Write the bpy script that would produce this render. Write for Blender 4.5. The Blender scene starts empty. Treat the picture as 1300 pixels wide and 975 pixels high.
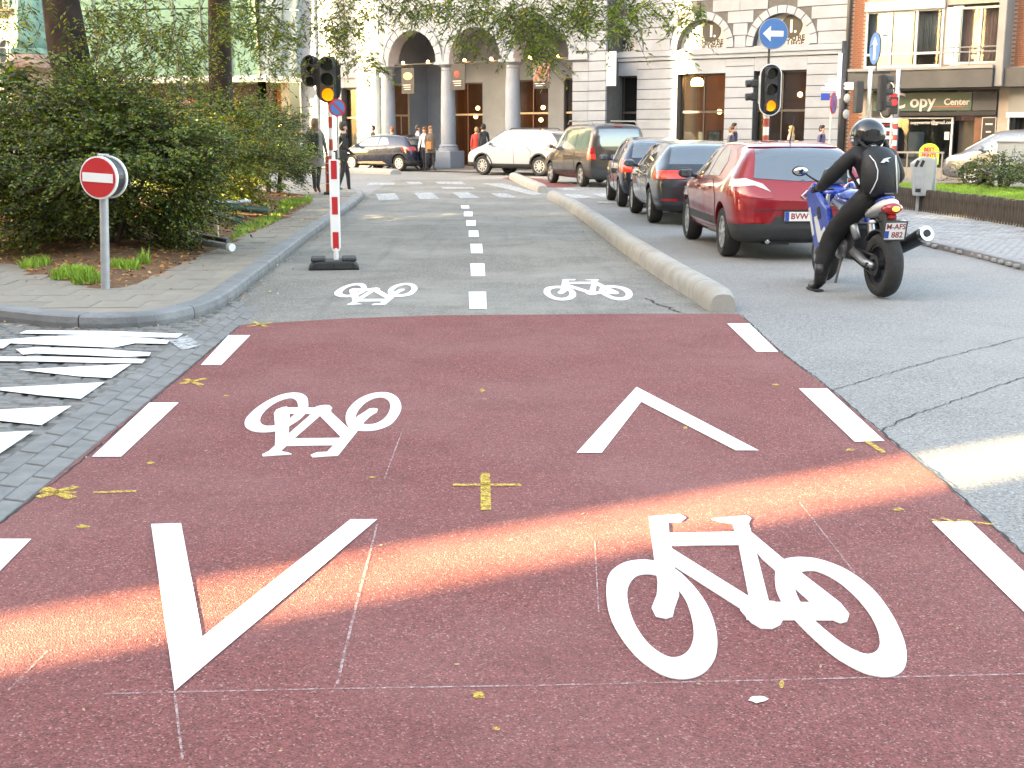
import bpy, bmesh, math, random
from mathutils import Vector, Matrix, Euler
from mathutils.noise import noise as pnoise
R = math.radians
random.seed(7)
SC = bpy.context.scene
COL = SC.collection
# ------------------------------------------------------------------ camera
CAM_H = 1.6
PITCH = R(11.38)
FPX = 1600.0
cd = bpy.data.cameras.new('camera')
cam = bpy.data.objects.new('camera', cd)
COL.objects.link(cam)
cam.location = (0, 0, CAM_H)
cam.rotation_euler = (math.pi / 2 - PITCH, 0, 0)
cd.sensor_width = 36.0
cd.lens = FPX / 1300 * 36.0
cd.clip_start = 0.1
cd.clip_end = 2000
SC.camera = cam
# ------------------------------------------------------------------ sky and sun
SUN_EL = R(15.0)
SUN_TO = Vector((0.868, 0.497, 0)).normalized()      # the way the light travels over the ground
world = bpy.data.worlds.new('World')
SC.world = world
world.use_nodes = True
wn = world.node_tree
sky = wn.nodes.new('ShaderNodeTexSky')
sky.sky_type = 'NISHITA'
sky.sun_disc = False
sky.sun_elevation = SUN_EL
sky.sun_rotation = math.atan2(-SUN_TO.x, -SUN_TO.y)
sky.air_density = 0.85
sky.dust_density = 3.0
sky.ozone_density = 0.4
wn.links.new(sky.outputs[0], wn.nodes['Background'].inputs[0])
wn.nodes['Background'].inputs[1].default_value = 0.115
sl = bpy.data.lights.new('sun', 'SUN')
sl.energy = 5.0
sl.angle = R(0.5)
sl.color = (1.0, 0.84, 0.53)
sun = bpy.data.objects.new('sun', sl)
COL.objects.link(sun)
sd = Vector((SUN_TO.x * math.cos(SUN_EL), SUN_TO.y * math.cos(SUN_EL), -math.sin(SUN_EL)))
sun.rotation_euler = sd.to_track_quat('-Z', 'Y').to_euler()
sun.location = (-20, -10, 30)
SC.view_settings.view_transform = 'Standard'
SC.view_settings.look = 'None'
SC.view_settings.exposure = 4.0
SC.view_settings.use_white_balance = True      # set for the blue light of open shade
SC.view_settings.white_balance_temperature = 8500
SC.view_settings.white_balance_tint = 10
SC.view_settings.gamma = 1.0
SC.cycles.max_bounces = 8
SC.cycles.transparent_max_bounces = 12
SC.cycles.use_denoising = True
# ------------------------------------------------------------------ pixel to place
def ray(px, py):
    cx = (px - 650) / FPX
    cy = -(py - 487.5) / FPX
    return Vector((cx, math.cos(PITCH) + cy * math.sin(PITCH), -math.sin(PITCH) + cy * math.cos(PITCH)))
def G(px, py, z=0.0):
    d = ray(px, py)
    t = (z - CAM_H) / d.z
    return Vector((d.x * t, d.y * t, z))
def P(px, py, Y):
    d = ray(px, py)
    t = Y / d.y
    return Vector((d.x * t, Y, CAM_H + d.z * t))
# ------------------------------------------------------------------ materials
def nt(name):
    m = bpy.data.materials.new(name)
    m.use_nodes = True
    t = m.node_tree
    b = t.nodes['Principled BSDF']
    return m, t, b
def mat(name, col, rough=0.6, metal=0.0, var=0.12, scale=6.0, bump=0.0, bscale=40.0, coat=0.0, emit=None, es=0.0, trans=0.0, spec=None, dirt=None, dscale=1.5, damt=0.5):
    m, t, b = nt(name)
    N, L = t.nodes, t.links
    tc = N.new('ShaderNodeTexCoord')
    col = tuple(col) + (1.0,)
    last = None
    if var > 0:
        nz = N.new('ShaderNodeTexNoise'); nz.inputs['Scale'].default_value = scale; nz.inputs['Detail'].default_value = 6
        L.new(tc.outputs['Object'], nz.inputs['Vector'])
        mr = N.new('ShaderNodeMapRange'); mr.inputs[1].default_value = 0.3; mr.inputs[2].default_value = 0.7
        mr.inputs[3].default_value = 1 - var; mr.inputs[4].default_value = 1 + var
        L.new(nz.outputs[0], mr.inputs[0])
        mx = N.new('ShaderNodeVectorMath'); mx.operation = 'SCALE'
        mx.inputs[0].default_value = col[:3]
        L.new(mr.outputs[0], mx.inputs['Scale'])
        last = mx.outputs[0]
    if dirt is not None:
        nz2 = N.new('ShaderNodeTexNoise'); nz2.inputs['Scale'].default_value = dscale; nz2.inputs['Detail'].default_value = 9; nz2.inputs['Roughness'].default_value = 0.65
        L.new(tc.outputs['Object'], nz2.inputs['Vector'])
        mr2 = N.new('ShaderNodeMapRange'); mr2.inputs[1].default_value = 0.45; mr2.inputs[2].default_value = 0.72; mr2.inputs[4].default_value = damt
        L.new(nz2.outputs[0], mr2.inputs[0])
        mm = N.new('ShaderNodeMix'); mm.data_type = 'RGBA'
        L.new(mr2.outputs[0], mm.inputs[0])
        if last: L.new(last, mm.inputs[6])
        else: mm.inputs[6].default_value = col
        mm.inputs[7].default_value = tuple(dirt) + (1.0,)
        last = mm.outputs[2]
    if last: L.new(last, b.inputs['Base Color'])
    else: b.inputs['Base Color'].default_value = col
    b.inputs['Roughness'].default_value = rough
    b.inputs['Metallic'].default_value = metal
    if coat: b.inputs['Coat Weight'].default_value = coat; b.inputs['Coat Roughness'].default_value = 0.04
    if trans: b.inputs['Transmission Weight'].default_value = trans
    if spec is not None: b.inputs['Specular IOR Level'].default_value = spec
    if emit: b.inputs['Emission Color'].default_value = tuple(emit) + (1,); b.inputs['Emission Strength'].default_value = es
    if bump:
        nb = N.new('ShaderNodeTexNoise'); nb.inputs['Scale'].default_value = bscale; nb.inputs['Detail'].default_value = 5
        L.new(tc.outputs['Object'], nb.inputs['Vector'])
        bp = N.new('ShaderNodeBump'); bp.inputs['Strength'].default_value = bump; bp.inputs['Distance'].default_value = 0.02
        L.new(nb.outputs[0], bp.inputs['Height']); L.new(bp.outputs[0], b.inputs['Normal'])
    return m
# ------------------------------------------------------------------ mesh builder
class MB:
    def __init__(s): s.v = []; s.f = []
    def add(s, vs, fs):
        o = len(s.v); s.v += [tuple(v) for v in vs]; s.f += [tuple(i + o for i in f) for f in fs]; return s
    def box(s, c, d, rz=0.0, M=None):
        hx, hy, hz = d[0] / 2, d[1] / 2, d[2] / 2
        vs = [Vector((x * hx, y * hy, z * hz)) for x in (-1, 1) for y in (-1, 1) for z in (-1, 1)]
        if rz: q = Matrix.Rotation(rz, 3, 'Z'); vs = [q @ v for v in vs]
        if M is not None: vs = [M @ v for v in vs]
        vs = [v + Vector(c) for v in vs]
        return s.add(vs, [(0, 1, 3, 2), (4, 6, 7, 5), (0, 4, 5, 1), (2, 3, 7, 6), (0, 2, 6, 4), (1, 5, 7, 3)])
    def tube(s, a, b, r0, r1=None, n=12, cap=True):
        a, b = Vector(a), Vector(b); r1 = r0 if r1 is None else r1
        d = (b - a).normalized()
        u = d.orthogonal().normalized(); w = d.cross(u)
        vs = []
        for p, r in ((a, r0), (b, r1)):
            for i in range(n):
                t = 2 * math.pi * i / n
                vs.append(p + (u * math.cos(t) + w * math.sin(t)) * r)
        fs = [(i, (i + 1) % n, n + (i + 1) % n, n + i) for i in range(n)]
        if cap: fs += [tuple(range(n - 1, -1, -1)), tuple(range(n, 2 * n))]
        return s.add(vs, fs)
    def path(s, pts, rad, n=8):
        pts = [Vector(p) for p in pts]
        rr = rad if isinstance(rad, (list, tuple)) else [rad] * len(pts)
        vs = []; u = None
        for i, p in enumerate(pts):
            d = (pts[min(i + 1, len(pts) - 1)] - pts[max(i - 1, 0)]).normalized()
            u = d.orthogonal().normalized() if u is None else (u - d * u.dot(d)).normalized()
            w = d.cross(u)
            for k in range(n):
                t = 2 * math.pi * k / n
                vs.append(p + (u * math.cos(t) + w * math.sin(t)) * rr[i])
        fs = []
        for i in range(len(pts) - 1):
            for k in range(n):
                fs.append((i * n + k, i * n + (k + 1) % n, (i + 1) * n + (k + 1) % n, (i + 1) * n + k))
        fs += [tuple(range(n - 1, -1, -1)), tuple(range((len(pts) - 1) * n, len(pts) * n))]
        return s.add(vs, fs)
    def lathe(s, prof, c=(0, 0, 0), axis='Z', n=20, closed=False):
        vs = []
        for r, h in prof:
            for i in range(n):
                t = 2 * math.pi * i / n
                x, y = r * math.cos(t), r * math.sin(t)
                v = {'Z': (x, y, h), 'Y': (x, h, y), 'X': (h, x, y)}[axis]
                vs.append(Vector(v) + Vector(c))
        m = len(prof); fs = []
        rng = m if closed else m - 1
        for j in range(rng):
            for i in range(n):
                a, b2 = j * n, ((j + 1) % m) * n
                fs.append((a + i, a + (i + 1) % n, b2 + (i + 1) % n, b2 + i))
        if not closed: fs += [tuple(range(n - 1, -1, -1)), tuple(range((m - 1) * n, m * n))]
        return s.add(vs, fs)
    def prism(s, poly, z0, z1, axis='Z'):
        n = len(poly); vs = []
        for z in (z0, z1):
            for a, b in poly:
                vs.append({'Z': (a, b, z), 'Y': (a, z, b), 'X': (z, a, b)}[axis])
        fs = [(i, (i + 1) % n, n + (i + 1) % n, n + i) for i in range(n)] + [tuple(range(n - 1, -1, -1)), tuple(range(n, 2 * n))]
        return s.add(vs, fs)
    def ring(s, outer, inner, z0, z1, axis='Z'):
        n = len(outer); vs = []
        for z in (z0, z1):
            for pl in (outer, inner):
                for a, b in pl:
                    vs.append({'Z': (a, b, z), 'Y': (a, z, b), 'X': (z, a, b)}[axis])
        o0, i0, o1, i1 = 0, n, 2 * n, 3 * n; fs = []
        for k in range(n):
            j = (k + 1) % n
            fs += [(o0 + k, o0 + j, o1 + j, o1 + k), (i0 + j, i0 + k, i1 + k, i1 + j), (o1 + k, o1 + j, i1 + j, i1 + k), (o0 + j, o0 + k, i0 + k, i0 + j)]
        return s.add(vs, fs)
    def ball(s, c, r, nu=12, nv=8):
        r = (r, r, r) if not isinstance(r, (tuple, list)) else r
        prof = []
        vs = []; fs = []
        for j in range(1, nv):
            ph = math.pi * j / nv
            for i in range(nu):
                t = 2 * math.pi * i / nu
                vs.append((c[0] + r[0] * math.sin(ph) * math.cos(t), c[1] + r[1] * math.sin(ph) * math.sin(t), c[2] + r[2] * math.cos(ph)))
        top, bot = len(vs), len(vs) + 1
        vs += [(c[0], c[1], c[2] + r[2]), (c[0], c[1], c[2] - r[2])]
        for j in range(nv - 2):
            for i in range(nu):
                k = (i + 1) % nu
                fs.append((j * nu + i, (j + 1) * nu + i, (j + 1) * nu + k, j * nu + k))
        for i in range(nu):
            k = (i + 1) % nu
            fs.append((top, i, k)); fs.append((bot, (nv - 2) * nu + k, (nv - 2) * nu + i))
        return s.add(vs, fs)
    def mesh(s, name, m=None, smooth=False, bevel=0.0, seg=1, fix=True, auto=None):
        me = bpy.data.meshes.new(name)
        me.from_pydata(s.v, [], s.f)
        if fix or bevel:
            bm = bmesh.new(); bm.from_mesh(me)
            if fix: bmesh.ops.recalc_face_normals(bm, faces=bm.faces)
            if bevel:
                es = [e for e in bm.edges if len(e.link_faces) == 2 and e.calc_face_angle(0) > 0.5]
                bmesh.ops.bevel(bm, geom=es, offset=bevel, segments=seg, affect='EDGES', profile=0.6, clamp_overlap=True)
            bm.to_mesh(me); bm.free()
        if m: me.materials.append(m)
        if smooth:
            for p in me.polygons: p.use_smooth = True
            if auto: sharp(me, auto)
        return me
    def build(s, name, m=None, parent=None, smooth=False, bevel=0.0, seg=1, fix=True, auto=None):
        return link(name, s.mesh(name, m, smooth, bevel, seg, fix, auto), parent)
def sharp(me, ang=35):
    bm = bmesh.new(); bm.from_mesh(me)
    for e in bm.edges:
        e.smooth = not (len(e.link_faces) != 2 or e.calc_face_angle(0) > R(ang))
    bm.to_mesh(me); bm.free()
def link(name, me, parent=None):
    o = bpy.data.objects.new(name, me); COL.objects.link(o)
    if parent is not None: o.parent = parent
    return o
def tag(o, label, cat, group=None):
    o['label'] = label; o['category'] = cat
    if group: o['group'] = group
    return o
def thing(name, label, cat, loc=(0, 0, 0), rz=0.0, group=None):
    o = bpy.data.objects.new(name, None); COL.objects.link(o)
    o.location = loc; o.rotation_euler = (0, 0, rz); o.empty_display_size = 0.2
    return tag(o, label, cat, group)
def struct(o): o['kind'] = 'structure'; return o
def stuff(o): o['kind'] = 'stuff'; return o
KIDS = {}
def copy_tree(o, parent=None, kids=None):
    c = o.copy(); COL.objects.link(c)
    if parent is not None: c.parent = parent
    for ch in [x for x in COL.objects if x.parent == o]: copy_tree(ch, c)
    return c
WORK = bpy.data.scenes.new('workbench')      # a bare scene, so that evaluating one mesh does not touch the street
def evaluated(o):
    WORK.view_layers[0].update()
    dg = WORK.view_layers[0].depsgraph
    return bpy.data.meshes.new_from_object(o.evaluated_get(dg), preserve_all_data_layers=False, depsgraph=dg)
def boolean(me_a, me_b, op, solver='MANIFOLD'):
    oa = bpy.data.objects.new('tmp_a', me_a); ob = bpy.data.objects.new('tmp_b', me_b)
    WORK.collection.objects.link(oa); WORK.collection.objects.link(ob)
    md = oa.modifiers.new('b', 'BOOLEAN'); md.operation = op; md.object = ob; md.solver = solver
    r = evaluated(oa)
    bpy.data.objects.remove(oa); bpy.data.objects.remove(ob)
    return r
def with_mods(me, mods):
    o = bpy.data.objects.new('tmp', me); WORK.collection.objects.link(o)
    for kind, kw in mods:
        md = o.modifiers.new('m', kind)
        for k, v in kw.items(): setattr(md, k, v)
    r = evaluated(o); bpy.data.objects.remove(o)
    return r
def text_mesh(body, size, depth=0.002, align='CENTER', bold=0.0):
    cu = bpy.data.curves.new('t', 'FONT'); cu.body = body; cu.size = size; cu.extrude = depth; cu.align_x = align; cu.align_y = 'CENTER'
    cu.offset = bold; cu.resolution_u = 3
    o = bpy.data.objects.new('t', cu); WORK.collection.objects.link(o)
    me = evaluated(o); bpy.data.objects.remove(o)
    me.materials.clear()
    return me
def text(name, body, size, M, m, parent, loc, rot, depth=0.002, align='CENTER', bold=0.0):
    me = text_mesh(body, size, depth, align, bold); me.materials.append(m)
    o = link(name, me, parent); o.location = loc; o.rotation_euler = rot
    return o
def lerp(a, b, t): return a + (b - a) * t
def interp(pts, x):
    if x <= pts[0][0]: return pts[0][1]
    for (x0, y0), (x1, y1) in zip(pts, pts[1:]):
        if x <= x1: return lerp(y0, y1, (x - x0) / (x1 - x0))
    return pts[-1][1]
def inpoly(x, y, poly):
    c = False; n = len(poly)
    for i in range(n):
        x0, y0 = poly[i]; x1, y1 = poly[(i + 1) % n]
        if (y0 > y) != (y1 > y) and x < (x1 - x0) * (y - y0) / (y1 - y0) + x0: c = not c
    return c
def circ(cx, cy, r, n=24, ry=None):
    ry = r if ry is None else ry
    return [(cx + r * math.cos(2 * math.pi * i / n), cy + ry * math.sin(2 * math.pi * i / n)) for i in range(n)]
# ================================================================== surface materials
def asphalt(name, c1, c2, speck, grain=120.0, patch=0.6, pamt=0.25, pcol=(0.3, 0.3, 0.3), bump=0.35, rough=0.85, streak=False):
    m, t, b = nt(name); N, L = t.nodes, t.links
    tc = N.new('ShaderNodeTexCoord')
    def noise(sc, det=5, ro=0.6):
        n = N.new('ShaderNodeTexNoise'); n.inputs['Scale'].default_value = sc; n.inputs['Detail'].default_value = det; n.inputs['Roughness'].default_value = ro
        L.new(tc.outputs['Object'], n.inputs['Vector']); return n
    def rng(src, a, b_, c=0.0, d=1.0):
        r = N.new('ShaderNodeMapRange'); r.inputs[1].default_value = a; r.inputs[2].default_value = b_; r.inputs[3].default_value = c; r.inputs[4].default_value = d
        L.new(src, r.inputs[0]); return r.outputs[0]
    def mix(f, a, b_):
        x = N.new('ShaderNodeMix'); x.data_type = 'RGBA'; L.new(f, x.inputs[0])
        for s, v in ((6, a), (7, b_)):
            if isinstance(v, tuple): x.inputs[s].default_value = v + (1,)
            else: L.new(v, x.inputs[s])
        return x.outputs[2]
    vo = N.new('ShaderNodeTexVoronoi'); vo.inputs['Scale'].default_value = grain; L.new(tc.outputs['Object'], vo.inputs['Vector'])
    sep = N.new('ShaderNodeSeparateColor'); L.new(vo.outputs['Color'], sep.inputs[0])
    base = mix(sep.outputs[0], c1, c2)
    base = mix(rng(sep.outputs[1], 0.90, 0.96), base, speck)
    base = mix(rng(sep.outputs[2], 0.80, 0.90, 0, 0.75), base, tuple(x * 0.3 for x in c1))
    base = mix(rng(noise(grain * 0.35, 3).outputs[0], 0.36, 0.52, 0.45, 0.0), base, tuple(x * 0.45 for x in c1))
    base = mix(rng(noise(patch, 8, 0.65).outputs[0], 0.42, 0.7, 0, pamt), base, pcol)
    base = mix(rng(noise(patch * 4.3, 6, 0.7).outputs[0], 0.5, 0.75, 0, pamt * 0.8), base, tuple(x * 0.6 for x in c1))
    if streak:
        mp = N.new('ShaderNodeMapping'); mp.inputs['Scale'].default_value = (5.0, 0.35, 1); L.new(tc.outputs['Object'], mp.inputs[0])
        ns = N.new('ShaderNodeTexNoise'); ns.inputs['Scale'].default_value = 1.0; ns.inputs['Detail'].default_value = 5; L.new(mp.outputs[0], ns.inputs['Vector'])
        base = mix(rng(ns.outputs[0], 0.55, 0.75, 0, 0.35), base, tuple(x * 0.5 for x in c1))
    L.new(base, b.inputs['Base Color']); b.inputs['Roughness'].default_value = rough
    bp = N.new('ShaderNodeBump'); bp.inputs['Strength'].default_value = bump; bp.inputs['Distance'].default_value = 0.004
    L.new(vo.outputs['Distance'], bp.inputs['Height']); L.new(bp.outputs[0], b.inputs['Normal'])
    return m
def worn(name, col, lo, hi, scale=30.0, rough=0.7, solid=1.0):
    m, t, b = nt(name); N, L = t.nodes, t.links
    tc = N.new('ShaderNodeTexCoord')
    n = N.new('ShaderNodeTexNoise'); n.inputs['Scale'].default_value = scale; n.inputs['Detail'].default_value = 7; n.inputs['Roughness'].default_value = 0.75
    L.new(tc.outputs['Object'], n.inputs['Vector'])
    r = N.new('ShaderNodeMapRange'); r.inputs[1].default_value = lo; r.inputs[2].default_value = hi; r.inputs[4].default_value = solid
    L.new(n.outputs[0], r.inputs[0]); L.new(r.outputs[0], b.inputs['Alpha'])
    n2 = N.new('ShaderNodeTexNoise'); n2.inputs['Scale'].default_value = 3.0; n2.inputs['Detail'].default_value = 8
    L.new(tc.outputs['Object'], n2.inputs['Vector'])
    r2 = N.new('ShaderNodeMapRange'); r2.inputs[1].default_value = 0.3; r2.inputs[2].default_value = 0.7; r2.inputs[3].default_value = 0.9; r2.inputs[4].default_value = 1.05
    L.new(n2.outputs[0], r2.inputs[0])
    v = N.new('ShaderNodeVectorMath'); v.operation = 'SCALE'; v.inputs[0].default_value = col; L.new(r2.outputs[0], v.inputs['Scale'])
    L.new(v.outputs[0], b.inputs['Base Color']); b.inputs['Roughness'].default_value = rough
    return m
M = {}
M['road'] = asphalt('road_asphalt', (0.205, 0.2, 0.19), (0.285, 0.276, 0.262), (0.38, 0.37, 0.35), 110, 0.35, 0.35, (0.33, 0.325, 0.315), 0.3)
M['path'] = asphalt('path_asphalt', (0.165, 0.152, 0.130), (0.225, 0.208, 0.18), (0.34, 0.32, 0.285), 90, 0.55, 0.75, (0.30, 0.282, 0.245), 0.3, streak=True)
M['red'] = asphalt('red_asphalt', (0.165, 0.037, 0.032), (0.285, 0.08, 0.072), (0.40, 0.21, 0.19), 170, 0.5, 0.45, (0.28, 0.135, 0.125), 0.8, 0.85)
M['paint'] = worn('road_paint', (0.86, 0.86, 0.85), 0.16, 0.22, 60, 0.55)
M['paint_worn'] = worn('worn_road_paint', (0.5, 0.5, 0.49), 0.33, 0.58, 14, 0.65)
M['paint_cobble'] = worn('paint_on_setts', (0.84, 0.84, 0.83), 0.30, 0.36, 16, 0.6)
M['spray'] = worn('yellow_spray', (0.72, 0.5, 0.06), 0.34, 0.62, 55, 0.7, 0.95)
M['chalk'] = worn('chalk_line', (0.55, 0.44, 0.42), 0.40, 0.62, 45, 0.9, 0.75)
M['crack'] = mat('crack', (0.035, 0.033, 0.03), 0.95, var=0.3)
M['sett'] = mat('sett_stone', (0.165, 0.16, 0.15), 0.7, var=0.35, scale=3.5, bump=0.5, bscale=30, dirt=(0.30, 0.26, 0.22), dscale=2.0)
M['sett2'] = mat('sett_stone_grey', (0.27, 0.28, 0.285), 0.7, var=0.25, scale=3.0, bump=0.4, bscale=40)
M['mortar'] = mat('joint_sand', (0.15, 0.14, 0.12), 0.95, var=0.3, scale=20)
M['gutter'] = mat('gutter_concrete', (0.19, 0.188, 0.18), 0.8, var=0.16, scale=8, bump=0.3, bscale=90, dirt=(0.11, 0.11, 0.105), dscale=2.2)
M['slab'] = mat('pavement_slab', (0.27, 0.235, 0.19), 0.85, var=0.14, scale=4, bump=0.3, bscale=60, dirt=(0.15, 0.14, 0.12), dscale=1.6)
M['kerb'] = mat('kerb_bluestone', (0.17, 0.173, 0.175), 0.6, var=0.2, scale=5, bump=0.35, bscale=35, dirt=(0.3, 0.3, 0.29), dscale=2.4)
M['concrete'] = mat('pale_concrete', (0.36, 0.34, 0.305), 0.85, var=0.08, scale=6, bump=0.3, bscale=70, dirt=(0.24, 0.205, 0.16), dscale=2.6, damt=0.6)
M['soil'] = mat('bare_soil', (0.14, 0.068, 0.03), 0.95, var=0.35, scale=5, bump=0.9, bscale=25, dirt=(0.2, 0.11, 0.05), dscale=3)
M['leaflit'] = mat('fallen_leaf', (0.42, 0.17, 0.045), 0.8, var=0.6, scale=1.3)
M['leaflit2'] = mat('fallen_leaf_pale', (0.42, 0.31, 0.17), 0.8, var=0.4, scale=1.3)
# ================================================================== ground and roads
def sheet(name, pts, z, m, parent=None, rel=0.0):
    pts = [Vector(p) for p in pts]
    me = bpy.data.meshes.new(name)
    me.from_pydata([(p.x, p.y, z) for p in pts], [], [tuple(range(len(pts)))])
    bm = bmesh.new(); bm.from_mesh(me)
    bmesh.ops.recalc_face_normals(bm, faces=bm.faces)
    for f in bm.faces:
        if f.normal.z < 0: f.normal_flip()
    bmesh.ops.triangulate(bm, faces=bm.faces)
    bm.to_mesh(me); bm.free(); me.materials.append(m)
    return link(name, me, parent)
ground = struct(sheet('ground', [(-500, -500, 0), (500, -500, 0), (500, 500, 0), (-500, 500, 0)], -0.004, M['road']))
def ext(a, b, Y):
    t = (Y - a.y) / (b.y - a.y); return a + (b - a) * t
# red cycle crossing
rl0, rl1 = G(307, 413), G(0, 666)
rr = [G(938, 399), G(990, 447), G(1060, 500), G(1125, 556), G(1190, 607), G(1300, 705)]
red_pts = [rl0] + [G(340, 411), G(440, 405), G(560, 401), G(700, 400), G(820, 399)] + rr + [ext(rr[-2], rr[-1], -3), ext(rl0, rl1, -3)]
red = struct(sheet('red_cycle_crossing', red_pts, 0.006, M['red']))
# grey cycle path between the kerbs
path_pts = [G(300, 420), G(262, 436), G(300, 380), G(340, 345), G(400, 298), G(445, 264), G(462, 250), G(500, 228), G(640, 228), G(692, 249), G(760, 290), G(850, 355), G(915, 398), G(930, 402)]
cpath = struct(sheet('cycle_path', path_pts, 0.001, M['path']))
farred = struct(sheet('red_lane_patch', [G(638, 226), G(655, 223), G(700, 229), G(735, 236), G(712, 239), G(672, 236)], 0.002, M['red']))
def mark(name, px, m=None, parent=None, z=0.010):
    return sheet(name, [G(x, y) for x, y in px], z, m or M['paint'], parent or red)
for q in ([(255, 465), (281, 465), (318, 427), (290, 427)], [(117, 582), (154, 582), (227, 513), (190, 513)], [(-115, 790), (-60, 790), (40, 687), (-7, 687)],
          [(923, 412), (951, 412), (988, 448), (960, 448)], [(1014, 495), (1050, 495), (1123, 562), (1085, 563)], [(1183, 665), (1232, 665), (1375, 800), (1320, 800)]):
    mark('edge_dash', q)
mark('chevron', [(808, 493), (963, 574), (934, 574), (814, 512), (764, 577), (732, 577)])
mark('chevron', [(192, 668), (230, 667), (257, 812), (445, 662), (479, 662), (222, 881)])
for q in ([(595, 371), (617, 371), (618, 393), (596, 393)], [(597, 335), (615, 335), (616, 351), (598, 351)], [(597, 310), (612, 310), (613, 322), (598, 322)],
          [(595, 293), (607, 293), (608, 301), (595, 301)], [(592, 280), (604, 280), (604, 287), (592, 287)], [(589, 269), (600, 269), (600, 275), (589, 275)], [(585, 261), (595, 261), (596, 265), (586, 265)]):
    mark('centre_dash', q, parent=cpath, z=0.006)
mark('chalk_line', [(605, 275), (606, 275), (606.8, 371), (605.6, 371)], M['chalk'], cpath, 0.0045)
def zpx(pts, s, ox, oy): return [(ox + x / s, oy + y / s) for x, y in pts]
for q in ([(335, 200), (440, 197), (465, 232), (350, 236)], [(545, 195), (640, 192), (685, 228), (575, 230)], [(755, 193), (845, 193), (905, 222), (800, 225)], [(965, 198), (1050, 198), (1110, 220), (1020, 222)]):
    mark('zebra_bar', zpx(q, 4.333, 400, 200), M['paint_worn'], cpath, 0.006)
for q in ([(712, 247), (735, 247), (757, 252), (722, 252)], [(752, 246), (775, 246), (790, 251), (765, 251)], [(706, 238.5), (722, 238.5), (739, 242), (716, 242)],
          [(612, 233), (640, 233), (690, 247), (676, 248)], [(468, 232), (502, 232), (500, 235), (466, 235)], [(515, 231), (532, 231), (538, 234), (520, 234)], [(552, 231), (586, 231), (592, 234.5), (556, 233.5)],
          [(735, 233), (752, 233), (766, 236), (748, 236.5)], [(760, 256), (800, 257), (800, 259), (758, 258)], [(560, 238), (600, 238), (604, 240), (562, 240)]):
    mark('crossing_bar', q, M['paint_worn'], ground, 0.008)
# ---- bicycle symbol, traced once, then turned and set down four times
ZB = 1300 / 420.0
def bz(pts): return [G(760 + x / ZB, 620 + y / ZB) for x, y in pts]
w1o = [(28, 420), (36, 345), (90, 303), (150, 290), (215, 292), (300, 322), (370, 388), (430, 470), (462, 560), (468, 640), (450, 700), (400, 750), (320, 766), (240, 745), (150, 680), (80, 590), (40, 510)]
w1i = [(110, 430), (116, 390), (140, 356), (175, 346), (230, 350), (290, 385), (340, 440), (365, 510), (376, 580), (366, 630), (345, 660), (315, 676), (280, 678), (240, 660), (190, 620), (145, 555), (120, 490)]
w2o = [(690, 360), (700, 310), (730, 285), (800, 278), (880, 290), (980, 330), (1080, 405), (1150, 500), (1195, 590), (1212, 660), (1205, 720), (1165, 750), (1110, 755), (1040, 740), (930, 680), (840, 600), (760, 520), (700, 430)]
w2i = [(765, 390), (770, 355), (785, 341), (815, 333), (860, 335), (930, 368), (1000, 425), (1060, 495), (1095, 560), (1107, 615), (1098, 648), (1075, 662), (1050, 665), (1010, 652), (950, 618), (880, 560), (830, 515), (785, 450)]
strokes = [
    [(198, 122), (272, 118), (276, 180), (287, 250), (300, 330), (316, 430), (298, 480), (290, 515), (262, 523), (225, 515), (208, 480), (228, 430), (232, 380), (218, 290), (210, 220)],
    [(197, 121), (320, 111), (343, 124), (325, 139), (215, 146)],
    [(240, 186), (575, 180), (580, 231), (245, 235)],
    [(250, 232), (290, 248), (606, 446), (575, 495), (300, 318), (240, 280)],
    [(525, 140), (586, 138), (602, 190), (672, 470), (600, 490), (550, 232)],
    [(445, 128), (583, 117), (599, 127), (586, 152), (480, 139)],
    [(565, 190), (600, 182), (720, 283), (950, 462), (984, 505), (975, 534), (948, 541), (900, 520), (640, 285)],
    [(590, 458), (900, 459), (960, 500), (940, 530), (580, 527)],
    [(555, 488), (600, 540), (640, 562), (680, 563), (712, 548), (735, 505), (690, 455), (600, 450)]]
def prism_mesh(poly, z0, z1): return MB().prism([(p.x, p.y) for p in poly], z0, z1).mesh('x')
def ring_mesh(o, i, z0, z1): return MB().ring([(p.x, p.y) for p in o], [(p.x, p.y) for p in i], z0, z1).mesh('x')
def smooth_poly(pts, k=2):
    for _ in range(k):
        q = []
        for a, b in zip(pts, pts[1:] + pts[:1]):
            q += [a * 0.75 + b * 0.25, a * 0.25 + b * 0.75]
        pts = q
    return pts
bike_me = ring_mesh(smooth_poly(bz(w1o)), smooth_poly(bz(w1i)), 0, 0.004)
bike_me = boolean(bike_me, ring_mesh(smooth_poly(bz(w2o)), smooth_poly(bz(w2i)), 0, 0.004), 'UNION')
for s_ in strokes: bike_me = boolean(bike_me, prism_mesh(bz(s_), 0, 0.004), 'UNION')
bxs = [v.co.x for v in bike_me.vertices]; bys = [v.co.y for v in bike_me.vertices]
bc = Vector(((min(bxs) + max(bxs)) / 2, (min(bys) + max(bys)) / 2, 0)); bw, bl = max(bxs) - min(bxs), max(bys) - min(bys)
for v in bike_me.vertices: v.co -= bc
bike_me.materials.clear(); bike_me.materials.append(M['paint'])
bo = link('bicycle_symbol', bike_me, red); bo.location = (bc.x, bc.y, 0.0075)
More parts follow.
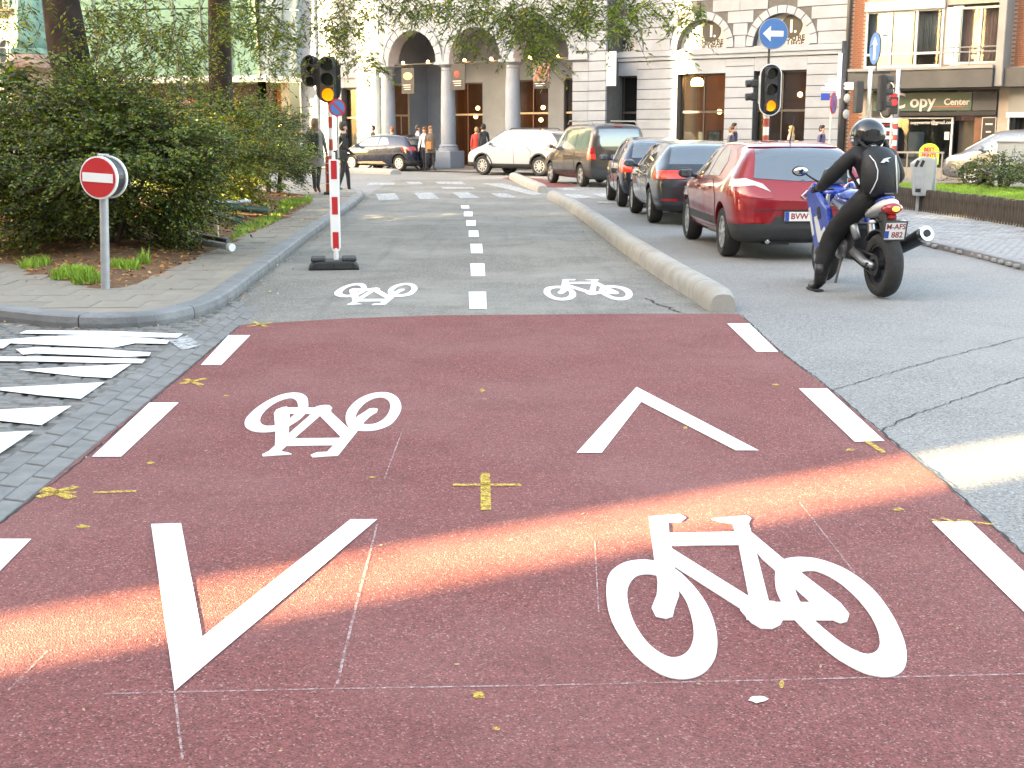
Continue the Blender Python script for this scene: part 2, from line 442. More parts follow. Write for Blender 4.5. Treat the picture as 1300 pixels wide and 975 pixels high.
for (x0, x1, y0, y1, rot, par, zz) in ((300, 512, 500, 583, math.pi, red, 0.0075), (419, 531, 360, 388, math.pi, cpath, 0.003), (685, 804, 355, 382, 0, cpath, 0.003)):
    near, far = G((x0 + x1) / 2, y1), G((x0 + x1) / 2, y0)
    ym = (y0 + y1) / 2
    wd = (G(x1, ym) - G(x0, ym)).length
    o = link('bicycle_symbol', bike_me, par)
    o.location = ((near.x + far.x) / 2, (near.y + far.y) / 2, zz)
    o.rotation_euler = (0, 0, rot); o.scale = (wd / bw * 0.93, (far.y - near.y) / bl, 1)
# ---- chalk setting-out lines, spray marks, cracks
def strip_px(name, pts, w, m, parent, z, jag=0.0, step=0.12):
    ps = [G(x, y) for x, y in pts]; q = []
    for a, b in zip(ps, ps[1:]):
        n = max(1, int((b - a).length / step))
        for i in range(n): q.append(a + (b - a) * i / n)
    q.append(ps[-1])
    mb = MB(); vs = []
    for i, p in enumerate(q):
        d = (q[min(i + 1, len(q) - 1)] - q[max(i - 1, 0)]).normalized(); n = Vector((-d.y, d.x, 0))
        off = n * random.uniform(-jag, jag); ww = w * (random.uniform(0.35, 1.3) if jag else 1)
        vs += [p + off + n * ww / 2, p + off - n * ww / 2]
    for v in vs: v.z = z
    mb.add(vs, [(2 * i, 2 * i + 1, 2 * i + 3, 2 * i + 2) for i in range(len(q) - 1)])
    return mb.build(name, m, parent)
for pts, w in (([(130, 884), (400, 878), (700, 873), (960, 867), (1330, 858)], 0.008), ([(479, 668), (450, 780), (428, 872)], 0.009), ([(222, 884), (232, 968)], 0.007), ([(488, 610), (512, 545)], 0.006),
               ([(1015, 640), (1085, 730)], 0.006), ([(10, 880), (60, 830)], 0.006), ([(565, 510), (660, 506)], 0.008), ([(755, 690), (760, 780)], 0.005)):
    strip_px('chalk_line', pts, w, M['chalk'], red, 0.0085)
def blob(px, py, rx, ry, m, parent=red, z=0.0095, n=14):
    return sheet('paint_fleck', [G(px + rx * math.cos(a) * random.uniform(0.7, 1.15), py + ry * math.sin(a) * random.uniform(0.7, 1.15)) for a in [2 * math.pi * i / n for i in range(n)]], z, m, parent)
for x, y, rx, ry in ((105, 671, 9, 2.5), (192, 590, 6, 1.8), (612, 497.5, 4, 2.5), (609, 886, 9, 5), (473, 608, 5, 1), (1140, 649, 8, 2), (1079, 573, 6, 1.5), (985, 490, 5, 1), (870, 545, 3, 1.5), (630, 929, 5, 2.5), (288, 504, 5, 1), (992, 872, 3, 6)):
    blob(x, y, rx, ry, M['spray'])
blob(963, 891, 13, 5, M['paint'])
for pts, w in (([(575, 618), (662, 618)], 0.035), ([(616, 603), (617, 650)], 0.045), ([(48, 634), (98, 620)], 0.05), ([(56, 622), (92, 635)], 0.05), ([(50, 627), (97, 628)], 0.03), ([(118, 628), (173, 626)], 0.03),
               ([(230, 489), (262, 482)], 0.05), ([(236, 483), (256, 491)], 0.04), ([(315, 416), (345, 411)], 0.04), ([(322, 410), (338, 416)], 0.04), ([(1100, 562), (1122, 577)], 0.03), ([(1184, 662), (1206, 671)], 0.02), ([(1195, 660), (1215, 667)], 0.02), ([(1215, 663), (1262, 669)], 0.02)):
    strip_px('spray_mark', pts, w, M['spray'], red, 0.0105)
strip_px('crack', [(1054, 496), (1120, 476), (1200, 453), (1300, 428), (1400, 405)], 0.009, M['crack'], ground, 0.0, 0.012, 0.05)
strip_px('crack', [(1115, 549), (1158, 526), (1200, 513), (1300, 478), (1420, 440)], 0.010, M['crack'], ground, 0.0, 0.014, 0.05)
strip_px('crack', [(820, 379), (832, 386), (846, 389), (861, 397)], 0.03, M['crack'], cpath, 0.004, 0.03, 0.05)
strip_px('crack', [(941, 401), (992, 448), (1062, 501), (1127, 557), (1192, 608), (1302, 706)], 0.014, M['crack'], ground, 0.0085, 0.008, 0.05)
strip_px('crack', [(305, 414), (227, 481), (101, 589), (0, 667)], 0.012, M['crack'], ground, 0.0085, 0.006, 0.05)
# ---- setts left of the gutter, gutter slabs
A0, A1 = G(232, 428.5), G(0, 588)
A2 = ext(A0, A1, 3.5); B0, B1 = rl0, ext(rl0, rl1, 3.5)
gut = struct(sheet('gutter_bed', [A0 + (A0 - A2).normalized() * 2.0, A0, A2, B1, B0], 0.002, M['mortar']))
Aend = A0 + (A0 - A2).normalized() * 2.2; Bend = B0 + (B0 - B1).normalized() * 1.0
nrow = 22
rows = [0.02, 0.36, 0.68, 0.985]
for i in range(nrow):
    for k in range(3):
        st = (0.5 * (k % 2)) / nrow
        t0, t1 = min(max(i / nrow + st, 0), 1), min((i + 1) / nrow + st, 1)
        if t1 - t0 < 0.005: continue
        def pt(t, u): return Aend.lerp(A2, t).lerp(Bend.lerp(B1, t), u)
        g = 0.0012
        c = [pt(t0 + g, rows[k] + 0.006), pt(t1 - g, rows[k] + 0.006), pt(t1 - g, rows[k + 1] - 0.006), pt(t0 + g, rows[k + 1] - 0.006)]
        MB().prism([(p.x, p.y) for p in c], -0.06, 0.0075 + random.uniform(-0.002, 0.002)).build('gutter_slab', M['gutter'], gut, bevel=0.004)
setts = struct(sheet('sett_street', [G(-170, 398), G(0, 409), G(130, 412), G(240, 404), G(300, 382), A0, A1, A2, A2 + Vector((-6, 0, 0))], 0.0, M['mortar']))
spoly = [(p.x, p.y) for p in [G(-170, 400), G(0, 410), G(130, 413), G(240, 405), G(290, 388), A0, A1, A2, A2 + Vector((-6, 0, 0))]]
sett_meshes = []
for k in range(8):
    lx, ly = random.uniform(0.125, 0.165), random.uniform(0.10, 0.12)
    q = [(x * lx / 2 + random.uniform(-.008, .008), y * ly / 2 + random.uniform(-.008, .008)) for x, y in ((-1, -1), (1, -1), (1, 1), (-1, 1))]
    sett_meshes.append(MB().prism(q, -0.05, 0.012).mesh('sett', M['sett'], bevel=0.014, smooth=False))
cand = []
yy = 3.6; rowi = 0
while yy < 12.5:
    xx = -10.0 + (rowi % 2) * 0.08
    while xx < 0:
        x = xx + random.uniform(-.012, .012); y = yy + random.uniform(-.01, .01) + 0.05 * math.sin(xx * 1.3)
        if inpoly(x, y, spoly): cand.append((x, y))
        xx += 0.158
    yy += 0.124; rowi += 1
vis = [c for c in cand if c[0] / c[1] > -0.44]
vis.sort(key=lambda c: c[1])
inv = set(vis[:300])
rest = MB()
for c in cand:
    me = random.choice(sett_meshes); rz = random.uniform(-.08, .08) + random.choice((0, math.pi)); dz = random.uniform(-.006, .004)
    if c in inv:
        o = link('sett', me, setts); o.location = (c[0], c[1], dz); o.rotation_euler = (random.uniform(-.03, .03), random.uniform(-.03, .03), rz)
    else:
        q = Matrix.Rotation(rz, 3, 'Z'); rest.add([q @ v.co + Vector((c[0], c[1], dz)) for v in me.vertices], [tuple(p.vertices) for p in me.polygons])
stuff(rest.build('setts_beyond', M['sett'], setts, fix=False))
ZC = 1152 / 260.0
for q in ([(110, 206), (150, 188), (600, 192), (1030, 208), (1000, 230), (850, 228), (400, 212)],
          [(-250, 250), (0, 242), (270, 222), (500, 216), (830, 232), (955, 245), (940, 265), (760, 262), (640, 287), (400, 277), (60, 262), (20, 290), (-250, 300)],
          [(90, 295), (200, 285), (550, 293), (850, 315), (840, 333), (700, 341), (500, 331), (200, 320), (130, 327)],
          [(-250, 338), (300, 338), (820, 352), (800, 376), (560, 374), (200, 365), (-250, 360)],
          [(105, 412), (740, 380), (625, 460), (440, 450)], [(-350, 512), (0, 515), (590, 484), (455, 578), (250, 560), (0, 530)],
          [(-500, 650), (0, 640), (405, 618), (235, 728), (0, 703), (-500, 700)], [(-500, 775), (0, 770), (190, 760), (0, 890), (-120, 970), (-500, 960)]):
    mark('painted_bar', zpx(q, ZC, 0, 380), M['paint_cobble'], setts, 0.021)
mark('white_wash', [(212, 433), (238, 428), (256, 440), (232, 447)], M['paint_worn'], gut, 0.013)
# ---- left pavement with kerb stones, slabs, planting bed
ZK = 0.12
kp = [G(x, y, ZK) for x, y in ((-200, 378), (-60, 386), (0, 391), (60, 398), (130, 401), (190, 398), (235, 391), (270, 380), (295, 366), (320, 347), (350, 325), (400, 288), (440, 262), (457, 250), (462, 244), (458, 239), (440, 234.5), (400, 231), (340, 228), (250, 226))]
def resample(pts, step):
    out = [pts[0]]; acc = 0.0
    for a, b in zip(pts, pts[1:]):
        L_ = (b - a).length; t = step - acc
        while t <= L_: out.append(a + (b - a) * (t / L_)); t += step
        acc = L_ - (t - step)
    return out
def smooth_open(p, k=2):
    for _ in range(k):
        q = [p[0]]
        for a, b in zip(p, p[1:]): q += [a * .75 + b * .25, a * .25 + b * .75]
        q.append(p[-1]); p = q
    return p
ks = resample(smooth_open(kp), 0.16)
def nrm(q, i):
    d = (q[min(i + 1, len(q) - 1)] - q[max(i - 1, 0)]); d.z = 0; d.normalize(); return Vector((-d.y, d.x, 0))
inner = [p + nrm(ks, i) * 0.17 for i, p in enumerate(ks)]
pave_poly = [Vector((p.x, p.y, 0)) for p in inner] + [Vector((-40, inner[-1].y, 0)), Vector((-40, inner[0].y, 0))]
pavement = struct(sheet('pavement', pave_poly, ZK - 0.012, M['mortar']))
i = 0
while i < len(ks) - 1:
    j = min(i + random.choice((5, 6, 7)), len(ks) - 1)
    mb = MB(); prof = [(0.0, -0.05), (-0.012, 0.05), (-0.004, ZK - 0.02), (0.018, ZK - 0.004), (0.165, ZK), (0.165, -0.05)]
    vs = []; idx = list(range(i, j + 1))
    for a in idx:
        p = ks[a]
        if a == i: p = p.lerp(ks[a + 1], 0.04)
        if a == j: p = p.lerp(ks[a - 1], 0.04)
        n = nrm(ks, a)
        for u, z in prof: vs.append((p.x + n.x * u, p.y + n.y * u, z))
    k = len(prof); fs = []
    for a in range(len(idx) - 1):
        for c in range(k): fs.append((a * k + c, a * k + (c + 1) % k, (a + 1) * k + (c + 1) % k, (a + 1) * k + c))
    fs += [tuple(range(k)), tuple(range((len(idx) - 1) * k, len(idx) * k))]
    mb.add(vs, fs).build('kerb_stone', M['kerb'], pavement)
    i = j
bed_px = [(-250, 290), (-100, 318), (0, 336), (60, 352), (133, 369), (190, 357), (260, 326), (310, 301), (345, 287), (398, 258), (393, 249), (330, 241), (100, 241), (-250, 250)]
bed_poly = [G(x, y, ZK) for x, y in bed_px]
bed2 = [(p.x, p.y) for p in bed_poly]; pave2 = [(p.x, p.y) for p in pave_poly]
dirs = (G(400, 290) - G(320, 350)).normalized(); ang = math.atan2(dirs.y, dirs.x)
ca, sa = math.cos(ang), math.sin(ang)
sz = 0.42
slab_me = [MB().box((0, 0, 0), (sz - 0.009, sz - 0.009, 0.05)).mesh('slab', M['slab'], bevel=0.004) for _ in range(1)]
count = 0; restb = MB(); cl = []
for a in range(-60, 110):
    for b in range(-70, 70):
        lx, ly = a * sz, (b + 0.5 * (a % 2)) * sz
        x, y = lx * ca - ly * sa, lx * sa + ly * ca + 14
        if y < 9 or y > 46 or x < -16: continue
        cor = [(x + dx * ca - dy * sa, y + dx * sa + dy * ca) for dx in (-sz / 2, sz / 2) for dy in (-sz / 2, sz / 2)]
        if sum(inpoly(u, v, bed2) for u, v in cor) >= 4: continue
        ins = sum(inpoly(u, v, pave2) for u, v in cor)
        if ins < 4: continue
        cl.append((x, y))
cl.sort(key=lambda c: c[1] + (100 if c[0] / c[1] < -0.43 else 0))
for n_, (x, y) in enumerate(cl):
    z = ZK - 0.026 + random.uniform(-.003, .003)
    if n_ < 300:
        o = link('slab', slab_me[0], pavement); o.location = (x, y, z); o.rotation_euler = (random.uniform(-.006, .006), random.uniform(-.006, .006), ang)
    else: restb.box((x, y, z), (sz - 0.009, sz - 0.009, 0.05), ang)
if restb.v: stuff(restb.build('slabs_beyond', M['slab'], pavement))
struct(sheet('pavement_screed', [p + Vector((0, 0, 0)) for p in pave_poly], ZK - 0.0065, M['slab']))
# planting bed, gently mounded
bm = bmesh.new()
n1, n2 = 90, 70
xs = [p[0] for p in bed2]; ys = [p[1] for p in bed2]
grid = {}
for i in range(n1 + 1):
    for j in range(n2 + 1):
        x = lerp(-16.5, max(xs), i / n1); y = lerp(min(ys), max(ys), j / n2)
        grid[i, j] = (x, y)
vcache = {}
def edge_d(x, y):
    best = 9
    for (x0, y0), (x1, y1) in zip(bed2, bed2[1:] + bed2[:1]):
        dx, dy = x1 - x0, y1 - y0; t = max(0, min(1, ((x - x0) * dx + (y - y0) * dy) / (dx * dx + dy * dy + 1e-9)))
        best = min(best, math.hypot(x - x0 - t * dx, y - y0 - t * dy))
    return best
def soil_z(x, y): return ZK + 0.0 + min(edge_d(x, y), 1.2) * 0.09 + 0.03 * pnoise(Vector((x * 1.7, y * 1.7, 0)))
def vget(i, j):
    if (i, j) not in vcache:
        x, y = grid[i, j]
        ins = inpoly(x, y, bed2)
        vcache[i, j] = bm.verts.new((x, y, soil_z(x, y) if ins else ZK - 0.03))
    return vcache[i, j]
for i in range(n1):
    for j in range(n2):
        c = [grid[i, j], grid[i + 1, j], grid[i + 1, j + 1], grid[i, j + 1]]
        if any(inpoly(x, y, bed2) for x, y in c): bm.faces.new([vget(i, j), vget(i + 1, j), vget(i + 1, j + 1), vget(i, j + 1)])
me = bpy.data.meshes.new('planting_bed'); bm.to_mesh(me); bm.free(); me.materials.append(M['soil'])
for p in me.polygons: p.use_smooth = True
bed = struct(link('planting_bed', me))
def litter(name, pts, m, smin, smax, parent=None):
    mb = MB()
    for x, y, z in pts:
        s_ = random.uniform(smin, smax); q = Euler((random.uniform(-.5, .5), random.uniform(-.5, .5), random.uniform(0, 6.3))).to_matrix()
        mb.add([q @ Vector(v) * s_ + Vector((x, y, z + s_ * 0.25)) for v in ((-1, 0, 0), (-.3, .45, .15), (.5, .35, 0.05), (1, 0, .2), (.4, -.4, 0), (-.4, -.4, .1))], [(0, 5, 4, 3, 2, 1)])
    return stuff(mb.build(name, m, parent, fix=False))
pts = []; pts2 = []
while len(pts) < 8200:
    x, y = random.uniform(-13, -1.5), random.uniform(11.5, 32)
    if inpoly(x, y, bed2) and x / y > -0.46: (pts if random.random() < .8 else pts2).append((x, y, soil_z(x, y)))
litter('leaf_litter', pts, M['leaflit'], 0.014, 0.04, bed); litter('leaf_litter_pale', pts2, M['leaflit2'], 0.012, 0.04, bed)
pts = []
for _ in range(650):
    i = random.randrange(4, len(ks) - 10); n = nrm(ks, i); r_ = -random.expovariate(1 / 0.10) - 0.015
    pts.append((ks[i].x + n.x * r_, ks[i].y + n.y * r_, 0.012))
litter('kerb_leaf_litter', pts, M['leaflit2'], 0.008, 0.025, setts)
pts = [(random.uniform(-7, -2), random.uniform(11, 28), ZK) for _ in range(700)]
pts = [p for p in pts if inpoly(p[0], p[1], pave2) and not inpoly(p[0], p[1], bed2)]
litter('pavement_leaf_litter', pts, M['leaflit'], 0.008, 0.022, pavement)
pts = []
for x, y in ((815, 337), (790, 322), (770, 306), (745, 287), (730, 276)):
    for _ in range(30):
        p = G(x + random.uniform(-18, 18), y + random.uniform(-10, 14)); pts.append((p.x - .06, p.y, 0.006))
litter('path_leaf_litter', pts, M['leaflit2'], 0.006, 0.018, cpath)
pts = []
for _ in range(60):
    p = G(random.uniform(20, 1250), random.uniform(420, 960)); pts.append((p.x, p.y, 0.0075))
litter('crossing_leaf_litter', pts, M['leaflit2'], 0.003, 0.011, red)
# ---- concrete separators
def separator(px, w, h, label, seglen=1.6):
    ps = resample(smooth_open([G(x, y) for x, y in px], 3), 0.2)
    root = thing('concrete_separator', label, 'separator', ps[0])
    prof = [(0, -0.02), (0, h * 0.45), (w * 0.06, h * 0.75), (w * 0.22, h * 0.95), (w * 0.5, h), (w * 0.78, h * 0.95), (w * 0.94, h * 0.75), (w, h * 0.45), (w, -0.02)]
    i = 0; n0 = int(seglen / 0.2); first = True
    while i < len(ps) - 1:
        j = min(i + (4 if first else n0), len(ps) - 1); first = False
        idx = list(range(i, j + 1)); vs = []
        for a in idx:
            p = ps[a].copy(); n = -nrm(ps, a)
            if a == i and i > 0: p = p.lerp(ps[a + 1], 0.05)
            if a == j and j < len(ps) - 1: p = p.lerp(ps[a - 1], 0.05)
            sc = 0.8 if (a == 0 or a == len(ps) - 1) else 1.0
            for u, z in prof: vs.append((p.x + n.x * (w / 2 + (u - w / 2) * sc) - ps[0].x, p.y + n.y * (w / 2 + (u - w / 2) * sc) - ps[0].y, z * (sc if z > 0 else 1) + 0.0))
        k = len(prof); fs = []
        for a in range(len(idx) - 1):
            for c in range(k): fs.append((a * k + c, a * k + (c + 1) % k, (a + 1) * k + (c + 1) % k, (a + 1) * k + c))
        fs += [tuple(range(k)), tuple(range((len(idx) - 1) * k, len(idx) * k))]
        MB().add(vs, fs).build('kerb_block', M['concrete'], root, smooth=True, auto=50)
        i = j
    return root
separator([(899, 396), (876, 379), (842, 358), (797, 326), (758, 296), (738, 279), (719, 265.5), (693, 252)], 0.27, 0.2, 'long pale rounded concrete kerb dividing the cycle path from the car lane', 3.2)
separator([(681, 244.5), (664, 236), (646, 227)], 0.3, 0.22, 'short pale concrete kerb past the gap where the long kerb ends', 4.0)
separator([(494, 221.5), (470, 220.3), (437, 219.5)], 0.6, 0.2, 'low grey traffic island kerb before the dark blue hatchback', 9.0)
# ---- right side: sett pavement, bluestone edge, palisade and lawn
ZS = 0.05
rk = [G(1318, 348), G(1300, 343), G(1235, 326), G(1170, 312), G(1150, 303), G(1128, 285), G(1112, 268)]
rk = resample(smooth_open(rk), 0.3)
spave = struct(sheet('sett_pavement', [Vector((p.x, p.y, 0)) for p in rk] + [Vector((9.5, 34, 0)), Vector((16, 36, 0)), Vector((16, 12.5, 0)), Vector((6.3, 12.5, 0))], ZS - 0.006, M['mortar']))
for a in range(0, len(rk) - 1, 3):
    b = min(a + 3, len(rk) - 1); d = (rk[b] - rk[a]); n = Vector((d.y, -d.x, 0)).normalized() * 0.14
    q = [rk[a], rk[b], rk[b] + n, rk[a] + n]
    MB().prism([(p.x, p.y) for p in q], -0.02, ZS + 0.03).build('kerb_stone', M['kerb'], spave, bevel=0.012)
palf = [G(1390, 302, ZS), G(1300, 287.5, ZS), G(1220, 275, ZS), G(1144, 264, ZS), G(1105, 259, ZS)]
mb = MB(); sp = [(p.x, p.y) for p in rk] + [(palf[-1].x, palf[-1].y)] + [(palf[k].x, palf[k].y) for k in (3, 2, 1, 0)] + [(11.5, 12.5), (6.6, 12.5)]
sme = [MB().box((0, 0, 0), (0.105, 0.105, 0.05)).mesh('s', M['sett2'], bevel=0.014) for _ in range(1)][0]
rc = []
yy = 12.6; r_ = 0
while yy < 28.5:
    xx = 5.8 + 0.055 * (r_ % 2)
    while xx < 11.5:
        if inpoly(xx, yy, sp) and xx / yy < 0.43: rc.append((xx, yy))
        xx += 0.118
    yy += 0.118; r_ += 1
rc.sort(key=lambda c: c[1])
rest = MB()
for n_, (x, y) in enumerate(rc):
    z = ZS - 0.018 + random.uniform(-.006, .006); q = Euler((random.uniform(-.08, .08), random.uniform(-.08, .08), random.uniform(-.12, .12)))
    if n_ < 300:
        o = link('sett', sme, spave); o.location = (x, y, z); o.rotation_euler = q
    else:
        qm = q.to_matrix(); rest.add([qm @ v.co + Vector((x, y, z)) for v in sme.vertices], [tuple(p.vertices) for p in sme.polygons])
stuff(rest.build('setts_beyond', M['sett2'], spave, fix=False))
# ================================================================== lawn and palisade
M['timber'] = mat('weathered_timber', (0.065, 0.052, 0.04), 0.9, var=0.4, scale=6, bump=0.6, bscale=30)
M['grassbase'] = mat('lawn_soil', (0.11, 0.16, 0.03), 0.95, var=0.3, scale=3)
M['grass'] = mat('grass_blade', (0.22, 0.36, 0.035), 0.6, var=0.35, scale=1.2, trans=0.0)
pal = thing('timber_palisade', 'dark upright timber stakes edging the raised lawn by the grey litter bin', 'edging', palf[0])
pr = resample(palf, 0.105)
stake = MB().lathe([(0.05, -0.05), (0.05, 0.34), (0.042, 0.375), (0.015, 0.385)], n=9).mesh('stake', M['timber'], smooth=True, auto=50)
for i, p in enumerate(pr):
    n = -nrm(pr, i); o = link('stake', stake, pal)
    o.location = (p.x - palf[0].x + n.x * -0.10, p.y - palf[0].y + n.y * -0.10, ZS + random.uniform(-0.02, 0.012)); o.rotation_euler = (random.uniform(-.03, .03), random.uniform(-.03, .03), random.uniform(0, 6))
for p in pal.children:
    pass
for a in range(0, len(pr) - 1, 8):
    b = min(a + 8, len(pr) - 1); q = [pr[a], pr[b]]
    n = nrm(pr, a) * -0.02; n2 = nrm(pr, a) * -0.13
    MB().prism([(v.x, v.y) for v in (q[0] + nrm(pr, a) * 0.03, q[1] + nrm(pr, b) * 0.03, q[1] + nrm(pr, b) * 0.13, q[0] + nrm(pr, a) * 0.13)], 0.0, ZS + 0.05).build('kerb_stone', M['concrete'], spave, bevel=0.01)
ZL = 0.40
lawn_poly = [p - nrm(pr, i) * 0.12 for i, p in enumerate(pr)] + [G(1102, 233, ZL), G(1200, 235, ZL), G(1300, 239, ZL), G(1420, 246, ZL)]
lawn = struct(sheet('lawn', lawn_poly, ZL - 0.03, M['grassbase']))
edge = [G(1102, 233, ZL), G(1200, 235, ZL), G(1300, 239, ZL), G(1420, 246, ZL)]
for a, b in zip(edge, edge[1:]):
    d = (b - a).normalized(); n = Vector((-d.y, d.x, 0)) * -0.001
    q = [a, b, b + Vector((d.y, -d.x, 0)) * -0.12, a + Vector((d.y, -d.x, 0)) * -0.12]
    MB().prism([(v.x, v.y) for v in q], -0.02, ZL - 0.04).build('retaining_kerb', M['concrete'], lawn)
l2 = [(p.x, p.y) for p in lawn_poly]
def grass(name, n, poly, xr, yr, zf, h0, h1, m, parent):
    mb = MB(); k = 0; tries = 0
    while k < n and tries < n * 30:
        tries += 1
        x, y = random.uniform(*xr), random.uniform(*yr)
        if not inpoly(x, y, poly): continue
        h = random.uniform(h0, h1) * (0.7 + 0.6 * (pnoise(Vector((x * 2, y * 2, 3))) + .5)); a = random.uniform(0, 6.3); w = 0.006 + h * 0.03; l = random.uniform(-.4, .4) * h
        z = zf(x, y); c, s_ = math.cos(a), math.sin(a)
        mb.add([(x - c * w, y - s_ * w, z), (x + c * w, y + s_ * w, z), (x + l * s_ + c * w * .5, y - l * c + s_ * w * .5, z + h * .6), (x + 2 * l * s_, y - 2 * l * c, z + h)], [(0, 1, 2), (0, 2, 3)]); k += 1
    return stuff(mb.build(name, m, parent, fix=False))
grass('lawn_grass', 42000, l2, (7.6, 14), (19, 32), lambda x, y: ZL - 0.03, 0.04, 0.10, M['grass'], lawn)
tuft_px = [(85, 354), (112, 360), (45, 340), (182, 339), (160, 345), (100, 352)]
mbpoly = []
for x, y in tuft_px:
    p = G(x, y, ZK); r_ = 0.16 if x != 182 else 0.08
    grass('grass_tuft', 260 if x != 182 else 60, circ(p.x, p.y, r_, 10), (p.x - r_, p.x + r_), (p.y - r_, p.y + r_), soil_z, 0.05, 0.13 if x != 182 else 0.22, M['grass'], bed)
for q in ([G(x, y, ZK) for x, y in ((300, 292), (330, 281), (375, 262), (350, 283), (312, 298), (290, 310))], [G(x, y, ZK) for x, y in ((350, 262), (396, 250), (396, 256), (360, 272))]):
    pl = [(p.x, p.y) for p in q]
    grass('bed_grass', 1300, pl, (min(p[0] for p in pl), max(p[0] for p in pl)), (min(p[1] for p in pl), max(p[1] for p in pl)), soil_z, 0.03, 0.08, M['grass'], bed)
# ================================================================== facade frame
M['stone'] = mat('pale_limestone', (0.235, 0.267, 0.315), 0.8, var=0.07, scale=1.2, bump=0.25, bscale=25, dirt=(0.165, 0.175, 0.185), dscale=0.7, damt=0.55)
M['stone_joint'] = mat('stone_joint', (0.08, 0.08, 0.08), 0.9, var=0.15)
M['lunette'] = mat('lunette_panel', (0.36, 0.355, 0.35), 0.7, var=0.05)
M['black'] = mat('black_gloss', (0.018, 0.018, 0.02), 0.35, var=0.1)
M['blackmatt'] = mat('black_matt', (0.022, 0.022, 0.024), 0.75, var=0.15, bump=0.1)
M['white'] = mat('white_paint', (0.5, 0.5, 0.49), 0.5, var=0.04)
M['brownwood'] = mat('brown_wood', (0.13, 0.05, 0.025), 0.45, var=0.25, scale=3)
M['cream'] = mat('cream_trim', (0.55, 0.42, 0.27), 0.6, var=0.08)
M['darkframe'] = mat('dark_frame', (0.035, 0.032, 0.03), 0.45, var=0.1)
M['interior'] = mat('warm_interior', (0.30, 0.16, 0.07), 0.8, var=0.3, scale=0.7)
M['lamp'] = mat('pendant_lamp', (1, 0.8, 0.5), 0.5, var=0, emit=(1.0, 0.5, 0.17), es=7)
def glassmat(name, tint=(0.5, 0.55, 0.55), f=0.5, rough=0.02, base=(0.015, 0.018, 0.02)):
    m, t, b = nt(name); N, L = t.nodes, t.links
    out = N['Material Output']
    tr = N.new('ShaderNodeBsdfTransparent'); tr.inputs[0].default_value = tint + (1,)
    b.inputs['Base Color'].default_value = base + (1,); b.inputs['Roughness'].default_value = rough; b.inputs['Specular IOR Level'].default_value = 0.9
    mx = N.new('ShaderNodeMixShader'); mx.inputs[0].default_value = f
    L.new(tr.outputs[0], mx.inputs[1]); L.new(b.outputs[0], mx.inputs[2]); L.new(mx.outputs[0], out.inputs[0])
    return m
M['pane'] = glassmat('window_pane', (0.75, 0.78, 0.78), 0.35)
M['paneD'] = glassmat('dark_window_pane', (0.75, 0.78, 0.8), 0.2)
ORI = G(564, 213.5, 0.05)
TH = math.atan2(-0.601, 0.799)
EX = Vector((math.cos(TH), math.sin(TH), 0)); EY = Vector((-math.sin(TH), math.cos(TH), 0))
def FL(px, py, dy=0.0):
    d = ray(px, py); o = Vector((0, 0, CAM_H))
    t = (ORI + EY * dy - o).dot(EY) / d.dot(EY)
    p = o + d * t - ORI
    return p.dot(EX), p.z
def FS(px, dy=0.0): return FL(px, 165.5, dy)[0]
def FZ(px, py, dy=0.0):
    d = ray(px, py); o = Vector((0, 0, CAM_H)); t = (ORI + EY * dy - o).dot(EY) / d.dot(EY)
    return (o + d * t).z - ORI.z
def boxl(name, s0, s1, y0, y1, z0, z1, m, root, bevel=0.0):
    return MB().box(((s0 + s1) / 2, (y0 + y1) / 2, (z0 + z1) / 2), (abs(s1 - s0), abs(y1 - y0), abs(z1 - z0))).build(name, m, root, bevel=bevel)
theatre = thing('theatre_building', 'pale stone theatre with round-arched portico and banners behind the queue of cars', 'building', ORI, TH)
zc = FZ(563.4, 79)                 # springing line of the portico
cols = [FS(487.6), FS(563.4), FS(645.3)]
pier0, pier1 = FS(727), FS(770)
sp_ = (cols[2] - cols[0]) / 2
print('spacing', sp_, 'zc', zc, 'pier', pier0, pier1, 'cols', cols)
WT = 11.0
def arch_poly(sc, r, z0, zs, n=18): return [(sc - r, z0), (sc + r, z0)] + [(sc + r * math.cos(math.pi * i / n), zs + r * math.sin(math.pi * i / n)) for i in range(n + 1)]
wall = MB().box(((cols[0] - 0.4 + pier0 + 0.02) / 2, 0.3, (zc + WT) / 2), (pier0 + 0.4 - cols[0], 0.6, WT - zc)).mesh('w')
bays = [(cols[0] + cols[1]) / 2, (cols[1] + cols[2]) / 2, (cols[2] + pier0) / 2 + 0.05]
radii = [sp_ / 2 - 0.36, sp_ / 2 - 0.36, (pier0 - cols[2]) / 2 - 0.24]
for b_, r_ in zip(bays, radii): wall = boolean(wall, MB().prism(arch_poly(b_, r_, zc - 0.5, zc), -0.5, 1.2, 'Y').mesh('c'), 'DIFFERENCE')
wall.materials.clear(); wall.materials.append(M['stone']); link('arcade_wall', wall, theatre)
for b_, r_ in zip(bays, radii):       # archivolts, a ring of stones each
    n = 13
    for i in range(n):
        a0, a1 = math.pi * i / n + .01, math.pi * (i + 1) / n - .01
        q = [(b_ + rr_ * math.cos(a), zc + rr_ * math.sin(a)) for rr_, a in ((r_ + .01, a0), (r_ + .30, a0), (r_ + .30, (a0 + a1) / 2), (r_ + .30, a1), (r_ + .01, a1), (r_ + .01, (a0 + a1) / 2))]
        MB().prism(q, -0.05, 0.02, 'Y').build('voussoir', M['stone'], theatre)
    ring = [(b_ + (r_ + .36) * math.cos(math.pi * i / 24), zc + (r_ + .36) * math.sin(math.pi * i / 24)) for i in range(25)] + [(b_ + (r_ + .305) * math.cos(math.pi * i / 24), zc + (r_ + .305) * math.sin(math.pi * i / 24)) for i in range(24, -1, -1)]
    MB().prism(ring, -0.08, 0.01, 'Y').build('hood_mould', M['stone'], theatre)
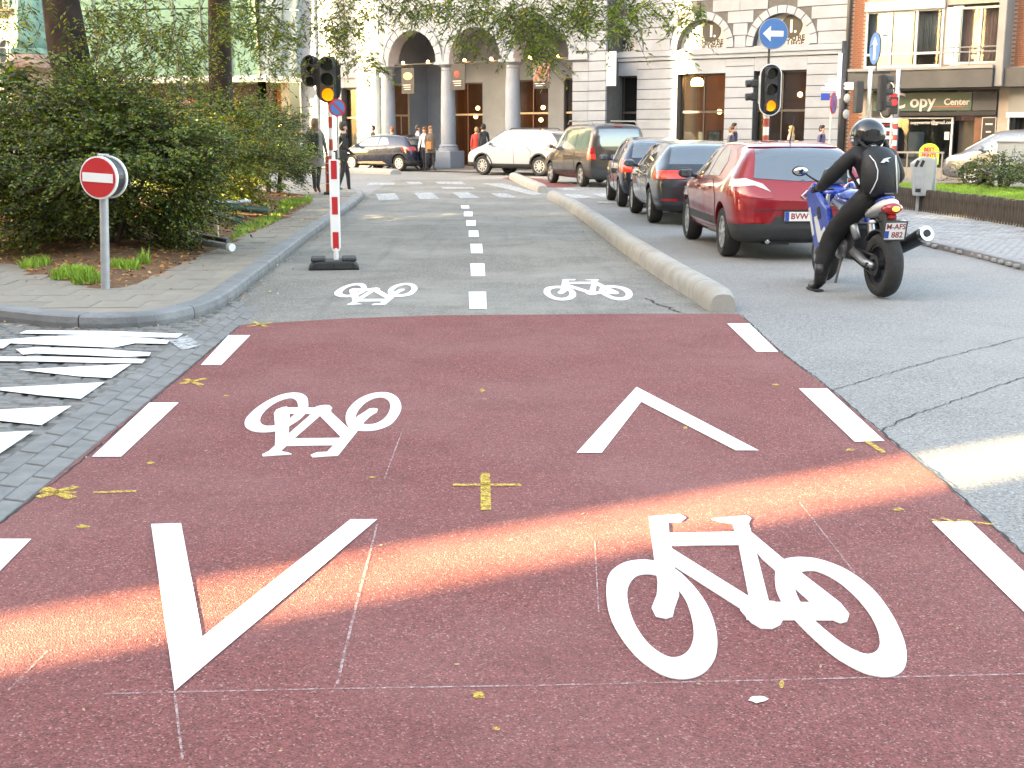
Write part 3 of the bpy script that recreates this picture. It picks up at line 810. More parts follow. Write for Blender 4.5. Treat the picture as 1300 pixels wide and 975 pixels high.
ph = FZ(563, 191.5)
def column(sx):
    base = MB().box((sx, 0.3, ph / 2), (0.95, 0.95, ph)).build('plinth', M['stone'], theatre, bevel=0.02)
    MB().lathe([(0.42, ph), (0.42, ph + .1), (0.37, ph + .13), (0.39, ph + .2), (0.34, ph + .26)], (sx, 0.3, 0), n=28).build('column_base', M['stone'], theatre, smooth=True, auto=40)
    MB().lathe([(0.315, ph + .26), (0.31, lerp(ph, zc, .35)), (0.29, lerp(ph, zc, .7)), (0.265, zc - .32)], (sx, 0.3, 0), n=28).build('column_shaft', M['stone'], theatre, smooth=True, auto=40)
    MB().lathe([(0.265, zc - .32), (0.30, zc - .30), (0.27, zc - .27), (0.27, zc - .2), (0.36, zc - .13), (0.38, zc - .1)], (sx, 0.3, 0), n=28).build('capital', M['stone'], theatre, smooth=True, auto=40)
    boxl('abacus', sx - .42, sx + .42, -.12, .72, zc - .1, zc + 0.02, M['stone'], theatre, 0.01)
for c in cols: column(c)
CH = 0.365
def courses(s0, s1, y, z0, z1, root, ch=CH, maxw=1.3, skip=None, name='stone_block', proud=0.03, m=None):
    z = z0; row = 0
    while z < z1 - 0.05:
        h = min(ch, z1 - z)
        n = max(1, round((s1 - s0) / maxw)); w = (s1 - s0) / n
        off = (w / 2 if (row % 2 and n > 1) else 0)
        edges = [s0] + [s0 + w * k + off for k in range(0 if off else 1, n)] + [s1]
        for a, b in zip(edges, edges[1:]):
            if b - a < 0.06: continue
            if skip and skip((a + b) / 2, z + h / 2, a, b, z, z + h): continue
            boxl(name, a + .008, b - .008, y - proud, y + 0.02, z + .014, z + h - .014, m or M['stone'], root)
        z += ch; row += 1
# pier at the right end of the portico
boxl('pier_core', pier0, pier1, 0.0, 3.2, 0, WT, M['stone_joint'], theatre)
courses(pier0, (pier0 + pier1) / 2 - .05, -0.0, 0.45, zc, theatre, proud=0.05); courses((pier0 + pier1) / 2 - .02, pier1, -0.0, 0.45, WT, theatre, proud=0.10)
courses(pier0, (pier0 + pier1) / 2 - .05, -0.0, zc + .2, WT, theatre, proud=0.05)
boxl('impost', pier0 - .12, (pier0 + pier1) / 2 - .03, -.16, 0.0, zc - .12, zc + .1, M['stone'], theatre)
boxl('pier_plinth', pier0 - .06, pier1 + .06, -.2, 0.0, 0, .44, M['stone'], theatre)
# back wall of the portico
DB = 3.2
s_l, s_r = FS(470, DB), pier1 + .5
bw_ = MB().box(((s_l + s_r) / 2, DB + .25, WT / 2), (s_r - s_l, .5, WT)).mesh('w')
ops = []
for x0, x1, yt in ((494, 513, 110), (572, 613, 105), (655, 696, 101), (716, 733, 99)):
    a, b, zt = FS(x0, DB), FS(x1, DB), FZ((x0 + x1) / 2, yt, DB); ops.append((a, b, zt))
    bw_ = boolean(bw_, MB().box(((a + b) / 2, DB + .25, zt / 2), (b - a, 2, zt)).mesh('c'), 'DIFFERENCE')
bw_.materials.clear(); bw_.materials.append(M['stone']); link('portico_back_wall', bw_, theatre)
def courses_between(edges, y, z0, z1):
    for a, b in edges: courses(a, b, y, z0, z1, theatre, maxw=1.6, proud=0.02)
prev = s_l; ed = []
for a, b, zt in ops:
    if a - prev > .15: ed.append((prev, a))
    prev = b
courses_between(ed, DB, 0.05, 3.6)
boxl('portico_ceiling', cols[0] - 1, pier1, .6, DB, zc + sp_ / 2 + .35, zc + sp_ / 2 + .6, M['stone'], theatre)
es = cols[0] - .26
boxl('portico_end_wall', es - .04, es, .6, DB, 0, WT, M['stone'], theatre)
z = .05
while z < 3.5:
    boxl('stone_block', es, es + .025, 1.95, DB - .02, z + .014, z + .35, M['stone'], theatre); z += CH
boxl('side_door', es, es + .03, .85, 1.85, 0, 3.5, M['brownwood'], theatre)
for a_, b_, z0_, z1_ in ((.80, .88, 0, 3.55), (1.82, 1.90, 0, 3.55), (.88, 1.82, 2.15, 2.23), (.88, 1.82, 3.47, 3.55), (1.33, 1.37, 0, 2.15)): boxl('door_frame', es + .028, es + .06, a_, b_, z0_, z1_, M['cream'], theatre)
def shop_open(a, b, zt, y, root, wood=True, lamps=2, door=True):
    zi = zt * 0.62
    boxl('transom', a, b, y + .1, y + .16, zi - .04, zi + .04, M['cream'] if wood else M['darkframe'], root)
    for s_ in (a + .03, b - .03): boxl('window_frame', s_ - .03, s_ + .03, y + .1, y + .17, 0, zt, M['darkframe'], root)
    boxl('window_frame', a, b, y + .1, y + .17, zt - .06, zt, M['darkframe'], root)
    k = max(1, round((b - a) / 0.8))
    for i in range(k):
        u0, u1 = lerp(a, b, i / k), lerp(a, b, (i + 1) / k)
        if i: boxl('mullion', u0 - .025, u0 + .025, y + .1, y + .17, 0, zt, M['brownwood'] if wood else M['darkframe'], root)
        boxl('pane', u0 + .03, u1 - .03, y + .13, y + .14, .05, zi - .04, M['pane'], root); boxl('pane', u0 + .03, u1 - .03, y + .13, y + .14, zi + .04, zt - .06, M['pane'], root)
    mb = MB()
    mb.box(((a + b) / 2, y + 2.6, zt / 2 + .2), (b - a + 2.0, .1, zt + .4)).box(((a + b) / 2, y + 1.6, .02), (b - a + 2, 2, .04)).box(((a + b) / 2, y + 1.6, zt + .45), (b - a + 2, 2, .05))
    mb.box((a - 1, y + 1.6, zt / 2 + .2), (.05, 2, zt + .4)).box((b + 1, y + 1.6, zt / 2 + .2), (.05, 2, zt + .4))
    mb.build('interior', M['interior'], root)
    for i in range(lamps):
        lx = lerp(a, b, (i + .5) / lamps) + random.uniform(-.1, .1); lz = random.uniform(zt * .5, zt * .8)
        lp = MB().ball((lx, y + random.uniform(.8, 1.8), lz), 0.09, 10, 6).build('pendant_lamp', M['lamp'], root, smooth=True)
for a, b, zt in ops: shop_open(a, b, zt, DB, theatre, True, 3 if b - a > 1.2 else 2)
for b_, r_ in zip(bays[1:], radii[1:]):
    MB().prism(arch_poly(b_ + .25, r_ * .86, zc + .15, zc + .17), DB - .04, DB + .01, 'Y').build('arch_shade_panel', M['winblue'] if 'winblue' in M else M['darkframe'], theatre)  # dark panel standing in for the deep shade within the arch
for b_, r_ in zip(bays, radii):
    for k in (-.55, .5): MB().ball((b_ + r_ * k, .22, zc + .06), .055, 8, 6).build('spot_lamp', M['lamp'], theatre, smooth=True)
# steps and pavement before the portico
boxl('step', cols[0] - 1.2, pier1 + 13, -1.0, DB, -0.2, 0.0, M['kerb'], theatre)
# right wing
WD = 0.8
w0, w1 = pier1 - .3, FS(1069, WD)
zcor = FZ(990, 63.5, WD)
wins = []
for x0, x1, yt, l0, l1 in ((745, 808, 97, 742, 809), (859, 919, 93.5, 855, 922), (955, 1021, 89.3, 950, 1026)):
    wins.append((FS(x0, WD), FS(x1, WD), FZ((x0 + x1) / 2, yt, WD), FS(l0, WD), FS(l1, WD)))
wing = MB().box(((w0 + w1) / 2, WD + .3, WT / 2), (w1 - w0, .6, WT)).mesh('w')
for a, b, zt, la, lb in wins:
    wing = boolean(wing, MB().box(((a + b) / 2, WD, (0.55 + zt) / 2), (b - a, 2.4, zt - .55)).mesh('c'), 'DIFFERENCE')
    r_ = (lb - la) / 2 - .06
    wing = boolean(wing, MB().prism(arch_poly((la + lb) / 2, r_, zcor + .14, zcor + .16), WD - .5, WD + .35, 'Y').mesh('c'), 'DIFFERENCE')
wing.materials.clear(); wing.materials.append(M['stone_joint']); link('wing_wall', wing, theatre)
def skip_arch(sc, zc_, a, b, z0, z1):
    for wa, wb, zt, la, lb in wins:
        c = (la + lb) / 2; r_ = (lb - la) / 2 + .22
        for ss in (a, b, sc):
            for zz in (z0, z1):
                if math.hypot(ss - c, zz - zcor - .15) < r_: return True
    return False
edges = [w0] + [v for a, b, *_ in wins for v in (a, b)] + [w1]
for k in range(0, len(edges), 2):
    courses(edges[k], edges[k + 1], WD, 0.5, zcor - .22, theatre, maxw=1.5)
for a, b, zt, la, lb in wins:
    boxl('lintel', a, b, WD - .025, WD + .02, zt, zcor - .22, M['stone'], theatre)
    r_ = (lb - la) / 2 - .06; c = (la + lb) / 2; n = 11
    for i in range(n):
        a0, a1 = math.pi * i / n + .012, math.pi * (i + 1) / n - .012
        q = [(c + rr_ * math.cos(t), zcor + .16 + rr_ * math.sin(t)) for rr_, t in ((r_, a0), (r_ + .26, a0), (r_ + .26, (a0 + a1) / 2), (r_ + .26, a1), (r_, a1), (r_, (a0 + a1) / 2))]
        MB().prism(q, WD - .05, WD + .02, 'Y').build('voussoir', M['stone'], theatre)
    boxl('window_sill', a - .05, b + .05, WD - .1, WD + .3, .45, .56, M['stone'], theatre)
    q = arch_poly(c, r_ - .0, zcor + .14, zcor + .16)
    MB().prism([(x, z) for x, z in q], WD + .28, WD + .34, 'Y').build('lunette_panel', M['lunette'], theatre)
    rl = r_ * .36
    dc = (c + r_ * .22, zcor + .16 + r_ * .60)
    MB().prism(circ(dc[0], dc[1], rl, 28), WD + .255, WD + .275, 'Y').build('round_emblem', M['black'], theatre)
    boxl('emblem_bar', dc[0] - rl * .12, dc[0] + rl * .1, WD + .248, WD + .254, dc[1] - rl * .55, dc[1] + rl * .55, M['white'], theatre)
    MB().prism(circ(dc[0] + rl * .38, dc[1] - rl * .48, rl * .12, 12), WD + .248, WD + .254, 'Y').build('emblem_dot', M['white'], theatre)
    for t_, k in (('THÉÂTRE', .20), ('DE LIÈGE', .03)):
        text('lettering', t_, r_ * .235, None, M['black'], theatre, (c + r_ * .20, WD + .27, zcor + .16 + r_ * (k + .03)), (math.pi / 2, 0, 0), 0.004, bold=0.006)
    boxl('lunette_ledge', la + .1, lb - .1, WD - .02, WD + .33, zcor + .13, zcor + .17, M['stone'], theatre)
    shop_open(a, b, zt, WD + .15, theatre, False, 1)
boxl('string_course', w0, w1, WD - .10, WD + .02, zcor - .2, zcor - .06, M['stone'], theatre); boxl('string_course', w0, w1, WD - .16, WD + .02, zcor - .055, zcor + .13, M['stone'], theatre)
zz_ = zcor + .14
while zz_ < WT - .6:                       # courses cut to the curve of the arches
    segs = [(w0, w1)]
    for a, b, zt, la, lb in wins:
        c = (la + lb) / 2; r_ = (lb - la) / 2 + .215; dz = max(0.0, zz_ - zcor - .16)
        if dz < r_:
            hw = math.sqrt(r_ * r_ - dz * dz); ns = []
            for s0_, s1_ in segs:
                if s0_ < c - hw: ns.append((s0_, min(s1_, c - hw)))
                if s1_ > c + hw: ns.append((max(s0_, c + hw), s1_))
            segs = ns
    for s0_, s1_ in segs:
        if s1_ - s0_ > .04: courses(s0_, s1_, WD, zz_, min(zz_ + .42, WT - .6), theatre, ch=.42, maxw=1.25)
    zz_ += .42
boxl('plinth_course', w0, w1, WD - .08, WD + .02, 0, .44, M['stone'], theatre)
boxl('cornice', cols[0] - .4, w1, -.5, WD, WT - .5, WT, M['stone'], theatre)
MB().box(((cols[0] + w1) / 2, 5, WT + .5), (w1 - cols[0] + 3, 9, 1.0)).build('roof', M['darkframe'], theatre)
boxl('side_wall', w1 - .3, w1, WD + .6, 9, 0, WT, M['stone'], theatre)
a, b, zt = wins[1][0], wins[1][1], wins[1][2]      # poster and lamp in the middle window
boxl('poster_frame', lerp(a, b, .52), lerp(a, b, .8), WD + .5, WD + .54, .7, zt * .43, M['darkframe'], theatre)
boxl('poster', lerp(a, b, .55), lerp(a, b, .77), WD + .49, WD + .499, .75, zt * .42, mat('poster_print', (0.25, 0.33, 0.38), 0.4, var=0.9, scale=6), theatre)
boxl('notice', lerp(a, b, .33), lerp(a, b, .46), WD + .5, WD + .52, .95, 1.5, M['white'], theatre)
MB().lathe([(.22, -.14), (.24, 0), (.18, .12), (.03, .16)], (lerp(a, b, .13), WD + 1.0, zt - .25), n=16).build('ceiling_lamp', M['lamp'], theatre, smooth=True)
# left wing, sunlit pilasters beside the portico
LW = 0.9
lw0, lw1 = FS(384, LW), cols[0] - .3
do = (FS(435, LW), FS(453, LW), FZ(444, 112, LW))
lwm = MB().box(((lw0 + lw1) / 2, LW + .3, WT / 2), (lw1 - lw0, .6, WT)).mesh('w')
lwm = boolean(lwm, MB().box(((do[0] + do[1]) / 2, LW, do[2] / 2), (do[1] - do[0], 2, do[2])).mesh('c'), 'DIFFERENCE')
lwm.materials.clear(); lwm.materials.append(M['stone_joint']); link('left_wing_wall', lwm, theatre)
courses(lw0, do[0], LW, 0.1, do[2], theatre, maxw=1.3); courses(do[1], lw1, LW, 0.1, do[2], theatre, maxw=1.3)
courses(lw0, lw1, LW, do[2] + .02, WT - .5, theatre, maxw=1.4, ch=.5)
boxl('band_course', lw0, lw1 - .1, LW - .12, LW + .01, FZ(444, 99, LW), FZ(444, 95, LW), M['stone'], theatre)
boxl('pilaster', FS(455, LW - .3), FS(478, LW - .3), LW - .3, LW + .02, 0, WT, M['stone'], theatre, 0.01)
boxl('pilaster', FS(386, LW - .2), FS(403, LW - .2), LW - .2, LW + .02, 0, WT, M['stone'], theatre, 0.01)
shop_open(do[0], do[1], do[2], LW + .15, theatre, True, 1)
# iron bars with banners across the arches
for b_, r_ in zip(bays, radii):
    MB().tube((b_ - r_, .3, zc - .02), (b_ + r_, .3, zc - .02), 0.03, n=8).build('iron_bar', M['darkframe'], theatre)
M['posterA'] = mat('banner_black', (0.02, 0.02, 0.022), 0.6, var=0.1)
M['posterB'] = mat('banner_multicolour', (0.25, 0.06, 0.03), 0.6, var=0.9, scale=3, dirt=(0.15, 0.3, 0.36), dscale=2.5, damt=0.9)
M['bred'] = mat('banner_red', (0.5, 0.03, 0.03), 0.6, var=.1)
M['bcream'] = mat('banner_cream', (0.6, 0.45, 0.2), 0.6, var=.3, scale=4)
def banner(x0, x1, y0, y1, m, label, kind):
    s0, s1 = FS(x0, -.02), FS(x1, -.02); z1, z0 = FZ((x0 + x1) / 2, y0, -.02), FZ((x0 + x1) / 2, y1, -.02)
    o = ORI + EX * ((s0 + s1) / 2) + EY * (-.02)
    t = thing('banner', label, 'banner', (o.x, o.y, ORI.z + z0), TH, 'banners hanging in the theatre arches')
    w, h = s1 - s0, z1 - z0
    MB().box((0, 0, h / 2), (w, .03, h)).build('cloth', m, t)
    MB().tube((-w / 2, 0, h + .02), (w / 2, 0, h + .02), .025).build('rod', M['darkframe'], t)
    for sx in (-w * .3, w * .3): MB().tube((sx, 0, h), (sx, 0.02, max(h + .06, zc - z0 + .0)), .012).build('strap', M['darkframe'], t)
    if kind == 0: MB().ball((0, -.012, h * .72), (w * .38, .02, h * .16)).build('printed_motif', M['bcream'], t, smooth=True)
    if kind == 1: MB().ball((-w * .1, -.012, h * .64), (w * .2, .02, h * .14)).build('printed_motif', M['bred'], t, smooth=True)
    if kind == 2: MB().box((0, -.018, h * .14), (w, .01, h * .28)).build('printed_band', M['posterA'], t)
    for k in range(3 if kind < 2 else 2): MB().box((-w * .08 + k * w * .03, -.027, h * (.36 - k * .09) if kind < 2 else h * (.2 - k * .08)), (w * (.62 - .08 * k), .006, h * .03)).build('printed_line', M['white'], t)
banner(511, 527, 88, 119, M['posterA'], 'black theatre banner with pale gold motif hanging in an arch', 0)
banner(574, 591, 83, 114, M['posterA'], 'black theatre banner with red flower motif hanging in an arch', 1)
banner(677, 697, 80, 112.5, M['posterB'], 'multicoloured theatre banner with black foot hanging in an arch', 2)
sg = FS(768, -.1), FS(780, -.1)
o = ORI + EX * sg[0] + EY * -.12
t = thing('banner', 'narrow white banner fixed beside the theatre pier', 'banner', (o.x, o.y, ORI.z + FZ(774, 110, -.1)), TH)
MB().box(((sg[1] - sg[0]) / 2 + .05, 0, .65), (sg[1] - sg[0], .04, 1.25)).build('cloth', M['white'], t); MB().box((.04, .02, 1.2), (.1, .06, .06)).build('bracket', M['darkframe'], t)
# ================================================================== brick building with the copy shop
M['brick'] = mat('red_brick', (0.21, 0.085, 0.05), 0.85, var=0.25, scale=9)
M['brickj'] = mat('brick_joint', (0.3, 0.26, 0.22), 0.95, var=0.1)
M['fascia'] = mat('dark_fascia', (0.045, 0.047, 0.05), 0.6, var=0.2, scale=1.0, dirt=(0.09, 0.09, 0.09))
M['shopgreen'] = mat('shop_green', (0.03, 0.065, 0.052), 0.45, var=0.08)
M['curtain'] = mat('net_curtain', (0.26, 0.30, 0.31), 0.9, var=0.2, scale=2)
M['stucco'] = mat('grey_stucco', (0.22, 0.22, 0.215), 0.85, var=0.12, scale=1, bump=.2)
M['signred'] = mat('sign_red', (0.55, 0.02, 0.025), 0.4, var=0.04)
M['lime'] = mat('lime_sign', (0.36, 0.62, 0.05), 0.5, var=0.05)
M['pink'] = mat('pink_curtain', (0.42, 0.27, 0.26), 0.9, var=0.3, scale=2)
bo_ = ORI + EX * w1
brk = thing('brick_building', 'brick building with copy shop below white-framed flat windows', 'building', bo_, TH)
BW = WD + 0.1
def BS(px): return FS(px, BW) - w1
def BZ(px, py): return FZ(px, py, BW)
bR = BS(1420)
bm_ = MB().box(((bR) / 2 + .03, BW + .3, 5.0), (bR - .06, .6, 10)).mesh('w')
v0, v1 = BS(1093), BS(1266)
zf0, zf1 = BZ(1180, 113), BZ(1180, 90)
zw0, zw1 = BZ(1140, 86), BZ(1140, 13)
for (a, b, z0, z1) in ((BS(1106), BS(1265), 0.35, zf0 - .04), (v0, BS(1190), zw0, zw1), (BS(1193), BS(1262), BZ(1228, 82), BZ(1228, 5)), (BS(1281), bR - .8, .5, BZ(1290, 146))):
    bm_ = boolean(bm_, MB().box(((a + b) / 2, BW, (z0 + z1) / 2), (b - a, 3, z1 - z0)).mesh('c'), 'DIFFERENCE')
bm_.materials.clear(); bm_.materials.append(M['brickj']); link('wall', bm_, brk)
bme = MB().box((0, 0, 0), (.205, .03, .052)).mesh('brick', M['brick'])
bk = []
for (a, b, z0, z1) in ((0.1, v0 - .04, 0.3, 7.5), (BS(1277), BS(1340), BZ(1290, 86) + .05, 7.5), (BS(1340), bR, 3.9, 7.5)):
    z = z0; row = 0
    while z < z1:
        s_ = a + (0.1075 if row % 2 else 0)
        while s_ + .1 < b:
            bk.append((s_ + .1, z + .03)); s_ += .215
        z += .064; row += 1
bk.sort(key=lambda c: abs(c[1] - 3) + (0 if c[0] < BS(1310) else 20))
mb = MB()
for n_, (s_, z) in enumerate(bk):
    if n_ < 300:
        o = link('brick', bme, brk); o.location = (s_, BW - .004, z)
    else: mb.box((s_, BW - .004, z), (.205, .03, .052))
stuff(mb.build('bricks_beyond', M['brick'], brk))
boxl('fascia_slab', BS(1086), BS(1266), BW - .9, BW + .02, zf0, zf1, M['fascia'], brk, 0.01)
boxl('fascia_slab', BS(1276), bR, BW - .6, BW + .02, zf0, zf1, M['fascia'], brk, 0.01)
boxl('balcony_edge', BS(1086), BS(1266), BW - .95, BW, zf1 + .002, zf1 + .09, M['stucco'], brk)
boxl('pillar', BS(1266), BS(1276), BW - .75, BW, zf0 + .02, 9, M['stucco'], brk, .02)
MB().tube((.05, BW - .12, .2), (.05, BW - .12, 9.8), .07).build('drain_pipe', M['darkframe'], brk, smooth=True)
def framed(x0, x1, z0, z1, y, n, root, cur, low=0.22):
    a, b = x0, x1; f = .07
    for q in ((a, b, z0, z0 + f), (a, b, z1 - f, z1), (a + .002, b - .002, lerp(z0, z1, low), lerp(z0, z1, low) + f)):
        if q[2] >= z0: boxl('window_frame', q[0], q[1], y, y + .1, q[2], q[3], M['white'], root)
    for k in range(n + 1):
        s_ = lerp(a + f / 2, b - f / 2, k / n); boxl('window_frame', s_ - f / 2, s_ + f / 2, y - .012, y + .09, z0 + .002, z1 - .002, M['white'], root)
    for k in range(n):
        u0, u1 = lerp(a, b, k / n) + .05, lerp(a, b, (k + 1) / n) - .05
        boxl('pane', u0, u1, y + .05, y + .06, z0 + f, z1 - f, M['paneD'], root)
    mb = MB(); m_ = 40
    for k in range(m_):
        s_ = lerp(a + .05, b - .05, k / m_); mb.tube((s_, y + .25 + .02 * math.sin(k * 1.9), lerp(z0, z1, low)), (s_, y + .25 + .02 * math.sin(k * 1.9), z1 - .05), (b - a) / m_ * .62, n=6)
    mb.build('curtain', cur, root, smooth=True)
    boxl('dark_room', a - .05, b + .05, y + .55, y + .6, z0 - .1, z1 + .1, M['darkframe'], root)
framed(v0, BS(1190), zw0, zw1, BW - .05, 3, brk, M['curtain'])
boxl('shutter_box', v0 - .03, BS(1190) + .03, BW - .16, BW - .05, zw1 - .02, zw1 + .28, M['white'], brk, 0.02)
boxl('sill', v0 - .05, BS(1190) + .05, BW - .15, BW - .06, zw0 - .08, zw0, M['white'], brk)
bz0, bz1 = BZ(1228, 81), BZ(1228, 8)
framed(BS(1206), BS(1262), bz0, bz1, BW + .15, 2, brk, M['pink'], low=-1)
boxl('side_shutter', BS(1193), BS(1204), BW - .02, BW + .08, bz0, bz1, M['white'], brk)
for dz in (.35, .5): MB().tube((BS(1191), BW - .3, bz0 + dz), (BS(1265), BW - .3, bz0 + dz), .02).build('handrail', M['stucco'], brk)
for px in (1191, 1228, 1264): MB().tube((BS(px), BW - .3, bz0 - .12), (BS(px), BW - .3, bz0 + .52), .02).build('rail_post', M['stucco'], brk)
# shop front
zs0, zs1 = BZ(1180, 141), BZ(1180, 117.5)
boxl('shop_sign', BS(1107), BS(1233), BW - .14, BW - .02, zs0, zs1, M['shopgreen'], brk, .01)
h_ = zs1 - zs0
text('sign_lettering', 'C', h_ * 1.2, None, M['white'], brk, (BS(1150), BW - .15, (zs0 + zs1) / 2 + .02), (math.pi / 2, 0, 0), .006, 'RIGHT', .01)
text('sign_lettering', 'opy', h_ * .95, None, M['white'], brk, (BS(1155), BW - .15, (zs0 + zs1) / 2), (math.pi / 2, 0, 0), .006, 'LEFT', .01)
text('sign_lettering', 'Center', h_ * .48, None, M['white'], brk, (BS(1214), BW - .15, (zs0 + zs1) / 2 - .02), (math.pi / 2, 0, 0), .006, 'CENTER', .006)
boxl('sign_stroke', BS(1180), BS(1224), BW - .147, BW - .141, zs0 + .13, zs0 + .15, M['signred'], brk)
boxl('sign_blank', BS(1233) + .01, BS(1264), BW - .1, BW - .02, zs0, zs1, M['fascia'], brk)
boxl('awning_box', BS(1107), BS(1264), BW - .12, BW + .05, BZ(1180, 147), zs0 - .02, M['blackmatt'], brk)
zt_ = BZ(1160, 149)
boxl('shop_back', BS(1100), bR, BW + 3, BW + 3.1, 0, 3.2, M['blackmatt'], brk); boxl('shop_floor', BS(1100), bR, BW + .3, BW + 3, .2, .3, M['stucco'], brk)
boxl('stall_riser', BS(1107), BS(1207), BW + .02, BW + .3, .0, .62, M['blackmatt'], brk)
for px in (1108, 1208): boxl('shop_frame', BS(px) - .03, BS(px) + .03, BW + .02, BW + .1, .62, zt_, M['white'], brk)
boxl('shop_frame', BS(1108), BS(1208), BW + .025, BW + .095, zt_ - .05, zt_, M['white'], brk)
boxl('shop_window', BS(1108) + .03, BS(1208) - .03, BW + .05, BW + .06, .62, zt_ - .05, M['paneD'], brk)
text('window_lettering', 'copycenter@gmail.com', .15, None, M['white'], brk, (BS(1182), BW + .045, zt_ - .17), (math.pi / 2, 0, 0), .002, bold=.002)
boxl('photocopier', BS(1146), BS(1160), BW + .5, BW + 1.1, .62, 1.5, M['curtain'], brk, .05)
boxl('notice', BS(1199), BS(1205), BW + .03, BW + .045, 1.25, 1.5, M['white'], brk)
boxl('door', BS(1211), BS(1236), BW + .5, BW + .56, .3, zt_, M['darkframe'], brk); boxl('door_leaf', BS(1236), BS(1245), BW + .05, BW + .15, .3, zt_, M['brownwood'], brk)
boxl('door_panel', BS(1246), BS(1264), BW + .0, BW + .1, .3, zt_, M['black'], brk)
for a, b, z0, z1 in ((1246, 1264, zt_ - .03, zt_), (1246, 1246.8, .3, zt_), (1263.2, 1264, .3, zt_)): boxl('panel_trim', BS(a), BS(b), BW - .012, BW - .002, z0, z1, M['white'], brk)
for k, w_ in enumerate((.22, .16, .12, .2, .16)): boxl('printed_line', BS(1255) - w_ / 2, BS(1255) + w_ / 2, BW - .008, BW - .002, zt_ - .25 - k * .24, zt_ - .2 - k * .24, M['white'], brk)
arch = [(math.cos(math.pi * i / 14) * .5, 1.15 + .45 * math.sin(math.pi * i / 14)) for i in range(15)] + [(-.5, .5), (.5, .5)]
MB().prism([(BS(1182) + x * .66, .45 + (z - .5) * .62) for x, z in arch], BW - .06, BW - .03, 'Y').build('lime_board', M['lime'], brk)
text('board_lettering', 'BEST', .17, None, M['signred'], brk, (BS(1182), BW - .065, .93), (math.pi / 2, 0, 0), .003, bold=.01); text('board_lettering', 'PRINTS', .15, None, M['signred'], brk, (BS(1182), BW - .065, .74), (math.pi / 2, 0, 0), .003, bold=.008)
boxl('shop_lintel', BS(1279), bR, BW - .08, BW, BZ(1290, 143), zf0 - .02, M['stucco'], brk); boxl('window_head', BS(1277), bR, BW - .12, BW - .085, BZ(1290, 149), BZ(1290, 142.5), M['white'], brk)
boxl('window_post', BS(1279), BS(1281), BW - .06, BW + .1, .3, BZ(1290, 149), M['white'], brk); boxl('shop_window', BS(1281), bR - .8, BW + .1, BW + .11, .5, BZ(1290, 149), M['pane'], brk)
boxl('shop_interior', BS(1279), bR, BW + 1.6, BW + 1.7, .2, 3, M['interior'], brk)
boxl('rail', BS(1142), BS(1212), BW - .9, BW - .86, .82, .88, M['stucco'], brk)
for px in (1144, 1166, 1190, 1210): boxl('rail_post', BS(px) - .02, BS(px) + .02, BW - .9, BW - .86, 0, .82, M['stucco'], brk)
MB().box((bR / 2, 6, 10.2), (bR, 11, .4)).build('roof', M['darkframe'], brk)
boxl('parapet', 0.05, bR, BW - .1, BW + .2, 10.001, 10.6, M['stucco'], brk)
struct(sheet('theatre_pavement', [ORI + EX * a + EY * b for a, b in ((lw0 - 14, -2.6), (bR + w1 + 4, -2.6), (bR + w1 + 4, .5), (lw0 - 14, 1.2))], 0.035, M['slab']))
# ================================================================== glass-fronted building at the left
import numpy as np
def glossy_glass(name, col, rough=0.08):
    return mat(name, col, rough, var=0.10, scale=0.5, coat=0.6, spec=0.8)
M['gglass'] = glossy_glass('green_glass', (0.17, 0.29, 0.22)); M['bglass'] = glossy_glass('blue_glass', (0.23, 0.30, 0.33))
M['steel'] = mat('grey_steel', (0.2, 0.21, 0.21), 0.4, 0.6, var=0.1)
gb = thing('glass_building', 'glass-fronted corner building with leaning green panes over a shopfront', 'building', P(333, 165, 58) * Vector((1, 1, 0)) if False else (P(333, 165, 58).x, 58, 0))
def gface(p0, p1, tilt, n, m, zb, zt, sun=1):
    d = (p1 - p0); L_ = d.length; e = d.normalized(); nn = Vector((e.y, -e.x, 0)) * sun
    for i in range(n):
        a, b = p0 + d * (i / n), p0 + d * ((i + 1) / n)
        for (za, zb_) in ((zb, zb + 2.9), (zb + 2.95, zt)):
            q = []
            for p, z, k in ((a, za, 1), (b, za, -1), (b, zb_, -1), (a, zb_, 1)):
                v = p + e * 0.03 * k + nn * (tilt * (z - zb)); q.append((v.x, v.y, z))
            back = [(x - nn.x * .03, y - nn.y * .03, z) for x, y, z in q]
            MB().add(q + back, [(0, 1, 2, 3), (7, 6, 5, 4), (0, 4, 5, 1), (1, 5, 6, 2), (2, 6, 7, 3), (3, 7, 4, 0)]).build('pane', m, gb)
        t_ = a + nn * (tilt * (zt - zb) + .02)
        MB().tube(a + Vector((0, 0, zb)) + nn * .02, t_ + Vector((0, 0, zt)), .04, n=6).build('mullion', M['steel'], gb)
g0 = Vector((0, 0, 0)); gl = Vector((P(40, 165, 61).x - P(333, 165, 58).x, 2.5, 0)); gr = Vector((P(388, 165, 59).x - P(333, 165, 58).x, 1.6, 0))
zb_ = P(333, 96, 58).z
gface(g0, gl, .1, 9, M['gglass'], zb_, 11, -1); gface(g0, gr, .06, 2, M['bglass'], zb_, 11, 1)
def wallseg(name, a, b, y0, y1, z0, z1, m, root):
    e = (b - a).normalized(); n = Vector((-e.y, e.x, 0))
    if n.y < 0: n = -n
    return MB().prism([(v.x, v.y) for v in (a + n * y0, b + n * y0, b + n * y1, a + n * y1)], z0, z1).build(name, m, root)
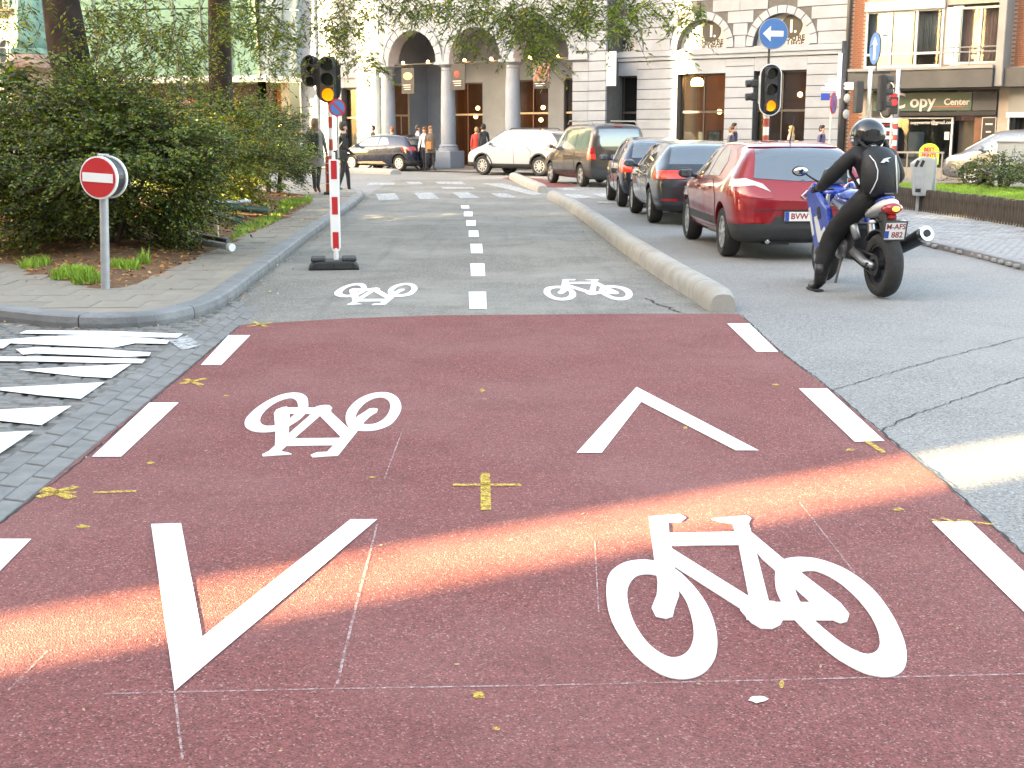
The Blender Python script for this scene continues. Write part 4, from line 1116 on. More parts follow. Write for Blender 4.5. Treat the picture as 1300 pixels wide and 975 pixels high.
for a, b in ((g0, gl), (g0, gr)):
    wallseg('white_band', a, b, -.45, .3, zb_ - .22, zb_ - .02, M['white'], gb)
    wallseg('core_wall', a, b, 1.2, 1.6, zb_, 11, M['darkframe'], gb)
    wallseg('shop_back', a, b, 3.0, 3.2, 0, zb_ - .2, M['interior'], gb)
    n = 6 if a.lerp(b, 1).length > 5 else 2
    for i in range(n + 1):
        p = a.lerp(b, i / n); MB().box((p.x, p.y + .3, (zb_ - .25) / 2), (.32, .3, zb_ - .25)).build('shop_pillar', M['cream'] if i % 2 else M['stone'], gb)
    for i in range(n):
        p, q = a.lerp(b, i / n), a.lerp(b, (i + 1) / n)
        e = (q - p).normalized() * .17
        wallseg('shop_pane', p + e, q - e, .32, .34, .4, zb_ - .25, M['pane'], gb)
        wallseg('stall_riser', p + e, q - e, .25, .42, 0, .4, M['darkframe'], gb)
        wallseg('shop_transom', p + e, q - e, .30, .36, 2.2, 2.28, M['cream'], gb)
        for k in range(2):
            c_ = p.lerp(q, random.uniform(.2, .8)); MB().ball((c_.x, c_.y + random.uniform(1, 2), random.uniform(1.6, 2.8)), .10, 8, 6).build('shop_lamp', M['lamp'], gb, smooth=True)
MB().add([(gl.x, gl.y, 11), (g0.x, g0.y, 11), (gr.x, gr.y, 11), (gr.x, gr.y + 9, 11), (gl.x, gl.y + 9, 11), (gl.x, gl.y, 11.3), (g0.x, g0.y, 11.3), (gr.x, gr.y, 11.3), (gr.x, gr.y + 9, 11.3), (gl.x, gl.y + 9, 11.3)],
         [(4, 3, 2, 1, 0), (5, 6, 7, 8, 9), (0, 1, 6, 5), (1, 2, 7, 6), (2, 3, 8, 7), (3, 4, 9, 8), (4, 0, 5, 9)]).build('roof', M['white'], gb)
# white house far left with arched windows
wy = 72.0
wx0, wx1 = P(-120, 165, wy).x, P(150, 165, wy).x
wh = thing('white_house', 'white rendered house with arched windows and iron balconies behind the statue', 'building', (wx0, wy, 0))
M['render'] = mat('white_render', (0.40, 0.42, 0.43), 0.8, var=0.06, scale=.5, dirt=(0.3, 0.3, 0.3), dscale=.4)
M['slate'] = mat('slate_roof', (0.07, 0.075, 0.085), 0.7, var=0.2)
M['winblue'] = mat('blue_grey_window', (0.08, 0.1, 0.12), 0.08, var=0.3, scale=.5, coat=.4)
W_ = wx1 - wx0
wm = MB().box((W_ / 2, .4, 6.5), (W_, .8, 13)).mesh('w'); nb = 7; pitch_ = W_ / nb
wlist = []
for k in range(nb):
    c = pitch_ * (k + .5)
    for z0, zs, r_ in ((1.0, 2.6, .5), (4.2, 6.1, .42), (8.2, 10.2, .5)):
        wlist.append((c, z0, zs, r_)); wm = boolean(wm, MB().prism(arch_poly(c, r_, z0, zs, 8), -.3, .35, 'Y').mesh('c'), 'DIFFERENCE')
wm.materials.clear(); wm.materials.append(M['render']); link('wall', wm, wh)
for c, z0, zs, r_ in wlist:
    w_ = MB().prism(arch_poly(c, r_ - .02, z0, zs, 8), .22, .3, 'Y').build('window', M['winblue'], wh)
    MB().box((c, .2, (z0 + zs + r_) / 2), (.06, .04, zs + r_ - z0 - .05)).box((c, .2, zs), (2 * r_ - .05, .042, .06)).build('frame', M['white'], w_)
    MB().box((c, -.08, z0 - .08), (2 * r_ + .3, .3, .12)).build('sill', M['stone'], wh)
for c, z0, zs, r_ in wlist:
    if z0 > 7:
        mb = MB().box((c, -.35, z0 - .16), (2 * r_ + .6, .7, .1)).box((c, -.66, z0 + .75), (2 * r_ + .6, .04, .05))
        for k in range(9): mb.box((c - r_ - .25 + k * (2 * r_ + .5) / 8, -.66, z0 + .3), (.02, .02, .9))
        mb.build('balcony', M['darkframe'], wh)
MB().box((W_ / 2, -.1, 3.75), (W_ + .01, .3, .25)).build('string_course', M['stone'], wh); MB().box((W_ / 2, -.15, 12.9), (W_ + .02, .5, .4)).build('cornice', M['stone'], wh)
MB().prism([(-.3, 13.1), (4, 16), (8, 16), (12, 13.1)], -.2, W_ + .2, 'X').build('roof', M['slate'], wh)
# ================================================================== statue on its pedestal
M['bronze'] = mat('green_bronze', (0.16, 0.33, 0.27), 0.6, 0.0, var=0.3, scale=3, bump=.5, bscale=8, dirt=(0.08, 0.12, 0.1), dscale=2)
M['granite'] = mat('pink_granite', (0.36, 0.22, 0.16), 0.6, var=0.15, scale=8)
sy = 36.0
sb = P(46, 165, sy); zt2 = P(46, 80, sy).z
st = thing('statue', 'green bronze draped figure standing on an octagonal pink granite pedestal', 'statue', (sb.x, sy, 0.0))
def octa(r, z0, z1, r2=None): 
    r2 = r2 or r
    mb = MB(); n = 8; vs = [(rr * math.cos(R(22.5) + i * math.pi / 4), rr * math.sin(R(22.5) + i * math.pi / 4), z) for rr, z in ((r, z0), (r2, z1)) for i in range(n)]
    return mb.add(vs, [(i, (i + 1) % n, n + (i + 1) % n, n + i) for i in range(n)] + [tuple(range(n - 1, -1, -1)), tuple(range(n, 2 * n))])
octa(.95, 0, .5).build('pedestal_base', M['granite'], st, bevel=.03); octa(.62, .5, zt2 - .3).build('pedestal_shaft', M['granite'], st, bevel=.02)
octa(.66, zt2 - .3, zt2 - .18, .88).build('pedestal_cornice', M['granite'], st); octa(.88, zt2 - .18, zt2).build('pedestal_cap', M['granite'], st, bevel=.03)
octa(.7, zt2, zt2 + .22, .5).build('pedestal_top', M['granite'], st); MB().box((0, 0, zt2 + .3), (.85, .7, .16)).build('bronze_plate', M['bronze'], st, bevel=.02)
mb = MB(); n = 28; prof = [(.42, 0), (.40, .3), (.36, .8), (.33, 1.2), (.30, 1.5), (.33, 1.75), (.36, 2.0), (.30, 2.2), (.12, 2.32), (.10, 2.40)]
vs = []
for r_, h_ in prof:
    for i in range(n):
        a = 2 * math.pi * i / n; f = 1 + (.10 * math.sin(a * 6 + h_ * 1.4) + .05 * math.sin(a * 11)) * (1 if h_ < 1.7 else .35)
        vs.append((r_ * f * math.cos(a) * 1.05 + .06 * math.sin(h_), r_ * f * math.sin(a) * .8, zt2 + .38 + h_))
fs = [(j * n + i, j * n + (i + 1) % n, (j + 1) * n + (i + 1) % n, (j + 1) * n + i) for j in range(len(prof) - 1) for i in range(n)] + [tuple(range(n - 1, -1, -1)), tuple(range((len(prof) - 1) * n, len(prof) * n))]
zt3 = zt2 + .38
mb.add(vs, fs); mb.ball((.05, -.02, zt3 + 2.58), (.15, .17, .2)); mb.path([(.30, 0, zt3 + 2.05), (.46, -.12, zt3 + 1.6), (.30, -.38, zt3 + 1.45)], [.1, .085, .06]); mb.path([(-.3, 0, zt3 + 2.05), (-.44, -.05, zt3 + 1.6), (-.42, -.1, zt3 + 1.15)], [.1, .085, .06])
mb.build('figure', M['bronze'], st, smooth=True)
# ================================================================== houses on the sunward side (they shade the street)
M['ochre'] = mat('ochre_render', (0.45, 0.36, 0.25), 0.85, var=.08, scale=.5); M['redwall'] = mat('red_brick_wall', (0.28, 0.12, 0.08), 0.85, var=.15, scale=1)
un = Vector((-SUN_TO.y, SUN_TO.x, 0)); rot = math.atan2(un.y, un.x)
GAPS = [(3.86, 4.28, 13.0), (15.6, 16.7, 14.2), (17.3, 19.2, 10.2), (21.0, 22.8, 12.9), (24.4, 25.2, 11.2), (26.4, 29.6, 11.9), (37.9, 38.4, 0), (51.2, 53.2, 0), (54.6, 55.8, 0)]  # gap widths and cap heights set to steer the sun streaks
units = []; pos = -22.0
for a, b, cap_ in GAPS + [(66, 67, 0)]: units.append((pos, a)); pos = b
names = ['ochre rendered', 'red brick', 'pale rendered']
uk = 0
for (a, b) in units:
    n = max(1, round((b - a) / 9.0))
    for k in range(n):
        u0, u1 = lerp(a, b, k / n), lerp(a, b, (k + 1) / n); w_ = u1 - u0; m = (M['ochre'], M['redwall'], M['render'])[uk % 3]
        o = un * u0 - SUN_TO * 26
        h_ = 25.0 + (uk % 3) * .8
        hs = thing('town_house', 'tall %s town house with slate roof in the row beyond the planting bed' % names[uk % 3], 'building', (o.x, o.y, 0), rot, 'town houses along the sunward street')
        MB().box((w_ / 2, 4.5, h_ / 2), (w_ - .002, 9, h_)).build('wall', m, hs)
        MB().prism([(-.2, h_), (4.5, h_ + 2.5), (9.2, h_)], 0.0, w_ - .002, 'X').build('roof', M['slate'], hs)
        nw = max(0, int(w_ / 1.7))
        for f in range(7):
            for i in range(nw):
                c = w_ * (i + .5) / nw; z = 1.4 + f * 3.3
                MB().box((c, -.015, z + .9), (1.0, .03, 1.8)).build('window', M['winblue'], hs); 
        MB().box((w_ / 2, -.06, 3.9), (w_ - .01, .12, .2)).build('string_course', M['stone'], hs)
        gp_ = [g for g in GAPS if abs(g[0] - u1) < .01 and g[2] > 0]
        if gp_ and abs(gp_[0][0] - 15.6) < .01: MB().box((w_ + .55, 4.5, 5.9), (1.1, 8.9, 11.8)).build('sun_stop_base', m, hs)  # added block, leaves only a high slot of sun for the boughs
        if gp_: MB().box((w_ + (gp_[0][1] - gp_[0][0]) / 2, 4.5, (gp_[0][2] + h_) / 2), (gp_[0][1] - gp_[0][0], 8.9, h_ - gp_[0][2])).build('sun_stop_top', m, hs)  # added block over the gap, stops sun reaching the far fronts and cars
        uk += 1
for k in range(9):                       # the near side of the square, behind the camera
    w_ = 10.0; h_ = 19.0 + (k * 7 % 5) * .7; m = (M['redwall'], M['render'], M['ochre'])[k % 3]
    hs = thing('square_house', '%s terraced house with slate roof facing the red crossing' % ('red brick', 'pale rendered', 'ochre rendered')[k % 3], 'building', (45 - k * w_, -24 - (k % 2) * .3, 0), math.pi, 'houses on the near side of the square')
    MB().box((w_ / 2, 4.5, h_ / 2), (w_ - .01, 9, h_)).build('wall', m, hs); MB().prism([(-.2, h_), (4.5, h_ + 2.5), (9.2, h_)], 0.0, w_ - .01, 'X').build('roof', M['slate'], hs)
    for f in range(5):
        for i in range(5): MB().box((w_ * (i + .5) / 5, -.015, 2.2 + f * 3.4), (1.1, .03, 1.9)).build('window', M['winblue'], hs)
    MB().box((w_ / 2, -.06, 3.9), (w_ - .02, .12, .2)).build('string_course', M['stone'], hs)
# ================================================================== foliage
def leafmat(name, c, tl=0.45, var=.35):
    m, t, b = nt(name); N, L = t.nodes, t.links
    out = N['Material Output']
    tc = N.new('ShaderNodeTexCoord'); nz = N.new('ShaderNodeTexNoise'); nz.inputs['Scale'].default_value = 2.2; nz.inputs['Detail'].default_value = 4
    L.new(tc.outputs['Object'], nz.inputs['Vector'])
    wn_ = N.new('ShaderNodeTexWhiteNoise'); L.new(tc.outputs['Object'], wn_.inputs['Vector'])
    mr = N.new('ShaderNodeMapRange'); mr.inputs[1].default_value = .3; mr.inputs[2].default_value = .7; mr.inputs[3].default_value = 1 - var; mr.inputs[4].default_value = 1 + var
    L.new(nz.outputs[0], mr.inputs[0])
    v = N.new('ShaderNodeVectorMath'); v.operation = 'SCALE'; v.inputs[0].default_value = c; L.new(mr.outputs[0], v.inputs['Scale'])
    L.new(v.outputs[0], b.inputs['Base Color']); b.inputs['Roughness'].default_value = .42
    tr = N.new('ShaderNodeBsdfTranslucent')
    v2 = N.new('ShaderNodeVectorMath'); v2.operation = 'MULTIPLY'; v2.inputs[1].default_value = (1.7, 1.6, .5); L.new(v.outputs[0], v2.inputs[0]); L.new(v2.outputs[0], tr.inputs[0])
    mx = N.new('ShaderNodeMixShader'); mx.inputs[0].default_value = tl
    L.new(b.outputs[0], mx.inputs[1]); L.new(tr.outputs[0], mx.inputs[2]); L.new(mx.outputs[0], out.inputs[0])
    return m
LM = [leafmat('leaf_dark', (0.04, 0.065, 0.012)), leafmat('leaf_mid', (0.085, 0.13, 0.02)), leafmat('leaf_light', (0.15, 0.2, 0.03)), leafmat('leaf_yellow', (0.3, 0.23, 0.03))]
LMd = [leafmat('shrub_leaf_dark', (0.022, 0.042, 0.010), .25), leafmat('shrub_leaf_mid', (0.07, 0.115, 0.018), .3), leafmat('shrub_leaf_light', (0.19, 0.23, 0.035), .35), leafmat('shrub_leaf_bronze', (0.13, 0.09, 0.03), .35)]
rng = np.random.default_rng(11)
def leaf_mesh(name, C, D, size, mats, w=0.42, mi=None, parent=None, up=0.35, probs=(.4, .35, .2, .05)):
    C = np.asarray(C, float); n = len(C); D = np.asarray(D, float)
    D = D / (np.linalg.norm(D, axis=1, keepdims=True) + 1e-9)
    nr = rng.normal(size=(n, 3)); nr[:, 2] += up * 3
    S = np.cross(D, nr); S /= (np.linalg.norm(S, axis=1, keepdims=True) + 1e-9)
    Nn = np.cross(S, D)
    L_ = (np.asarray(size) if np.ndim(size) else np.full(n, size)) * rng.uniform(.7, 1.3, n); L_ = L_[:, None]
    W = L_ * w
    V = np.stack([C, C + D * L_ * .5 + S * W * .5 + Nn * L_ * .06, C + D * L_, C + D * L_ * .5 - S * W * .5 + Nn * L_ * .06], 1).reshape(-1, 3)
    F = np.arange(4 * n).reshape(n, 4)
    T = np.concatenate([F[:, [0, 1, 2]], F[:, [0, 2, 3]]], 1).reshape(-1, 3)
    me = bpy.data.meshes.new(name)
    me.vertices.add(4 * n); me.vertices.foreach_set('co', V.ravel())
    me.loops.add(6 * n); me.loops.foreach_set('vertex_index', T.ravel().astype(np.int32))
    me.polygons.add(2 * n); me.polygons.foreach_set('loop_start', np.arange(0, 6 * n, 3, dtype=np.int32))
    me.update(calc_edges=True)
    for m in mats: me.materials.append(m)
    if mi is None: mi = rng.choice(len(mats), n, p=probs[:len(mats)])
    me.polygons.foreach_set('material_index', np.repeat(mi, 2).astype(np.int32)); me.update()
    return link(name, me, parent)
M['bark'] = mat('bark', (0.034, 0.022, 0.017), 0.95, var=.4, scale=5, bump=1.0, bscale=14)
M['twig'] = mat('twig', (0.07, 0.045, 0.03), 0.9, var=.3)
def bark_trunk(pts, rads, name, root, n=22):
    mb = MB(); mb.path(pts, rads, n)
    me = mb.mesh(name, M['bark'], smooth=True)
    for v in me.vertices:
        a = pnoise(Vector((v.co.x * 7, v.co.y * 7, v.co.z * 1.3))); v.co.x += a * .025; v.co.y += a * .025
    return link(name, me, root)
def sprays(n, sampler, leaves, length, size, droop=.6, pin=True):
    C, D = [], []; T = []
    for _ in range(n):
        p, d = sampler()
        d = Vector(d).normalized(); q = Vector(p); tw = [q.copy()]
        side = d.cross(Vector((0, 0, 1)));
        if side.length < .1: side = Vector((1, 0, 0))
        side.normalize(); ll = length * random.uniform(.6, 1.3)
        for k in range(leaves):
            d = (d + Vector((random.gauss(0, .08), random.gauss(0, .08), -droop / leaves))).normalized()
            q = q + d * ll / leaves
            sg_ = 1 if k % 2 else -1
            C.append(tuple(q)); D.append(tuple(d * .55 + side * sg_ * .8 + Vector((random.gauss(0, .25), random.gauss(0, .25), random.gauss(-.15, .25)))))
        tw.append(q.copy()); T.append(tw)
    return C, D, T
def shrub(name, label, c, rx, ry, h, z0, nsp, mats, probs, size=.05, leaves=9, lean=(0, 0), w=.5, flat=.4, group='shrubs in the planting bed', stems=6, low=-.3, length=.32, lobes=9, clumps=70):
    z_b = soil_z(c[0], c[1]) if inpoly(c[0], c[1], bed2) else c[2]
    root = thing(name, label, 'shrub', (c[0], c[1], z_b), 0, group)
    LB = [(random.uniform(0, 6.3), random.uniform(-.2, .95), random.uniform(.18, .38)) for _ in range(lobes)]
    CLUMP = []
    while len(CLUMP) < clumps:
        v = Vector((random.gauss(0, 1), random.gauss(0, 1), random.gauss(0.1, 1))).normalized()
        if v.z > low: CLUMP.append((v, random.uniform(.82, 1.12), random.uniform(.10, .2) * (rx + ry) / 2.6))
    def sampler():
        while True:
            v = Vector((random.gauss(0, 1), random.gauss(0, 1), random.gauss(0.15, 1))).normalized()
            if v.z < low: continue
            f = .74
            for a, zz, r_ in LB:
                l = Vector((math.cos(a) * math.sqrt(max(0, 1 - zz * zz)), math.sin(a) * math.sqrt(max(0, 1 - zz * zz)), zz)); dd = max(0, v.dot(l) - .72) / .28; f += r_ * dd
            f += .13 * pnoise(v * 2.7)
            if random.random() < .72:          # most twigs belong to a bough, the rest fill the inside
                v, f0, sz_ = random.choice(CLUMP); f = f * f0; q = Vector((random.gauss(0, sz_), random.gauss(0, sz_), random.gauss(0, sz_ * .42)))
                p = Vector((v.x * rx * f, v.y * ry * f, z0 + (h - z0) * (.42 + .6 * v.z * f))) + q
                p.z = max(p.z, .04); tp = lerp(.55, 1.0, min(1.0, p.z / (.42 * h))); p.x *= tp; p.y *= tp
                return p, Vector((v.x + q.x * 2, v.y + q.y * 2, v.z * .3 + .15))
            f *= random.uniform(.4, .92) ** .45
            p = Vector((v.x * rx * f + lean[0] * (v.z + .3), v.y * ry * f + lean[1] * (v.z + .3), z0 + (h - z0) * (.42 + .6 * v.z * f)))
            tp = lerp(.55, 1.0, min(1.0, p.z / (.42 * h))); p.x *= tp; p.y *= tp
            if p.z < .03: p.z = random.uniform(.03, .15)
            return p, Vector((v.x, v.y, v.z * .5 + flat * .6))
    C, D, T = sprays(nsp, sampler, leaves, length, size, .7)
    leaf_mesh('foliage', C, D, size, mats, w, parent=root, probs=probs)
    mb = MB()
    for k in range(stems):
        a = random.uniform(0, 6.3); tip = Vector((math.cos(a) * rx * .6, math.sin(a) * ry * .6, h * .7)); b = Vector((math.cos(a) * .12, math.sin(a) * .12, -.05))
        mid = b.lerp(tip, .5) + Vector((0, 0, .12))
        mb.path([b, b.lerp(mid, .5) + Vector((0, 0, .06)), mid, tip], [.04, .034, .025, .008], 6)
    for tw in T[::3]: mb.path(tw, [.006, .003], 4)
    stuff(mb.build('stems', M['twig'], root, fix=False))
    return root
b1 = G(175, 332, ZK)
shrub('spreading_shrub', 'large spreading dark green shrub behind the no-entry sign', (b1.x - .72, b1.y + 1.1, 0), 1.32, 1.2, 1.68, .1, 7200, LMd, (.3, .4, .26, .04), .046, 12, w=.55, low=-.72, length=.42)
b2_ = G(268, 300, ZK)
shrub('spreading_shrub', 'mid green shrub with yellowing leaves beside the fallen green posts', (P(268, 165, 22.2).x, 22.4, 0), 1.05, 1.0, 1.62, .05, 3800, LMd, (.2, .36, .36, .08), .055, 10, w=.55, low=-.7)  # larger share of light leaves than the other shrubs
b3_ = G(357, 250, ZK)
shrub('rounded_shrub', 'loose round shrub at the far end of the planting bed', (b3_.x - .25, b3_.y + .4, 0), .64, .66, 1.72, .25, 2300, LMd, (.4, .35, .22, .03), .055, 9, w=.5, low=-.6)
shrub('broad_leaf_shrub', 'dark broad-leaved shrub beneath the leaning tree trunk', (-7.15, 17.0, 0), 1.25, 1.1, 1.9, .2, 1700, LMd, (.45, .33, .16, .06), .12, 8, w=.38, low=-.5)
shrub('low_shrub', 'sunlit shrub between the two tree trunks', (P(215, 165, 25).x, 25.5, 0), 1.6, 1.0, 1.75, .1, 2000, LMd, (.25, .35, .3, .1), .06, 8, w=.5)
shrub('low_shrub', 'bushy shrub behind the straight tree trunk', (P(310, 165, 26).x, 26.0, 0), .85, .85, 1.65, .1, 1300, LMd, (.3, .35, .3, .05), .06, 8, w=.5)
shrub('low_shrub', 'small dark shrub growing in front of the utility cabinet', (P(1270, 225, 27).x, 27.0, ZL - .03), .75, .5, .62, .05, 700, LMd, (.5, .35, .15, 0.0), .05, 7, w=.5, group='shrubs on the lawn', length=.2)
shrub('low_shrub', 'small leafy shrub at the frame edge of the lawn', (P(1325, 225, 26).x, 26.0, ZL - .03), .7, .5, .55, .05, 500, LMd, (.5, .35, .15, 0.0), .05, 7, w=.5, group='shrubs on the lawn', length=.2)
# ---- trees
def tree(name, label, base, trunk, rads, blobs, crowns, branches, nlow, nhigh, size=.07):
    root = thing(name, label, 'tree', base, 0, 'trees over the cycle path')
    b = Vector(base)
    tr_ = bark_trunk([Vector(p) - b for p in trunk], rads, 'trunk', root)
    for pts, r0, r1 in branches:
        pts = [Vector(p) - b for p in pts]; k = len(pts)
        MB().path(pts, [lerp(r0, r1, i / (k - 1)) for i in range(k)], 8).build('branch', M['bark'], root, smooth=True)
    tot = sum(x[5] for x in blobs)
    def low():
        r_ = random.uniform(0, tot)
        for cx, cy, rx, ry, (y0, y1), wt in blobs:
            r_ -= wt
            if r_ <= 0: break
        Y = random.uniform(y0, y1)
        p = P(cx + rx * max(-1.5, min(1.5, random.gauss(0, .55))), cy + ry * max(-1.6, min(1.25, random.gauss(0, .55))), Y) - b
        return p, Vector((random.gauss(0, 1), random.gauss(0, 1), random.gauss(-.25, .4)))
    C, D, T = sprays(nlow, low, 11, .42, size, .9)
    def high():
        cx, cy, cz, rx, ry, rz = random.choice(crowns)
        v = Vector((random.gauss(0, 1), random.gauss(0, 1), random.gauss(0, 1))).normalized() * random.uniform(.35, 1) ** .5
        return Vector((cx + v.x * rx, cy + v.y * ry, cz + v.z * rz)) - b, v + Vector((0, 0, -.3))
    C2, D2, T2 = sprays(nhigh, high, 9, .5, size, .7)
    leaf_mesh('crown', C + C2, D + D2, np.array([size] * len(C) + [size * 2.0] * len(C2)), LM, .30, parent=root, probs=(.34, .4, .23, .03), up=.1)
    mb = MB()
    for tw in T: mb.path(tw, [.006, .002], 3)
    for tw in T2[::3]: mb.path(tw, [.012, .003], 3)
    stuff(mb.build('twigs', M['twig'], root, fix=False))
    return root
Y1 = 18.6
t1 = [P(124, 290, Y1), P(112, 220, Y1), P(97, 120, Y1), P(86, 60, Y1), P(77, 0, Y1)]
t1[0].z = ZK - .1
top1 = t1[-1] + (t1[-1] - t1[-2]) * 3.2
tree('leaning_tree', 'thick leaning tree trunk with fissured brown bark above the dark shrub', t1[0], t1 + [t1[-1] + (t1[-1] - t1[-2]) * 1.5, top1], [.42, .33, .285, .27, .255, .22, .14],
     [(185, 45, 75, 55, (17, 21), 3), (130, 30, 40, 45, (17, 21), 1.6), (20, 20, 40, 40, (19, 24), .8), (235, 65, 45, 40, (17.5, 22), 1.5), (160, 88, 40, 16, (18, 20), .5), (180, -55, 90, 42, (17, 21), 3), (110, -125, 110, 45, (17, 21), 3)],
     [(-7.5, 18.5, 8.5, 4, 4, 2.6), (-5, 19, 7.8, 3.5, 3.2, 2.2), (-9.5, 20, 9, 3.5, 3.5, 2.6)],
     [([top1, (-6, 18.2, 7.5), (-4.2, 18.6, 8.2)], .12, .02), ([top1, (-8.8, 19, 8.2), (-10.5, 20, 9.5)], .12, .02), ([t1[-1], (-6.3, 18.9, 5.5), (-5.0, 19.4, 5.6)], .08, .015), ([top1, (-7.4, 18.8, 9), (-7.2, 19, 11)], .13, .02)], 690, 1300, .085)
Y2 = 24.0
t2 = [P(281, 265, Y2), P(280.5, 180, Y2), P(280, 110, Y2), P(279, 40, Y2), P(278, 0, Y2)]
t2[0].z = ZK - .1
t2 += [t2[-1] + Vector((.05, 0, 1.6)), t2[-1] + Vector((.1, -.1, 3.4))]
tree('straight_tree', 'straight dark tree trunk rising behind the sunlit shrubs with drooping leafy boughs', t2[0], t2, [.30, .225, .212, .205, .2, .17, .10],
     [(435, 25, 36, 38, (18, 23), 2.0), (345, 40, 40, 55, (19, 24), 2.2), (385, 88, 16, 12, (31, 33), .3), (515, 3, 50, 14, (18, 22), .8), (600, 6, 45, 20, (17, 22), 1.2), (668, 24, 34, 34, (17, 21), 2.6), (735, 12, 45, 26, (17, 21), 1.7),
      (800, 9, 45, 15, (17, 21), .8), (850, 8, 40, 12, (17, 20), .5), (690, 66, 18, 12, (17.5, 20), .25), (785, 36, 16, 12, (17, 19), .25), (470, 78, 18, 12, (18, 21), .35), (590, 48, 18, 12, (18, 20), .2), (880, 22, 8, 22, (17, 18), .15), (862, 60, 6, 10, (17, 18), .06), (300, 20, 30, 30, (20, 25), 1), (430, -55, 90, 42, (18, 23), 2.2), (600, -58, 90, 42, (17, 22), 2.2), (740, -60, 80, 42, (17, 21), 2.2), (500, -125, 170, 50, (17, 23), 2.4), (690, -125, 120, 45, (17, 21), 2.0)],
     [(-4, 22, 8.2, 4, 3.5, 2.4), (-1, 20.5, 7.6, 4, 3.2, 2.0), (1.8, 20, 7.0, 3, 3, 1.6), (-6, 25, 9, 3, 3, 2.4)],
     [([t2[-1], (-3, 22.5, 7.2), (0, 20.6, 6.2), (1.2, 19.6, 4.9), (1.6, 19.2, 4.0)], .09, .012), ([t2[-2], (-3.5, 22.6, 5.9), (-2, 21, 4.9), (-1.2, 20, 3.9)], .07, .01), ([t2[-1], (-2.6, 21, 7.8), (.4, 19, 5.6), (.5, 18.5, 3.9), (.35, 18.3, 3.35)], .07, .008), ([t2[-1], (-5.2, 24, 8), (-5, 24, 10)], .09, .015), ([t2[-2], (-4.6, 23, 5.6), (-3.4, 21.5, 4.2), (-3.0, 20.9, 3.5)], .05, .008)], 1750, 1200, .085)
# ================================================================== cars
def paint(name, col, metal=0.0, rough=0.35):
    m, t, b = nt(name)
    b.inputs['Base Color'].default_value = col + (1,); b.inputs['Metallic'].default_value = metal; b.inputs['Roughness'].default_value = rough
    b.inputs['Coat Weight'].default_value = 1.0; b.inputs['Coat Roughness'].default_value = 0.03
    N, L = t.nodes, t.links; tc = N.new('ShaderNodeTexCoord')
    nz = N.new('ShaderNodeTexNoise'); nz.inputs['Scale'].default_value = 3; nz.inputs['Detail'].default_value = 8; L.new(tc.outputs['Object'], nz.inputs['Vector'])
    mr = N.new('ShaderNodeMapRange'); mr.inputs[1].default_value = .45; mr.inputs[2].default_value = .75; mr.inputs[3].default_value = rough; mr.inputs[4].default_value = rough + .15
    L.new(nz.outputs[0], mr.inputs[0]); L.new(mr.outputs[0], b.inputs['Roughness'])
    return m
M['carglass'] = mat('car_glass', (0.17, 0.2, 0.215), 0.03, 0.6, var=0, spec=1.0, coat=1.0)
M['tyre'] = mat('tyre_rubber', (0.025, 0.025, 0.025), 0.85, var=.25, scale=12, bump=.3, bscale=60)
M['alloy'] = mat('alloy_rim', (0.62, 0.62, 0.62), 0.3, 0.75, var=.06)
M['plastic'] = mat('black_plastic', (0.035, 0.036, 0.038), 0.6, var=.12)
M['lampred'] = mat('tail_lamp_red', (0.26, 0.006, 0.008), 0.12, var=.1, coat=1, emit=(1, .02, .02), es=.008)
M['lamplit'] = mat('brake_lamp_lit', (0.4, 0.01, 0.008), 0.12, var=.0, coat=1, emit=(1, .035, .012), es=.06)
M['lampwhite'] = mat('clear_lamp', (0.6, 0.58, 0.56), 0.12, var=.1, coat=1)
M['amber'] = mat('amber_lamp', (0.8, 0.32, 0.02), 0.2, var=0, emit=(1, .4, .03), es=.2)
M['plate'] = mat('number_plate', (0.78, 0.77, 0.74), 0.4, var=.03)
M['platered'] = mat('plate_lettering', (0.28, 0.02, 0.03), 0.5, var=0)
M['euroblue'] = mat('plate_blue', (0.02, 0.07, 0.35), 0.5, var=0)
M['chrome'] = mat('chrome', (0.75, 0.75, 0.75), 0.12, 1.0, var=0)
def shell(stations, subd=1):
    """stations: x, zbot, zbelt, ztop, wsill, wbelt, wtop  ->  closed smooth body"""
    mb = MB(); ring = 0
    for (x, zb, zl, zt, ws, wb, wt) in stations:
        zl = min(zl, zt - .03); zm = lerp(zb, zl, .5)
        half = [(0, zb), (ws * .8, zb), (ws * .97, zb + .05), (max(ws, wb) * 1.0, zm), (wb * .995, lerp(zm, zl, .75)), (wb * .965, zl), (lerp(wb * .955, wt, .5), lerp(zl, zt, .5)), (wt * 1.0, lerp(zl, zt, .86)), (wt * .86, lerp(zl, zt, .97)), (wt * .45, zt), (0, zt + .004)]
        pts = [(x, y, z) for y, z in half] + [(x, -y, z) for y, z in half[-2:0:-1]]
        ring = len(pts); mb.v += pts
    n = len(stations)
    for i in range(n - 1):
        for k in range(ring): mb.f.append((i * ring + k, i * ring + (k + 1) % ring, (i + 1) * ring + (k + 1) % ring, (i + 1) * ring + k))
    # caps as strips so that they subdivide cleanly
    for base in (0, (n - 1) * ring):
        h = ring // 2
        for k in range(h):
            a, b, c, d = base + k, base + k + 1, base + (ring - k - 1) % ring, base + (ring - k) % ring
            q = [a, b, c, d]; q2 = []
            for v in q:
                if v not in q2: q2.append(v)
            if len(q2) > 2: mb.f.append(tuple(q2))
    me = mb.mesh('shell')
    r = with_mods(me, [('SUBSURF', dict(levels=subd, render_levels=subd))])
    return r
def inflate(me, d):
    m2 = me.copy(); ns = [v.normal.copy() for v in me.vertices]
    for v, n in zip(m2.vertices, ns): v.co += n * d
    return m2
